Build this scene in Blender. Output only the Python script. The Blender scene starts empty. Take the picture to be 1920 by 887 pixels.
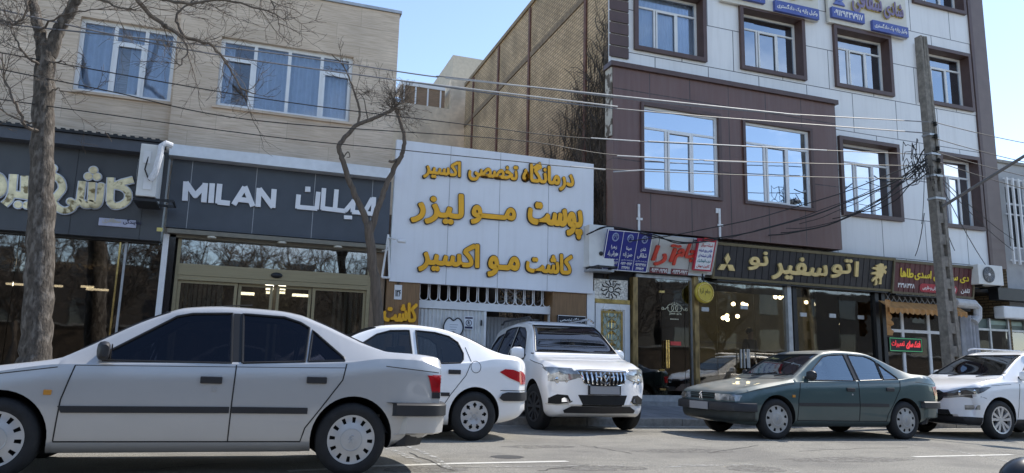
import bpy, bmesh, math, random
from mathutils import Vector, Matrix, noise
from mathutils.bvhtree import BVHTree
R = math.radians
random.seed(7)
sc = bpy.context.scene
COL = sc.collection

# ------------------------------------------------------------------ camera, sky, sun, exposure
H = 0.95                                            # eye height above the road
PITCH, YAW, ROLL, FPX = R(10.03), R(19.47), R(1.42), 1395.0
_fw = Vector((math.sin(YAW)*math.cos(PITCH), math.cos(YAW)*math.cos(PITCH), math.sin(PITCH)))
_rt = Vector((math.cos(YAW), -math.sin(YAW), 0)); _up = _rt.cross(_fw)
_r2 = _rt*math.cos(ROLL)+_up*math.sin(ROLL); _u2 = -_rt*math.sin(ROLL)+_up*math.cos(ROLL)
cam = bpy.data.cameras.new('camera'); camo = bpy.data.objects.new('camera', cam); COL.objects.link(camo)
M = Matrix((_r2, _u2, -_fw)).transposed().to_4x4(); M.translation = (0, 0, H); camo.matrix_world = M
cam.sensor_fit = 'HORIZONTAL'; cam.sensor_width = 36; cam.lens = 36*FPX/1920
cam.clip_start = 0.05; cam.clip_end = 3000
sc.camera = camo

SUN_AZ, SUN_EL = R(74), R(50)                       # azimuth from straight ahead (+Y) towards +X
w = bpy.data.worlds.new('World'); sc.world = w; w.use_nodes = True
nt = w.node_tree; nt.nodes.clear()
def wn(t, **k):
    n = nt.nodes.new(t)
    for a, b in k.items(): setattr(n, a, b)
    return n
sky = wn('ShaderNodeTexSky', sky_type='NISHITA', sun_disc=False, sun_elevation=SUN_EL, sun_rotation=SUN_AZ,
         altitude=1300, air_density=1.0, dust_density=0.3, ozone_density=2.2)
tc = wn('ShaderNodeTexCoord'); mp = wn('ShaderNodeMapping'); mp.inputs['Scale'].default_value = (1, 1, 2.6)
no = wn('ShaderNodeTexNoise'); no.inputs['Scale'].default_value = 2.3; no.inputs['Detail'].default_value = 7; no.inputs['Roughness'].default_value = .55
cr = wn('ShaderNodeValToRGB'); cr.color_ramp.elements[0].position = .53; cr.color_ramp.elements[1].position = .70
sx = wn('ShaderNodeSeparateXYZ')
my = wn('ShaderNodeMapRange'); my.inputs[1].default_value = .05; my.inputs[2].default_value = -.25     # clouds only over the far side of the street
mz = wn('ShaderNodeMapRange'); mz.inputs[1].default_value = .52; mz.inputs[2].default_value = .3
m1 = wn('ShaderNodeMath', operation='MULTIPLY'); m2 = wn('ShaderNodeMath', operation='MULTIPLY')
mx = wn('ShaderNodeMixRGB'); mx.inputs[2].default_value = (5.6, 6.0, 6.6, 1)
bg = wn('ShaderNodeBackground'); bg.inputs[1].default_value = 0.15; wo = wn('ShaderNodeOutputWorld')
L = nt.links.new
L(tc.outputs['Generated'], mp.inputs[0]); L(mp.outputs[0], no.inputs[0]); L(no.outputs['Fac'], cr.inputs[0])
L(tc.outputs['Generated'], sx.inputs[0]); L(sx.outputs[1], my.inputs[0]); L(sx.outputs[2], mz.inputs[0])
L(cr.outputs[0], m1.inputs[0]); L(my.outputs[0], m1.inputs[1]); L(m1.outputs[0], m2.inputs[0]); L(mz.outputs[0], m2.inputs[1])
tn = wn('ShaderNodeMixRGB', blend_type='MULTIPLY'); tn.inputs[0].default_value = 1; tn.inputs[2].default_value = (1.08, .98, .885, 1); L(sky.outputs[0], tn.inputs[1])
L(m2.outputs[0], mx.inputs[0]); L(tn.outputs[0], mx.inputs[1]); L(mx.outputs[0], bg.inputs[0]); L(bg.outputs[0], wo.inputs[0])
sl = bpy.data.lights.new('sun', 'SUN'); sl.energy = 2.9; sl.angle = R(.53); sl.color = (1, .94, .85)
so = bpy.data.objects.new('sun', sl); COL.objects.link(so)
S = Vector((math.sin(SUN_AZ)*math.cos(SUN_EL), math.cos(SUN_AZ)*math.cos(SUN_EL), math.sin(SUN_EL)))
so.rotation_euler = S.to_track_quat('Z', 'Y').to_euler(); so.location = S*60
sc.view_settings.view_transform = 'Standard'; sc.view_settings.look = 'None'
sc.view_settings.exposure = 1.12; sc.view_settings.gamma = 1
sc.cycles.max_bounces = 8; sc.cycles.transparent_max_bounces = 12
sc.cycles.sample_clamp_indirect = 6

def ray(px, py): return _fw+_r2*((px-960)/FPX)-_u2*((py-443.5)/FPX)
def at(px, py, Y):                                  # the point of the plane y = Y seen there in the photograph
    d = ray(px, py); return Vector((0, 0, H))+d*(Y/d.y)
def atx(px, py, X):
    d = ray(px, py); return Vector((0, 0, H))+d*(X/d.x)
SLOPE = .008                                        # the street falls slightly to the right
def gz(x): return -SLOPE*x
def onroad(px, py):
    d = ray(px, py); t = -H/(d.z+SLOPE*d.x); return Vector((0, 0, H))+d*t
def rect(x0, y0, x1, y1, Y):
    a = at(x0, y0, Y); b = at(x1, y1, Y); return a.x, b.x, b.z, a.z      # X0 X1 Z0 Z1

# ------------------------------------------------------------------ materials
MATS = {}
def mat(name, col, rough=.6, metal=0, var=.12, scale=8, bump=0, bscale=60, coat=0, spec=.5, emit=None, es=1, stretch=None, alt=None, altpos=(.45, .6), altscale=2.0, ior=1.45):
    if name in MATS: return MATS[name]
    m = bpy.data.materials.new(name); m.use_nodes = True; MATS[name] = m
    t = m.node_tree; b = t.nodes['Principled BSDF']; N = t.nodes.new; K = t.links.new
    b.inputs['Roughness'].default_value = rough; b.inputs['Metallic'].default_value = metal
    b.inputs['Specular IOR Level'].default_value = spec; b.inputs['Coat Weight'].default_value = coat; b.inputs['Coat Roughness'].default_value = .04
    b.inputs['IOR'].default_value = ior
    c = N('ShaderNodeTexCoord'); mpn = N('ShaderNodeMapping'); K(c.outputs['Object'], mpn.inputs[0])
    if stretch: mpn.inputs['Scale'].default_value = stretch
    n = N('ShaderNodeTexNoise'); n.inputs['Scale'].default_value = scale; n.inputs['Detail'].default_value = 6; K(mpn.outputs[0], n.inputs[0])
    r = N('ShaderNodeValToRGB'); e = r.color_ramp.elements
    e[0].position = .3; e[1].position = .7
    e[0].color = tuple(max(0, v*(1-var)) for v in col)+(1,); e[1].color = tuple(min(1, v*(1+var)) for v in col)+(1,)
    K(n.outputs['Fac'], r.inputs[0]); out = r.outputs[0]
    if alt:
        n2 = N('ShaderNodeTexNoise'); n2.inputs['Scale'].default_value = altscale; n2.inputs['Detail'].default_value = 8; K(mpn.outputs[0], n2.inputs[0])
        r2 = N('ShaderNodeValToRGB'); r2.color_ramp.elements[0].position, r2.color_ramp.elements[1].position = altpos; K(n2.outputs['Fac'], r2.inputs[0])
        x = N('ShaderNodeMixRGB'); K(r2.outputs[0], x.inputs[0]); K(out, x.inputs[1]); x.inputs[2].default_value = tuple(alt)+(1,); out = x.outputs[0]
    K(out, b.inputs['Base Color'])
    if bump:
        nb = N('ShaderNodeTexNoise'); nb.inputs['Scale'].default_value = bscale; nb.inputs['Detail'].default_value = 5; K(mpn.outputs[0], nb.inputs[0])
        bp = N('ShaderNodeBump'); bp.inputs['Strength'].default_value = bump; bp.inputs['Distance'].default_value = .02; K(nb.outputs['Fac'], bp.inputs['Height']); K(bp.outputs[0], b.inputs['Normal'])
    if emit:
        b.inputs['Emission Color'].default_value = tuple(emit)+(1,); b.inputs['Emission Strength'].default_value = es
    return m

def streaks(m, strength=.25, col=(.25, .24, .23), sc_=(1.6, 1.6, .12)):
    """rain streaks and grime: stains with their own shape, stretched down the panel"""
    t = m.node_tree; N = t.nodes.new; K = t.links.new; b = t.nodes['Principled BSDF']; src = b.inputs['Base Color'].links[0].from_socket
    c = N('ShaderNodeTexCoord'); p = N('ShaderNodeMapping'); K(c.outputs['Object'], p.inputs[0]); p.inputs['Scale'].default_value = sc_
    n = N('ShaderNodeTexNoise'); n.inputs['Scale'].default_value = 5; n.inputs['Detail'].default_value = 9; n.inputs['Roughness'].default_value = .6; K(p.outputs[0], n.inputs[0])
    r = N('ShaderNodeMapRange'); r.inputs[1].default_value = .48; r.inputs[2].default_value = .72; r.inputs[4].default_value = strength; K(n.outputs['Fac'], r.inputs[0])
    x = N('ShaderNodeMixRGB'); K(r.outputs[0], x.inputs[0]); K(src, x.inputs[1]); x.inputs[2].default_value = col+(1,); K(x.outputs[0], b.inputs['Base Color']); return m
def brickmat(name, c1, c2, mortar, bw, bh, ms=.01, off=.5, rot=(R(90), 0, 0), rough=.8, bump=.5, var=.12, spec=.5, coat=0, loc=(0, 0, 0), bias=0, grain=0, gstretch=(1, 1, 1), gscale=10, gcol=(.3, .3, .3), metal=0, altcol=None):
    if name in MATS: return MATS[name]
    m = bpy.data.materials.new(name); m.use_nodes = True; MATS[name] = m
    t = m.node_tree; b = t.nodes['Principled BSDF']; N = t.nodes.new; K = t.links.new
    b.inputs['Roughness'].default_value = rough; b.inputs['Specular IOR Level'].default_value = spec; b.inputs['Coat Weight'].default_value = coat; b.inputs['Metallic'].default_value = metal
    c = N('ShaderNodeTexCoord'); mpn = N('ShaderNodeMapping'); K(c.outputs['Object'], mpn.inputs[0])
    mpn.vector_type = 'TEXTURE'; mpn.inputs['Rotation'].default_value = rot; mpn.inputs['Location'].default_value = loc
    br = N('ShaderNodeTexBrick'); K(mpn.outputs[0], br.inputs[0]); br.offset = off
    br.inputs['Color1'].default_value = c1+(1,); br.inputs['Color2'].default_value = c2+(1,); br.inputs['Mortar'].default_value = mortar+(1,)
    br.inputs['Scale'].default_value = 1; br.inputs['Brick Width'].default_value = bw; br.inputs['Row Height'].default_value = bh
    br.inputs['Mortar Size'].default_value = ms; br.inputs['Mortar Smooth'].default_value = .1; br.inputs['Bias'].default_value = bias
    n = N('ShaderNodeTexNoise'); n.inputs['Scale'].default_value = 1.2; n.inputs['Detail'].default_value = 8; K(c.outputs['Object'], n.inputs[0])
    mrn = N('ShaderNodeMapRange'); mrn.inputs[3].default_value = 1-var; mrn.inputs[4].default_value = 1+var; mrn.inputs[1].default_value = .3; mrn.inputs[2].default_value = .7; K(n.outputs['Fac'], mrn.inputs[0])
    x = N('ShaderNodeMixRGB'); x.blend_type = 'MULTIPLY'; x.inputs[0].default_value = 1; K(br.outputs[0], x.inputs[1]); K(mrn.outputs[0], x.inputs[2]); out = x.outputs[0]
    if grain:
        g = N('ShaderNodeMapping'); K(c.outputs['Object'], g.inputs[0]); g.inputs['Scale'].default_value = gstretch
        gn = N('ShaderNodeTexNoise'); gn.inputs['Scale'].default_value = gscale; gn.inputs['Detail'].default_value = 8; gn.inputs['Roughness'].default_value = .65; K(g.outputs[0], gn.inputs[0])
        gr = N('ShaderNodeValToRGB'); gr.color_ramp.elements[0].position = .42; gr.color_ramp.elements[1].position = .62; K(gn.outputs['Fac'], gr.inputs[0])
        gm = N('ShaderNodeMath'); gm.operation = 'MULTIPLY'; gm.inputs[1].default_value = grain; K(gr.outputs[0], gm.inputs[0])
        x2 = N('ShaderNodeMixRGB'); K(gm.outputs[0], x2.inputs[0]); K(out, x2.inputs[1]); x2.inputs[2].default_value = gcol+(1,); out = x2.outputs[0]
    K(out, b.inputs['Base Color'])
    if bump:
        bp = N('ShaderNodeBump'); bp.inputs['Strength'].default_value = bump; bp.inputs['Distance'].default_value = .01; bp.invert = True
        K(br.outputs['Fac'], bp.inputs['Height']); K(bp.outputs[0], b.inputs['Normal'])
    return m

def glass(name, tint, refl=.25, rough=.02, rcol=(1, 1, 1), wav=.0):
    """window glass: a tinted see-through layer under a mirror-like one that strengthens at grazing angles"""
    if name in MATS: return MATS[name]
    m = bpy.data.materials.new(name); m.use_nodes = True; MATS[name] = m
    t = m.node_tree; N = t.nodes.new; K = t.links.new; t.nodes.remove(t.nodes['Principled BSDF'])
    tr = N('ShaderNodeBsdfTransparent'); tr.inputs[0].default_value = tint+(1,)
    gl = N('ShaderNodeBsdfGlossy'); gl.inputs['Roughness'].default_value = rough; gl.inputs['Color'].default_value = rcol+(1,)
    lw = N('ShaderNodeFresnel'); lw.inputs[0].default_value = 1.5
    ad = N('ShaderNodeMath'); ad.operation = 'ADD'; ad.use_clamp = True; ad.inputs[1].default_value = refl; K(lw.outputs[0], ad.inputs[0])
    if wav:
        c = N('ShaderNodeTexCoord'); n = N('ShaderNodeTexNoise'); n.inputs['Scale'].default_value = 1.3; K(c.outputs['Object'], n.inputs[0])
        bp = N('ShaderNodeBump'); bp.inputs['Strength'].default_value = wav; bp.inputs['Distance'].default_value = .05; K(n.outputs['Fac'], bp.inputs['Height']); K(bp.outputs[0], gl.inputs['Normal'])
    mxs = N('ShaderNodeMixShader'); K(ad.outputs[0], mxs.inputs[0]); K(tr.outputs[0], mxs.inputs[1]); K(gl.outputs[0], mxs.inputs[2])
    K(mxs.outputs[0], t.nodes['Material Output'].inputs[0])
    return m

# ------------------------------------------------------------------ mesh helpers
ORG = {}
def tag(o, label=None, cat=None, group=None, kind=None):
    if label: o['label'] = label
    if cat: o['category'] = cat
    if group: o['group'] = group
    if kind: o['kind'] = kind
    return o
def thing(name, loc, label=None, cat=None, group=None, rz=0):
    o = bpy.data.objects.new(name, None); o.empty_display_size = .2; COL.objects.link(o); o.location = loc; o.rotation_euler = (0, 0, rz)
    ORG[o.name] = Vector(loc) if rz == 0 else Vector((0, 0, 0))
    return tag(o, label, cat, group)
class MB:
    def __init__(s): s.v = []; s.f = []; s.mi = []
    def add(s, vs, fs, mi=0):
        k = len(s.v); s.v += [tuple(v) for v in vs]; s.f += [tuple(i+k for i in f) for f in fs]; s.mi += [mi]*len(fs); return s
    def box(s, x0, x1, y0, y1, z0, z1, mi=0):
        v = [(x, y, z) for z in (z0, z1) for y in (y0, y1) for x in (x0, x1)]
        return s.add(v, [(0, 2, 3, 1), (4, 5, 7, 6), (0, 1, 5, 4), (2, 6, 7, 3), (0, 4, 6, 2), (1, 3, 7, 5)], mi)
    def obox(s, O, u, v, n, su, sv, sn, mi=0):      # an oriented box from its corner
        O = Vector(O); u = Vector(u)*su; v = Vector(v)*sv; n = Vector(n)*sn
        P = [O+u*a+n*b+v*c for c in (0, 1) for b in (0, 1) for a in (0, 1)]
        return s.add(P, [(0, 2, 3, 1), (4, 5, 7, 6), (0, 1, 5, 4), (2, 6, 7, 3), (0, 4, 6, 2), (1, 3, 7, 5)], mi)
    def tube(s, pts, r, n=6, mi=0, cap=True):
        pts = [Vector(p) for p in pts]; rs = r if isinstance(r, (list, tuple)) else [r]*len(pts)
        k = len(s.v); prev = None
        for i, p in enumerate(pts):
            d = (pts[min(i+1, len(pts)-1)]-pts[max(i-1, 0)])
            d = d.normalized() if d.length > 1e-9 else Vector((0, 0, 1))
            if prev is None:
                a = d.cross(Vector((0, 0, 1)) if abs(d.z) < .9 else Vector((1, 0, 0))).normalized()
            else:
                a = (prev-d*prev.dot(d)); a = a.normalized() if a.length > 1e-6 else d.orthogonal().normalized()
            prev = a; b = d.cross(a)
            for j in range(n):
                t = 2*math.pi*j/n; s.v.append(tuple(p+(a*math.cos(t)+b*math.sin(t))*rs[i]))
        for i in range(len(pts)-1):
            for j in range(n):
                s.f.append((k+i*n+j, k+i*n+(j+1) % n, k+(i+1)*n+(j+1) % n, k+(i+1)*n+j)); s.mi.append(mi)
        if cap and n > 2:
            s.f.append(tuple(k+j for j in reversed(range(n)))); s.f.append(tuple(k+(len(pts)-1)*n+j for j in range(n))); s.mi += [mi, mi]
        return s
    def prism(s, poly, O, u, v, n, d, mi=0):        # a 2D outline on (u, v) at O, thickened along n by d
        O = Vector(O); u = Vector(u); v = Vector(v); n = Vector(n); k = len(poly)
        a = sum(poly[i][0]*poly[(i+1) % k][1]-poly[(i+1) % k][0]*poly[i][1] for i in range(k))
        if (a < 0) != (u.cross(v).dot(n) < 0): poly = poly[::-1]
        P = [O+u*p[0]+v*p[1] for p in poly]; Q = [p+n*d for p in P]
        return s.add(P+Q, [tuple(reversed(range(k))), tuple(range(k, 2*k))]+[(i, (i+1) % k, k+(i+1) % k, k+i) for i in range(k)], mi)
    def lathe(s, prof, O=(0, 0, 0), axis='y', n=32, mi=0):   # prof: (radius, along)
        O = Vector(O); k = len(s.v)
        for r, h in prof:
            for j in range(n):
                t = 2*math.pi*j/n; c, q = r*math.cos(t), r*math.sin(t)
                s.v.append(tuple(O+(Vector((c, h, q)) if axis == 'y' else Vector((c, q, h)) if axis == 'z' else Vector((h, c, q)))))
        for i in range(len(prof)-1):
            for j in range(n):
                s.f.append((k+i*n+j, k+(i+1)*n+j, k+(i+1)*n+(j+1) % n, k+i*n+(j+1) % n)); s.mi.append(mi)
        return s
    def ball(s, c, r, nu=12, nv=8, sc3=(1, 1, 1), mi=0):
        c = Vector(c)
        V = [c+Vector((0, 0, r*sc3[2]))]
        for i in range(1, nv):
            for j in range(nu):
                a = math.pi*i/nv; t = 2*math.pi*j/nu
                V.append(c+Vector((r*sc3[0]*math.sin(a)*math.cos(t), r*sc3[1]*math.sin(a)*math.sin(t), r*sc3[2]*math.cos(a))))
        V.append(c-Vector((0, 0, r*sc3[2]))); Fc = []
        for j in range(nu):
            Fc.append((0, 1+j, 1+(j+1) % nu)); Fc.append((len(V)-1, 1+(nv-2)*nu+(j+1) % nu, 1+(nv-2)*nu+j))
            for i in range(nv-2): Fc.append((1+i*nu+j, 1+(i+1)*nu+j, 1+(i+1)*nu+(j+1) % nu, 1+i*nu+(j+1) % nu))
        return s.add(V, Fc, mi)
    def build(s, name, m, parent=None, smooth=False, local=False, bevel=0):
        root = parent
        while root is not None and root.parent: root = root.parent
        o3 = Vector((0, 0, 0)) if (parent is None or local) else ORG.get(root.name, Vector((0, 0, 0)))
        me = bpy.data.meshes.new(name); me.from_pydata([tuple(Vector(v)-o3) for v in s.v], [], s.f)
        for x in (m if isinstance(m, (list, tuple)) else [m]): me.materials.append(x)
        if any(s.mi): me.polygons.foreach_set('material_index', s.mi)
        me.validate(); fixn(me)
        if bevel: bevel_mesh(me, bevel)
        if smooth: shade(me, smooth if smooth is not True else 40)
        o = bpy.data.objects.new(name, me); COL.objects.link(o); o.parent = parent
        return o
def fixn(me):
    bm = bmesh.new(); bm.from_mesh(me); bmesh.ops.recalc_face_normals(bm, faces=bm.faces); bm.to_mesh(me); bm.free()
def bevel_mesh(me, wdt, seg=2):
    bm = bmesh.new(); bm.from_mesh(me)
    ed = [e for e in bm.edges if len(e.link_faces) == 2 and e.calc_face_angle(0) > R(40)]
    bmesh.ops.bevel(bm, geom=ed, offset=wdt, segments=seg, affect='EDGES', profile=.6, clamp_overlap=True); bm.to_mesh(me); bm.free()
def shade(me, ang):
    bm = bmesh.new(); bm.from_mesh(me)
    for f in bm.faces: f.smooth = True
    for e in bm.edges: e.smooth = not (len(e.link_faces) == 2 and e.calc_face_angle(0) > R(ang))
    bm.to_mesh(me); bm.free()
def one(name, m, mb, label, cat, group=None, smooth=False, bevel=0):
    return tag(mb.build(name, m, None, smooth, bevel=bevel), label, cat, group)
def struct(name, mb, m, smooth=False): return tag(mb.build(name, m, None, smooth), kind='structure')
def copy_tree(o, parent=None):
    c = o.copy(); COL.objects.link(c); c.parent = parent
    for ch in list(o.children): copy_tree(ch, c)
    return c

# ------------------------------------------------------------------ lettering (Arabic script is joined and reversed here)
AF = {'ا':(0xFE8D,0xFE8E,0,0),'آ':(0xFE81,0xFE82,0,0),'ب':(0xFE8F,0xFE90,0xFE91,0xFE92),'پ':(0xFB56,0xFB57,0xFB58,0xFB59),'ت':(0xFE95,0xFE96,0xFE97,0xFE98),'ج':(0xFE9D,0xFE9E,0xFE9F,0xFEA0),'ح':(0xFEA1,0xFEA2,0xFEA3,0xFEA4),'خ':(0xFEA5,0xFEA6,0xFEA7,0xFEA8),'د':(0xFEA9,0xFEAA,0,0),'ر':(0xFEAD,0xFEAE,0,0),'ز':(0xFEAF,0xFEB0,0,0),'س':(0xFEB1,0xFEB2,0xFEB3,0xFEB4),'ش':(0xFEB5,0xFEB6,0xFEB7,0xFEB8),'ص':(0xFEB9,0xFEBA,0xFEBB,0xFEBC),'ط':(0xFEC1,0xFEC2,0xFEC3,0xFEC4),'ع':(0xFEC9,0xFECA,0xFECB,0xFECC),'غ':(0xFECD,0xFECE,0xFECF,0xFED0),'ف':(0xFED1,0xFED2,0xFED3,0xFED4),'ق':(0xFED5,0xFED6,0xFED7,0xFED8),'ک':(0xFB8E,0xFB8F,0xFB90,0xFB91),'گ':(0xFB92,0xFB93,0xFB94,0xFB95),'ل':(0xFEDD,0xFEDE,0xFEDF,0xFEE0),'م':(0xFEE1,0xFEE2,0xFEE3,0xFEE4),'ن':(0xFEE5,0xFEE6,0xFEE7,0xFEE8),'و':(0xFEED,0xFEEE,0,0),'ه':(0xFEE9,0xFEEA,0xFEEB,0xFEEC),'ی':(0xFBFC,0xFBFD,0xFBFE,0xFBFF),'ظ':(0xFEC5,0xFEC6,0xFEC7,0xFEC8),'ض':(0xFEBD,0xFEBE,0xFEBF,0xFEC0),'ئ':(0xFE89,0xFE8A,0xFE8B,0xFE8C),'چ':(0xFB7A,0xFB7B,0xFB7C,0xFB7D)}
def shape(s):
    T = dict(AF); T['\u0001'] = (0xFEFB, 0xFEFC, 0, 0); s = s.replace('لا', '\u0001'); out = []
    if not any(c in T for c in s): return s
    for k, c in enumerate(s):
        if c in T:
            pj = k > 0 and ((s[k-1] in T and T[s[k-1]][2] != 0) or s[k-1] == 'ـ')
            nj = k < len(s)-1 and (s[k+1] in T or s[k+1] == 'ـ') and T[c][2] != 0
            out.append(chr(T[c][(3 if nj else 1) if pj else (2 if nj else 0)]))
        else: out.append(c)
    toks = []; cur = ''
    for c in out:
        if c in '0123456789۰۱۲۳۴۵۶۷۸۹': cur += c
        else:
            if cur: toks.append(cur); cur = ''
            toks.append(c)
    if cur: toks.append(cur)
    return ''.join(reversed(toks))
def text_mesh(s, bold=0, ext=.0, res=4):
    cu = bpy.data.curves.new('t', 'FONT'); cu.body = shape(s); cu.size = 1; cu.offset = bold; cu.extrude = ext/2; cu.resolution_u = res
    cu.materials.append(None); cu.materials.append(None)
    for i, bf in enumerate(cu.body_format): bf.material_index = i % 2
    o = bpy.data.objects.new('t', cu); COL.objects.link(o)
    dg = bpy.context.evaluated_depsgraph_get(); me = bpy.data.meshes.new_from_object(o.evaluated_get(dg))
    V = [v.co.copy() for v in me.vertices]; Fs = [tuple(p.vertices) for p in me.polygons]; mi = [p.material_index for p in me.polygons]
    odd = set()
    for f, m_ in zip(Fs, mi):
        if m_: odd.update(f)
    bpy.data.objects.remove(o); bpy.data.curves.remove(cu); bpy.data.meshes.remove(me)
    return V, Fs, odd
class Frame:                                        # a flat sign face: corner, along, up, outward normal
    def __init__(s, O, u=(1, 0, 0), v=(0, 0, 1)):
        s.O = Vector(O); s.u = Vector(u).normalized(); s.v = Vector(v).normalized(); s.n = s.u.cross(s.v)
    def p(s, a, b, c=0): return s.O+s.u*a+s.v*b+s.n*c
    def rect(s, mb, a0, a1, b0, b1, c0, c1, mi=0): return mb.obox(s.p(a0, b0, c0), s.u, s.v, s.n, a1-a0, b1-b0, c1-c0, mi)
    def text(s, mb, st, a0, a1, b0, b1, c, depth=.02, bold=0, res=4, slant=0, grow=0, mi=0):
        """bold thickens the strokes by laying shifted copies of the word over each other, each a hair deeper"""
        V, Fs, odd = text_mesh(st, 0, 1, res)
        if not V: return mb
        x0 = min(v.x for v in V); x1 = max(v.x for v in V); y0 = min(v.y for v in V); y1 = max(v.y for v in V)
        rad = bold*(b1-b0)/max(.2, y1-y0) if bold > .004 else 0; n = 10 if rad > .02 else 6 if rad else 0
        k0 = rad-grow; a0 += k0; a1 -= k0; b0 += k0; b1 -= k0; rad_ = rad
        for q in range(n+1 if n else 1):
            dx, dy = (rad_*math.cos(2*math.pi*q/n), rad_*math.sin(2*math.pi*q/n)) if n and q < n else (0, 0); dz = .00035*q; out = []
            for i, v in enumerate(V):
                fy = (v.y-y0)/max(1e-6, y1-y0)
                out.append(s.p(a0+dx+(v.x-x0)/max(1e-6, x1-x0)*(a1-a0)+slant*(fy-.5)*(b1-b0), b0+dy+fy*(b1-b0), c+(v.z+.5)*depth+dz+(.00016 if i in odd else 0)))
            mb.add(out, Fs, mi)
        return mb
    def poly(s, mb, pts, c, depth, mi=0): return mb.prism(pts, s.p(0, 0, c), s.u, s.v, s.n, depth, mi)

def wall_holes(mb, X0, X1, Z0, Z1, Y, holes, depth=.15, mi=0):
    xs = sorted({X0, X1, *[h[0] for h in holes], *[h[1] for h in holes]}); zs = sorted({Z0, Z1, *[h[2] for h in holes], *[h[3] for h in holes]})
    xs = [x for x in xs if X0 <= x <= X1]; zs = [z for z in zs if Z0 <= z <= Z1]
    for i in range(len(xs)-1):
        for j in range(len(zs)-1):
            cx, cz = (xs[i]+xs[i+1])/2, (zs[j]+zs[j+1])/2
            if any(h[0] < cx < h[1] and h[2] < cz < h[3] for h in holes): continue
            mb.add([(xs[i], Y, zs[j]), (xs[i+1], Y, zs[j]), (xs[i+1], Y, zs[j+1]), (xs[i], Y, zs[j+1])], [(0, 1, 2, 3)], mi)
    for h in holes:
        a, b, c, d = h[:4]
        mb.add([(a, Y, c), (b, Y, c), (b, Y, d), (a, Y, d), (a, Y+depth, c), (b, Y+depth, c), (b, Y+depth, d), (a, Y+depth, d)],
               [(0, 4, 5, 1), (1, 5, 6, 2), (2, 6, 7, 3), (3, 7, 4, 0)], mi)
    return mb
def bars_window(parent, X0, X1, Z0, Z1, Y, bars, fm, gm, fw_=.06, dp=.07, curtain=None, sash=()):
    """a window: outer frame with mullions (x0,x1,z0,z1 fractions), pane behind, optional curtain; sash = opening frames"""
    mb = MB()
    for a in ((X0, X1, Z0, Z0+fw_), (X0, X1, Z1-fw_, Z1), (X0, X0+fw_, Z0+fw_, Z1-fw_), (X1-fw_, X1, Z0+fw_, Z1-fw_)): mb.box(a[0], a[1], Y, Y+dp, a[2], a[3])
    wx, wz = X1-X0, Z1-Z0
    for k, b in enumerate(bars):
        if b[0] == 'v': x = X0+wx*b[1]; mb.box(x-fw_*.45, x+fw_*.45, Y+.004, Y+dp-.004, Z0+max(wz*b[2], fw_*.98), Z0+min(wz*b[3], wz-fw_*.98))
        else: z = Z0+wz*b[1]; mb.box(X0+max(wx*b[2], fw_*.98), X0+min(wx*b[3], wx-fw_*.98), Y+.007, Y+dp-.007, z-fw_*.42, z+fw_*.42)
    f = mb.build('window', fm, parent)
    for (a, b, c, d) in sash:
        s = MB(); xa, xb, za, zb = X0+wx*a, X0+wx*b, Z0+wz*c, Z0+wz*d; q = fw_*.7
        for r4 in ((xa, xb, za, za+q), (xa, xb, zb-q, zb), (xa, xa+q, za+q, zb-q), (xb-q, xb, za+q, zb-q)): s.box(r4[0], r4[1], Y-.018, Y+.012, r4[2], r4[3])
        s.build('sash', fm, f)
    MB().box(X0+fw_*.5, X1-fw_*.5, Y+dp*.55, Y+dp*.55+.008, Z0+fw_*.5, Z1-fw_*.5).build('pane', gm, f)
    if curtain:
        cm, amp, per, yy, gaps = curtain
        c = MB(); n = int((X1-X0)/.018); V = []
        for i in range(n+1):
            x = X0+(X1-X0)*i/n; y = Y+yy+amp*math.sin(2*math.pi*x/per+1.7*math.sin(x*3.1))
            V += [(x, y, Z0), (x, y, Z1)]
        Fc = [(2*i, 2*i+2, 2*i+3, 2*i+1) for i in range(n) if not any(g[0] < i/n < g[1] for g in gaps)]
        c.add(V, Fc).build('curtain', cm, f, smooth=60)
    return f

# ------------------------------------------------------------------ shared materials
white_alu = mat('white_frame', (.72, .73, .74), .35, var=.05, scale=5)
dark_fascia = mat('charcoal_cladding', (.062, .066, .074), .4, var=.12, scale=3, alt=(.078, .083, .09), altpos=(.4, .7), altscale=.9)
slate_fascia = mat('slate_cladding', (.062, .072, .09), .38, var=.1, scale=3)
black_metal = mat('black_metal', (.015, .015, .017), .4, var=.3)
bronze = mat('champagne_aluminium', (.30, .25, .15), .38, .35, var=.08, scale=6, stretch=(.4, 1, 6))
soffit_m = mat('soffit_metal', (.2, .185, .15), .5, .2, var=.1)
granite = mat('black_granite', (.022, .02, .02), .12, var=.5, scale=90)
gold = mat('gold_mirror', (.62, .47, .2), .18, 1, var=.35, scale=14)
brass = mat('brass_trim', (.58, .42, .16), .22, .9, var=.3, scale=9)
white_paint = mat('white_paint', (.7, .7, .7), .5, var=.06, scale=4, alt=(.56, .55, .53), altpos=(.62, .75), altscale=3)
conc = mat('concrete', (.30, .285, .26), .9, var=.2, scale=14, bump=.4, bscale=50, alt=(.2, .19, .18), altpos=(.55, .72), altscale=3)
plaster = mat('old_plaster', (.60, .51, .40), .9, var=.14, scale=5, bump=.3, bscale=25, alt=(.46, .39, .31), altpos=(.48, .62), altscale=1.3)
curtain_m = mat('pale_curtain', (.72, .75, .80), .8, var=.06)
blind_m = mat('pale_blind', (.62, .64, .66), .7, var=.05)
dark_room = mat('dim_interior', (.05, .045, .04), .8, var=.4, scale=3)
olive_room = mat('olive_interior', (.42, .41, .33), .8, var=.2, scale=2)
tube_m = mat('lit_tube', (.9, .9, .8), .4, emit=(1, .93, .72), es=3.5)
bulb_m = mat('lit_bulb', (1, .9, .7), .4, emit=(1, .86, .55), es=9)
win_glass = glass('window_glass', (.80, .85, .91), .05, rcol=(.92, .95, 1), wav=.05)
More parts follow.
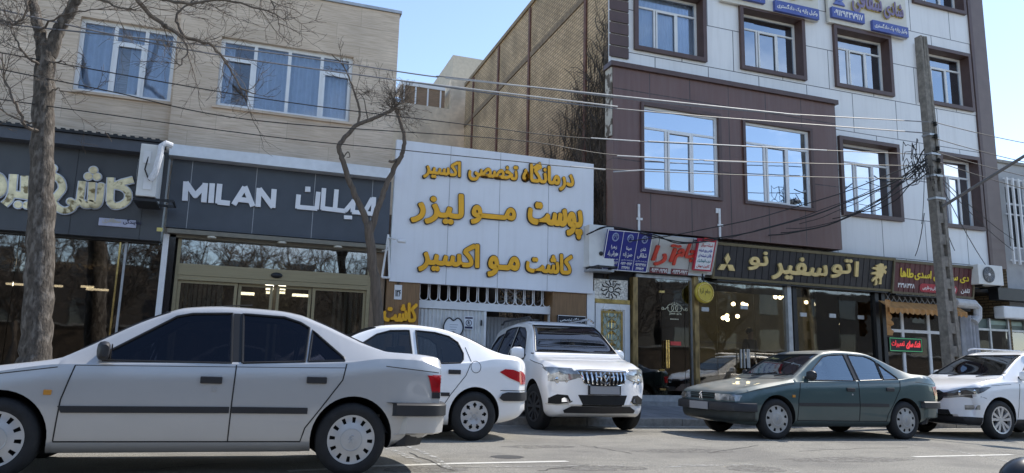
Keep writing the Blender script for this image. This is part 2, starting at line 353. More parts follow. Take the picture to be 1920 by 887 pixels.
sky_glass = glass('mirror_glass', (.10, .12, .16), .60, rcol=(.82, .90, 1), wav=.03)
shop_glass = glass('shop_glass', (.70, .68, .62), .08, wav=.03)
dark_glass = glass('dark_shop_glass', (.30, .28, .25), .14, wav=.04)
upper_glass = glass('upper_window_glass', (.30, .34, .40), .34, rcol=(.80, .89, 1), wav=.05)
clear_shop_glass = glass('clear_shop_glass', (.55, .54, .50), .14, wav=.04)
mid_shop_glass = glass('mid_shop_glass', (.42, .42, .40), .20, wav=.04)
rubber = mat('black_rubber', (.018, .018, .018), .6, var=.2)
cable = mat('black_cable', (.012, .012, .013), .55)
grey_cable = mat('grey_cable', (.16, .16, .17), .55)
sleeve_m = mat('pale_sleeve', (.42, .42, .42), .5)
steel = mat('galvanised_steel', (.4, .41, .42), .4, .6, var=.15)

# ------------------------------------------------------------------ ground, road, kerb, pavement
KY = 12.62                                           # kerb line
FY = 15.3                                            # building line
asphalt = mat('asphalt', (.255, .242, .212), .88, var=.42, scale=75, bump=.9, bscale=110, alt=(.20, .19, .17), altpos=(.5, .62), altscale=.55)
def sheet(x0, x1, y0, y1, dz, nx=1): 
    mb = MB()
    mb.add([(x0, y0, gz(x0)+dz), (x1, y0, gz(x1)+dz), (x1, y1, gz(x1)+dz), (x0, y1, gz(x0)+dz)], [(0, 1, 2, 3)]); return mb
struct('ground', sheet(-900, 900, -900, 900, -.35), mat('bare_earth', (.2, .17, .13), .95, var=.3, scale=.3))
streaks(asphalt, .45, (.13, .125, .115), (.35, .55, 1)); struct('road', sheet(-80, 90, -9.0, KY+.02, 0), asphalt)
paving = brickmat('paving', (.17, .17, .175), (.21, .207, .21), (.10, .10, .10), .4, .4, .012, 0, (0, 0, 0), .8, .4, .25)
pv = MB()
for (ya, yb, za, zb) in ((KY+.22, FY+1.2, .13, .27),):
    pv.add([(-80, ya, gz(-80)+za), (90, ya, gz(90)+za), (90, yb, gz(90)+zb+.06), (-80, yb, gz(-80)+zb+.06)], [(0, 1, 2, 3)])
struct('pavement', pv, paving)
kb = MB(); x = -60
while x < 80:
    g = gz(x)
    kb.box(x+.006, x+.99, KY, KY+.21, g-.2, g+.135+random.uniform(-.008, .008)); x += 1
tag(kb.build('kerb', conc, bevel=.015), kind='structure')
tag(sheet(-80, 90, KY-.28, KY-.001, .004).build('gutter', mat('gutter_concrete', (.30, .285, .25), .9, var=.35, scale=22, alt=(.14, .13, .11), altpos=(.5, .62), altscale=3)), kind='structure')
far_pv = MB().box(-80, 90, -13.9, -9.0, -.9, .0); struct('pavement_opposite', far_pv, mat('far_paving', (.10, .098, .095), .9, var=.2, scale=4))

# worn white paint: a broken lane line and faint bay marks
def worn(name, col, cut):
    if name in MATS: return MATS[name]
    m = mat(name, col, .8, var=.12, scale=40)
    t = m.node_tree; N = t.nodes.new; K = t.links.new; b = t.nodes['Principled BSDF']
    c = N('ShaderNodeTexCoord'); n = N('ShaderNodeTexNoise'); n.inputs['Scale'].default_value = 9; n.inputs['Detail'].default_value = 9; n.inputs['Roughness'].default_value = .7; K(c.outputs['Object'], n.inputs[0])
    r = N('ShaderNodeValToRGB'); r.color_ramp.elements[0].position = cut; r.color_ramp.elements[1].position = cut+.12; K(n.outputs['Fac'], r.inputs[0]); K(r.outputs[0], b.inputs['Alpha'])
    return m
line_m = worn('worn_line_paint', (.5, .49, .45), .30); faint_m = worn('faint_line_paint', (.34, .335, .315), .45)
def stroke(px, wd, m, name='lane_line'):
    P = [onroad(*p) for p in px]; mb = MB(); V = []
    for i, p in enumerate(P):
        d = P[min(i+1, len(P)-1)]-P[max(i-1, 0)]; n = Vector((-d.y, d.x, 0)).normalized()*wd/2
        V += [p+n, p-n]
    V = [Vector((v.x, v.y, gz(v.x)+.004)) for v in V]
    mb.add(V, [(2*i, 2*i+1, 2*i+3, 2*i+2) for i in range(len(P)-1)]); struct(name, mb, m)
stroke([(690, 875), (860, 869.5), (1064, 865.5)], .11, line_m); stroke([(1712, 857), (1898, 853)], .11, line_m)
stroke([(540, 884), (640, 879)], .1, line_m)
stroke([(716, 836), (790, 868)], .09, faint_m, 'bay_mark'); stroke([(755, 833), (815, 858), (842, 879)], .07, faint_m, 'bay_mark'); stroke([(893, 828), (990, 827)], .1, faint_m, 'bay_mark')
stroke([(840, 877), (1100, 874), (1450, 871)], .04, faint_m, 'bay_mark'); stroke([(1240, 876), (1450, 871), (1500, 887)], .05, faint_m, 'bay_mark')
stroke([(1680, 828), (1800, 848), (1900, 868)], .06, faint_m, 'bay_mark'); stroke([(1245, 808), (1330, 827)], .07, faint_m, 'bay_mark')
crk = mat('tar_crack', (.045, .044, .042), .8, var=.2); rc = random.Random(4)
for x0, y0, x1, y1 in ((770, 850, 850, 884), (1090, 835, 1180, 850), (1330, 850, 1420, 836), (1500, 846, 1700, 838), (240, 884, 420, 870), (1010, 884, 1100, 872)):
    n_ = 9; stroke([(x0+(x1-x0)*i/n_+rc.uniform(-5, 5), y0+(y1-y0)*i/n_+rc.uniform(-1.2, 1.2)) for i in range(n_+1)], .016, crk, 'road_crack')
for (px, py, sx_, sy_) in ((1290, 845, .8, .25), (1010, 838, .5, .2), (1590, 862, 1.0, .3), (800, 880, .5, .25), (1420, 880, .35, .3), (1130, 878, .6, .2)):
    q = onroad(px, py); mb = MB(); n_ = 16; pts_ = [(q.x+sx_*math.cos(2*math.pi*i/n_)*rc.uniform(.75, 1.1), q.y+sy_*math.sin(2*math.pi*i/n_)*rc.uniform(.75, 1.1)) for i in range(n_)]
    mb.add([(a_, b_, gz(a_)+.002) for a_, b_ in pts_], [tuple(range(n_))]); struct('oil_stain', mb, worn('oil_stain', (.15, .143, .13), .42))
P = onroad(950, 857); mb = MB(); n = 18
mb.add([(P.x, P.y, gz(P.x)+.003)]+[(P.x+(.19+.02*math.sin(3*i))*math.cos(2*math.pi*i/n), P.y+.16*math.sin(2*math.pi*i/n), gz(P.x)+.003) for i in range(n)], [(0, 1+i, 1+(i+1) % n) for i in range(n)])
struct('road_patch', mb, mat('tar_patch', (.05, .05, .05), .8, var=.3, scale=60))

# ------------------------------------------------------------------ travertine building with two shops (left)
trav = brickmat('travertine', (.60, .485, .37), (.67, .55, .43), (.43, .345, .265), 1.35, .46, .005, .37, bump=.15, var=.14, rough=.6, grain=.72, gstretch=(.45, 1, 10), gscale=5, gcol=(.41, .305, .21))
XA0, XA1 = -9.0, at(735, 300, FY).x
XS = at(318, 230, FY).x                               # step between the two wings
ZR = at(743, 30, FY).z
bA = thing('corner_building', ((XS+XA1)/2, FY, .3), 'two storey travertine clad building with white framed windows above two dark shopfronts', 'building')
w1 = rect(140, 24, 322, 190, FY+.12); w1 = (at(134, 168, FY+.12).x, at(319, 190, FY+.12).x, at(134, 168, FY+.12).z, at(147, 29, FY+.12).z)
w2 = (at(404, 195, FY).x, at(655, 232, FY).x, at(404, 197, FY).z, at(418, 68, FY).z)
w3 = (w1[0]-4.2, w1[0]-2.3, w1[2], w1[3])
ledge = at(315, 282, FY).z
mbw = MB(); wall_holes(mbw, XA0-6, XS, 2.9, ZR+.05, FY+.12, [w1, w3], .22)
mbw.box(XA0-6, XS-.01, FY+.45, FY+9, 2.9, ZR+.02); mbw.build('wall', trav, bA)
mbw = MB(); wall_holes(mbw, XS, XA1, ledge-.1, ZR+.05, FY, [w2], .22)
mbw.add([(XS, FY, ledge-.1), (XS, FY+.12, ledge-.1), (XS, FY+.12, ZR+.05), (XS, FY, ZR+.05)], [(0, 1, 2, 3)])
mbw.add([(XA1, FY, ledge-.1), (XA1, FY+9, ledge-.1), (XA1, FY+9, ZR+.05), (XA1, FY, ZR+.05)], [(0, 1, 2, 3)]); mbw.build('wall', trav, bA)
for (a, b, y) in ((XA0-6, XS-.002, FY+.08), (XS+.002, XA1+.04, FY-.04)): MB().box(a, b, y, FY+9, ZR+.055, ZR+.12).build('roof_coping', steel, bA)
MB().box(XA0-6, XA1-.02, FY+.5, FY+8.9, ZR-.3, ZR+.04).build('roof', conc, bA)
cur = (curtain_m, .035, .19, .14, [])
bars_window(bA, *w1, FY+.22, [('v', .36, 0, 1), ('v', .68, 0, 1), ('h', .74, .36, .68)], white_alu, win_glass, .075, .06, (curtain_m, .035, .17, .16, [(.40, .52)]), [(.37, .67, .02, .73)])
bars_window(bA, *w3, FY+.22, [('v', .36, 0, 1), ('v', .68, 0, 1)], white_alu, win_glass, .075, .06, cur)
bars_window(bA, *w2, FY+.10, [('v', .255, 0, 1), ('v', .51, 0, 1), ('v', .76, 0, 1), ('h', .73, 0, .255), ('h', .73, .76, 1)], white_alu, win_glass, .075, .06, (curtain_m, .04, .16, .16, [(.10, .235)]), [(.01, .245, .02, .72), (.77, .99, .02, .72)])
for q, y in ((w1, FY+.12), (w2, FY)): MB().box(q[0]-.06, q[1]+.06, y-.05, y+.1, q[2]-.055, q[2]-.003).build('sill', trav, bA)
# right shop: white ledge, soffit, glazing
zl0 = at(315, 291, FY-.35).z; zl1 = at(315, 270, FY-.35).z; XM0 = at(316, 300, FY-.35).x; XM1 = at(731, 335, FY-.35).x
MB().box(XM0, XM1, FY-.4, FY-.003, zl0, zl1).build('ledge', mat('satin_ledge', (.62, .63, .65), .3, .3, var=.06), bA)
zsof = at(335, 432, FY).z; ztr1 = at(339.5, 447, FY).z; ztr0 = at(338, 494, FY).z; zhd0 = at(332, 515, FY).z
fl = .32
sof = MB().box(XM0+.1, XM1, FY-.3, FY+.1, zsof-.1, zsof-.02).box(XM0+.1, XM1, FY-.12, FY+.1, ztr1, zsof-.1).build('soffit', soffit_m, bA)
for px in (398, 530, 635): 
    q = at(px, 440, FY-.2); MB().lathe([(.0, 0), (.085, 0), (.085, .03), (.0, .03)], (q.x, FY-.22, zsof-.135), 'z', 16).build('downlight', mat('lamp_cover', (.6, .58, .5), .4), sof)
Xg0 = at(338, 480, FY).x; Xg1 = at(690, 500, FY).x
def pane(parent, x0, x1, z0, z1, y, m=shop_glass, name='pane'): return MB().box(x0, x1, y, y+.012, z0, z1).build(name, m, parent)
sfr = MB()
for (a, b) in ((Xg0-.06, Xg0), (Xg1, Xg1+.07)): sfr.box(a, b, FY-.02, FY+.06, fl, ztr1)
sf = sfr.build('shopfront_frame', bronze, bA)
MB().box(Xg0, Xg1, FY-.05, FY+.06, zhd0, ztr0).box(Xg0, Xg1, FY-.035, FY+.05, zhd0-.09, zhd0-.004).build('header', bronze, sf)
pane(sf, Xg0, Xg1, ztr0+.003, ztr1-.003, FY+.02, mid_shop_glass)
zdt = zhd0-.094
xd = [at(px, 540, FY).x for px in (331, 445, 513, 519, 587, 690)]
for a, b, y in ((xd[0], xd[1], FY+.03), (xd[4], xd[5], FY+.03), (xd[1]+.02, xd[2]-.005, FY+.07), (xd[3]+.005, xd[4]-.02, FY+.07)):
    a = max(a, Xg0+.002); b = min(b, Xg1-.002)
    fr = MB(); q = .055
    for r4 in ((a, a+q, fl, zdt), (b-q, b, fl, zdt), (a+q, b-q, fl, fl+.12), (a+q, b-q, zdt-.05, zdt)): fr.box(r4[0], r4[1], y, y+.04, r4[2], r4[3])
    d = fr.build('sliding_door', bronze, bA); pane(d, a+q, b-q, fl+.12, zdt-.05, y+.015, clear_shop_glass)
q = at(519, 516, FY-.1); MB().ball((q.x, FY-.07, q.z), .075, 14, 8, (1.5, .7, .75)).build('door_sensor', black_metal, bA, True)
for (a, b) in ((312, 331),): MB().box(at(a, 520, FY).x, at(b, 520, FY).x-.07, FY-.12, FY+.2, .2, zsof-.1).build('pillar', granite, bA)
MB().box(at(300, 520, FY).x, at(311, 520, FY).x, FY-.16, FY-.02, .2, at(300, 440, FY).z).build('downpipe', white_paint, bA)
MB().box(Xg1+.075, XA1-.02, FY-.03, FY+.15, .2, zsof-.1).build('pillar', mat('brown_stone', (.2, .14, .09), .4, var=.2, scale=8), bA)
# shop interior seen through the glass
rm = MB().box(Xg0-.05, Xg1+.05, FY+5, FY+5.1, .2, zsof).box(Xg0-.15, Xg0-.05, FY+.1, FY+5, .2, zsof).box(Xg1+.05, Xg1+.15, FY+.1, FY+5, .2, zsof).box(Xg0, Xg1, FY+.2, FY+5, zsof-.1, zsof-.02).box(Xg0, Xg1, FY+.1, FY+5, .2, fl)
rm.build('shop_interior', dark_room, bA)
def slats(x0, x1, z0, z1, y, n, frame=True):  # added white slats standing in for fence strips reflected in the glass
    mb = MB()
    for i in range(n): x = x0+(x1-x0)*(i+.5)/n; mb.box(x-.03, x+.03, y, y+.02, z0, z1)
    if frame: mb.box(x0-.05, x1+.12, y-.01, y+.03, z1, z1+.09); mb.box(x1+.02, x1+.12, y-.01, y+.03, z0, z1-.002)
    return mb.build('reflection_slats', mat('white_slat', (.86, .87, .88), .5, var=.05), bA)
slats(at(334, 0, FY).x+.55, at(405, 560, FY+.4).x, .4, at(400, 527, FY+.4).z, FY+.16, 8)
slats(at(620, 560, FY+.4).x, at(690, 560, FY+.4).x, .4, at(640, 538, FY+.4).z, FY+.16, 7)
slats(at(345, 480, FY+.4).x, at(400, 480, FY+.4).x, at(340, 492, FY+.4).z, at(340, 477, FY+.4).z, FY+.12, 7); slats(at(628, 490, FY+.4).x, at(676, 490, FY+.4).x, at(650, 507, FY+.4).z, at(650, 493, FY+.4).z, FY+.12, 6)
for (px0, px1, py) in ((452, 477, 550), (548, 582, 553)):
    a = at(px0, py, FY+3.5); b = at(px1, py, FY+3.5); MB().box(a.x, b.x, FY+3.45, FY+3.55, a.z-.03, a.z+.03).build('tube_light', tube_m, bA)
for k, py in enumerate((529, 535, 541.5, 548.5)):
    for s, (xa, xb) in enumerate(((497, 514), (522, 537))):
        a = at(xa+k*.6, py, FY+4.5); b = at(xb-k*.9, py, FY+4.5); MB().box(a.x, b.x, FY+4.45, FY+4.55, a.z-.025, a.z+.025).build('tube_light', tube_m, bA)
# left shop: awning edge, glazing
zg = at(150, 445, FY).z; XL1 = at(299, 450, FY).x
MB().box(XA0-6, XL1, FY-.1, FY+.3, zg-.03, zg+.1).build('soffit', black_metal, bA)
lf = MB()
for px in (225, 296): x = at(px, 560, FY).x; lf.box(x-.02, x+.02, FY+.0, FY+.04, .3, zg-.03)
lf.box(XA0-6, XL1, FY-.02, FY+.06, .2, .38)
lf = lf.build('shopfront_frame', steel, bA)
xs = [XA0-6, -9.6, -7.0, at(20, 560, FY).x, at(214, 560, FY).x, at(296, 560, FY).x]
for a, b in zip(xs[:-1], xs[1:]): pane(lf, a+.006, b-.006, .38, zg-.035, FY+.02, dark_glass)
q = at(214, 560, FY); MB().box(q.x-.015, q.x+.015, FY-.03, FY+.05, .38, zg-.04).build('door_bar', brass, lf)
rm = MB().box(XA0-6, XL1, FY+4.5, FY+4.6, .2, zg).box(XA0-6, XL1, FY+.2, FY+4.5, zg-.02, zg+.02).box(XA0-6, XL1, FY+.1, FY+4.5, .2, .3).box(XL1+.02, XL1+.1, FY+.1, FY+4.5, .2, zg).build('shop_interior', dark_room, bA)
for (a, b, y) in ((12, 48, 532), (102, 117, 536), (152, 176, 537), (162, 203, 542)):
    p0 = at(a, y, FY+3); p1 = at(b, y+2, FY+3); MB().box(p0.x, p1.x, FY+2.95, FY+3.05, p0.z-.02, p0.z+.02).build('tube_light', tube_m, bA)
q0 = at(176, 503, FY+.5); q1 = at(196, 500, FY+.5); MB().box(q0.x, q1.x, FY+.4, FY+.42, q0.z-.08, q0.z+.03).build('hanging_card', white_paint, bA)

# fascia of the left shop (a signboard)
ft = at(0, 284, FY-.35); fz0 = at(150, 441, FY-.22).z; fz1 = at(150, 268, FY-.22).z; FX1 = at(308, 380, FY-.22).x
sg = thing('signboard', (at(160, 380, FY-.22).x, FY-.2, fz0), 'charcoal shop fascia with gold mirror Persian lettering at far left', 'signboard')
MB().box(XA0-6, FX1, FY-.22, FY+.1, fz0, fz1).build('panel', dark_fascia, sg)
aw0 = at(150, 270, FY-.5).z; aw1 = at(150, 252, FY-.5).z
MB().box(XA0-6, at(300, 280, FY-.5).x, FY-.5, FY-.1, aw0-.03, aw1).build('awning_edge', mat('blue_grey_trim', (.075, .082, .1), .4, var=.08), sg)
tr = MB(); X = XA0-6; k = 0
while X < at(300, 270, FY-.55).x:
    tr.box(X, X+.07, FY-.56, FY-.0, aw1+.004, aw1+(.045 if k % 2 else .07)); X += .07; k += 1
tr.build('corrugated_edge', black_metal, sg)
for px in (136, 268): 
    x = at(px, 380, FY-.22).x; MB().box(x-.004, x+.004, FY-.2235, FY-.2, fz0, aw0-.03).build('joint', black_metal, sg)

def pxpoly(pts, Y): return [(at(x, y, Y).x, at(x, y, Y).z) for x, y in pts]
def thick_line(pts, wd):                               # outline of a thick 2D stroke
    P = [Vector((a, b)) for a, b in pts]; Lf = []; Rt = []
    for i, p in enumerate(P):
        d = (P[min(i+1, len(P)-1)]-P[max(i-1, 0)]).normalized(); n = Vector((-d.y, d.x))*wd/2
        Lf.append(p+n); Rt.append(p-n)
    return [tuple(v) for v in Lf+Rt[::-1]]
def strokes(mb, list_, Y, wd, y0, depth, mi=0, round_ends=False):
    for si, (kind, pts) in enumerate(list_):
        y0 -= .0007
        if kind == 'dot':
            c = at(*pts[0], Y); r = pts[1]
            mb.prism([(c.x+r*math.cos(t*math.pi/10), c.z+r*math.sin(t*math.pi/10)) for t in range(20)], (0, y0, 0), (1, 0, 0), (0, 0, 1), (0, -1, 0), depth, mi)
        elif kind == 'fill':
            mb.prism(pxpoly(pts, Y), (0, y0, 0), (1, 0, 0), (0, 0, 1), (0, -1, 0), depth, mi)
        else:
            q = pxpoly(pts, Y)
            if kind == 'curve': q = smooth2(q)
            for i in range(len(q)-1):
                mb.prism(thick_line([q[i], q[i+1]], wd), (0, y0+.0003*(i % 2), 0), (1, 0, 0), (0, 0, 1), (0, -1, 0), depth, mi)
                if i: mb.prism([(q[i][0]+wd/2*math.cos(t*math.pi/6), q[i][1]+wd/2*math.sin(t*math.pi/6)) for t in range(12)], (0, y0+.0005, 0), (1, 0, 0), (0, 0, 1), (0, -1, 0), depth, mi)
    return mb
def smooth2(q, n=6):
    P = [Vector(p) for p in q]; P = [P[0]*2-P[1]]+P+[P[-1]*2-P[-2]]; out = []
    for i in range(1, len(P)-2):
        for k in range(n):
            t = k/n; a, b, c, d = P[i-1:i+3]
            out.append(tuple(.5*((2*b)+(c-a)*t+(2*a-5*b+4*c-d)*t*t+(3*b-a-3*c+d)*t**3)))
    out.append(tuple(P[-2])); return out
YS = FY-.27
kashi = [('line', [(208, 333), (206, 378)]), ('curve', [(206, 378), (214, 386), (228, 384), (239, 375), (240, 362), (230, 352), (214, 348)]), ('line', [(214, 348), (230, 342), (250, 337)]),
         ('curve', [(190, 344), (187, 372), (183, 383), (176, 385), (171, 378)]), ('line', [(173, 342), (171, 378)]), ('curve', [(171, 378), (167, 384), (159, 384), (152, 377)]), ('line', [(155, 340), (150, 377)]),
         ('curve', [(150, 377), (141, 382), (130, 377)]), ('curve', [(140, 380), (134, 391), (120, 395), (106, 388), (100, 377), (108, 366), (117, 353), (113, 338), (101, 330), (92, 328)]),
         ('dot', [(175.5, 319.5), .085]), ('dot', [(166, 331), .085]), ('dot', [(182, 331.5), .085]), ('dot', [(99, 316), .085]),
         ('line', [(26, 327), (23, 362), (17, 376), (8, 384)]), ('line', [(47, 330), (46, 367), (56, 369), (70, 370)]), ('line', [(23, 364), (46, 367)]), ('dot', [(34.5, 384), .08]), ('dot', [(51, 385), .08]),
         ('curve', [(-12, 328), (0, 332), (6, 343), (6, 355), (0, 363), (-12, 367)]), ('line', [(80, 331), (78, 371), (70, 371)])]
mb = MB(); strokes(mb, kashi, YS, .15, FY-.222, .05); mb.build('lettering', mat('letter_edge', (.55, .56, .6), .35, .4), sg)
mb = MB(); strokes(mb, [(k, (p if k != 'dot' else [p[0], p[1]-.02])) for k, p in kashi], YS, .11, FY-.274, .008); mb.build('lettering_face', mat('gold_mirror_face', (.80, .68, .42), .25, .25, var=.2, scale=9, alt=(.22, .16, .07), altpos=(.58, .66), altscale=7), sg)

pl = thing('small_plaque', (at(220, 417, FY-.24).x, FY-.23, at(220, 420, FY-.24).z), 'small pale blue plaque with dark Persian writing under the gold lettering', 'plaque')
x0, x1, z0, z1 = rect(186, 408, 255, 426, FY-.24); z0 -= .02; z1 += .0
MB().box(x0, x1, FY-.25, FY-.222, z0, z1).build('panel', mat('plaque_blue', (.42, .44, .56), .4), pl, bevel=.01)
fr = Frame((x0, FY-.251, z0)); mb = MB(); fr.text(mb, 'نمایندگی', .4, .70, .05, .16, 0, .004, .02); mb.build('writing', mat('ink_navy', (.02, .02, .06), .6), pl)
mb = MB(); fr.text(mb, 'سطافری', .06, .36, .05, .15, 0, .004, .01); mb.build('writing', mat('pale_gold_ink', (.5, .46, .32), .5), pl)
one('warning_sticker', mat('yellow_sticker', (.7, .6, .2), .5), MB().box(*[at(p, 430, FY-.22).x for p in (294, 305)], FY-.226, FY-.2225, *[at(300, y, FY-.22).z for y in (434, 427)]), 'small yellow sticker at the lower right end of the charcoal fascia', 'sticker')

# MILAN fascia
X0 = at(318, 360, FY-.1).x; X1 = at(730, 400, FY-.1).x
mz0 = at(335, 428, FY-.1).z; mz1 = zl0-.004
sg = thing('signboard', ((X0+X1)/2, FY-.1, mz0), 'slate blue shop fascia reading MILAN in white Latin and Persian letters', 'signboard')
MB().box(X0, X1, FY-.14, FY-.004, mz0, mz1).build('panel', slate_fascia, sg)
for px in (354, 477, 588, 697): x = at(px, 380, FY-.14).x; MB().box(x-.006, x+.006, FY-.1425, FY-.13, mz0, mz1).build('joint', mat('pale_joint', (.35, .36, .38), .5), sg)
wl = mat('white_letter', (.78, .79, .82), .35, var=.03)
Y = FY-.18; FYS = FY-.143
# strokes traced as straight bars
lat = [('fill', [(345, 340), (352, 340), (366, 359), (380.5, 344), (389, 344), (386, 379.5), (378, 379), (380, 358), (365.5, 371), (353, 351), (350, 376), (342.5, 376)])]
lat = [('line', [(349, 340.5), (346.5, 376.5)]), ('line', [(348.5, 342), (366, 367), (386, 346)]), ('line', [(385, 343.5), (382, 379.5)]),
       ('line', [(398, 344), (395.5, 380.5)]), ('line', [(412, 345), (408.5, 381.5)]), ('line', [(408, 379), (431, 381.5)]),
       ('line', [(438, 384), (459, 351)]), ('line', [(459, 350), (474, 387)]), ('line', [(447, 374), (469, 376.5)]),
       ('line', [(486, 353), (483.5, 388)]), ('line', [(486, 354), (512, 389)]), ('line', [(514, 355), (511.5, 390)])]
mb = MB(); strokes(mb, lat, Y, .098, FYS, .05); mb.build('lettering', wl, sg)
per = [('line', [(560, 365), (557.5, 391)]), ('line', [(557, 388), (595, 391.5)]), ('line', [(597, 360), (593.5, 392.5)]), ('fill', [(572.5, 350), (582, 350.5), (582, 360), (572, 359.5)]),
       ('line', [(607.5, 353), (604.5, 393)]), ('line', [(603, 390.5), (648, 396)]), ('line', [(631, 355.5), (628, 392)]), ('line', [(647, 396), (664, 376)]), ('line', [(663, 375), (661, 398)]), ('line', [(660, 397.5), (702, 401.5)]),
       ('line', [(683, 399), (698, 372)]), ('line', [(701, 370), (699, 402.5)]), ('fill', [(645, 404), (660, 405), (660, 411.5), (645, 411)])]
mb = MB(); strokes(mb, per, Y, .088, FYS, .05); mb.build('lettering', wl, sg)

def ac_unit(loc, W_, D_, H_, rz, label, side=False):
    t = thing('air_conditioner', loc, label, 'air conditioner', rz=rz)
    if rz: ORG[t.name] = Vector((0, 0, 0)); o = Vector((0, 0, 0))
    else: o = Vector(loc)
    x0, y0, z0 = o
    MB().box(x0-W_/2, x0+W_/2, y0-D_/2, y0+D_/2, z0, z0+H_).build('casing', mat('ac_white', (.66, .66, .64), .5, var=.08, scale=4), t, bevel=.015)
    MB().lathe([(.0, -.004), (H_*.4, -.004), (H_*.4, -.02), (H_*.36, -.022), (H_*.36, -.008), (0, -.008)], (x0-W_*.1, y0-D_/2, z0+H_*.5), 'y', 28).build('fan_recess', mat('fan_dark', (.09, .095, .1), .6), t)
    g = MB()
    for k in range(6):
        r = H_*(.07+.052*k); g.tube([(x0-W_*.1+r*math.cos(a*math.pi/14), y0-D_/2-.03, z0+H_*.5+r*math.sin(a*math.pi/14)) for a in range(29)], .004, 4, cap=False)
    for k in range(10): a = k*math.pi/5; g.tube([(x0-W_*.1+.03*math.cos(a), y0-D_/2-.03, z0+H_*.5+.03*math.sin(a)), (x0-W_*.1+H_*.37*math.cos(a), y0-D_/2-.03, z0+H_*.5+H_*.37*math.sin(a))], .004, 4)
    g.build('fan_grille', steel, t)
    MB().lathe([(0, -.045), (H_*.07, -.04), (H_*.07, -.02)], (x0-W_*.1, y0-D_/2, z0+H_*.5), 'y', 16).build('fan_hub', white_paint, t)
    b = MB()
    for s in (-.36, .36): b.box(x0+W_*s-.02, x0+W_*s+.02, y0-D_/2, y0+D_/2+.3, z0-.05, z0-.005)
    b.box(x0-W_*.36, x0+W_*.36, y0+D_/2+.27, y0+D_/2+.3, z0-.045, z0-.01); b.build('bracket', black_metal, t)
    return t
# the unit seen end-on between the two fascias
a = at(258, 372, FY-.75); b = at(300, 272, FY-.75)
t = ac_unit((at(281, 330, FY-.72).x, FY-.66, a.z),   .70, .32, (b.z-a.z)*.93, R(-90), 'white split air conditioner mounted end on between the charcoal and slate fascias')
o = MB(); hh = (b.z-a.z)*.93
for i, z in enumerate((.5, .1)): o.box(-.12+.02*i, .05, -.02, .0, 0, 0)
cv = MB(); cv.box(.353, .367, -.06, .08, .12, .34); cv.box(.353, .37, -.1, .02, hh*.62, hh*.86); cv.build('valve_cover', white_paint, t, bevel=.006)
MB().tube([(.36, -.02, hh*.75), (.39, -.05, hh*.5), (.39, .02, hh*.33), (.38, .05, hh*.3)], .012, 6).build('cable', cable, t)
MB().tube([(.37, .05, .3), (.41, .12, .42), (.41, .17, hh*.8), (.40, .18, hh*.98), (.38, .24, hh*1.04), (.33, .34, hh*1.02)], .055, 8).build('insulated_pipe', mat('white_lagging', (.68, .69, .72), .7, var=.1, scale=20, bump=.6, bscale=30), t, True)
MB().box(-.38, .38, -.19, .19, -.09, -.055).build('drip_tray', black_metal, t)

# ------------------------------------------------------------------ house at the back of the gap
HB = 29.0
bH = thing('plaster_house', (at(800, 300, HB).x, HB, 0), 'old plaster house at the back of the gap behind the big white billboard', 'building')
x0, x1, z0, z1 = rect(700, 200, 836, 400, HB)
MB().box(x0-2, x1, HB, HB+6, 0, at(790, 197, HB).z).build('wall', plaster, bH)
x2 = at(882, 200, HB).x
MB().box(x1+.003, x2+2, HB-.0, HB+6, 0, at(850, 148, HB).z).build('wall', plaster, bH)
xa = at(823, 150, HB+1.5).x; xb = at(884, 150, HB+1.5).x
MB().box(at(848, 140, HB+2.5).x, xb+2, HB+2.5, HB+8, 0, at(862, 105, HB+2.5).z).build('upper_wall', mat('pale_plaster', (.5, .46, .38), .9, var=.08), bH)
Yt = HB+.1
tz0, tz1 = at(790, 197, HB).z, at(800, 166, Yt).z
MB().box(at(753, 180, Yt).x, at(834, 180, Yt).x, Yt, Yt+.05, tz0, tz1).build('terrace_screen', mat('brown_boards', (.24, .16, .10), .7, var=.2, scale=6, stretch=(1, 1, 9)), bH)
fr = MB()
for px in (757, 779, 802, 826): x = at(px, 180, Yt).x; fr.box(x-.03, x+.03, Yt-.03, Yt, tz0, tz1)
fr.box(at(750, 180, Yt).x, at(834, 180, Yt).x, Yt-.05, Yt+1.5, tz1+.002, tz1+.2); fr.build('terrace_frame', white_paint, bH)

# ------------------------------------------------------------------ billboard over the gate
BY = FY-.12
bx0 = (at(741, 262, BY).x+at(733, 527, BY).x)/2; bx1 = (at(1115, 307, BY).x+at(1110, 551, BY).x)/2
bz1 = (at(750, 263, BY).z+at(1114, 307, BY).z)/2; bz0 = (at(733, 527, BY).z+at(1111, 551, BY).z)/2
bb = thing('billboard', ((bx0+bx1)/2, BY, bz0), 'large white billboard with three lines of raised yellow Persian letters outlined in black', 'billboard')
MB().box(bx0, bx1, BY, BY+.12, bz0, bz1).build('panel', mat('billboard_white', (.74, .75, .78), .45, var=.025, scale=2, alt=(.68, .69, .72), altpos=(.5, .75), altscale=.8), bb)
for px in (841, 936, 1028): x = at(px, 400, BY).x; MB().box(x-.005, x+.005, BY-.003, BY+.01, bz0, bz1).build('joint', mat('grey_joint', (.3, .3, .31), .6), bb)
streaks(MATS['billboard_white'], .16, (.5, .49, .47))
yellow = mat('yellow_letter', (.82, .41, .015), .4, var=.08, scale=5)
outl = mat('letter_outline', (.03, .025, .022), .5)
letter_side = mat('letter_side', (.12, .08, .05), .5)
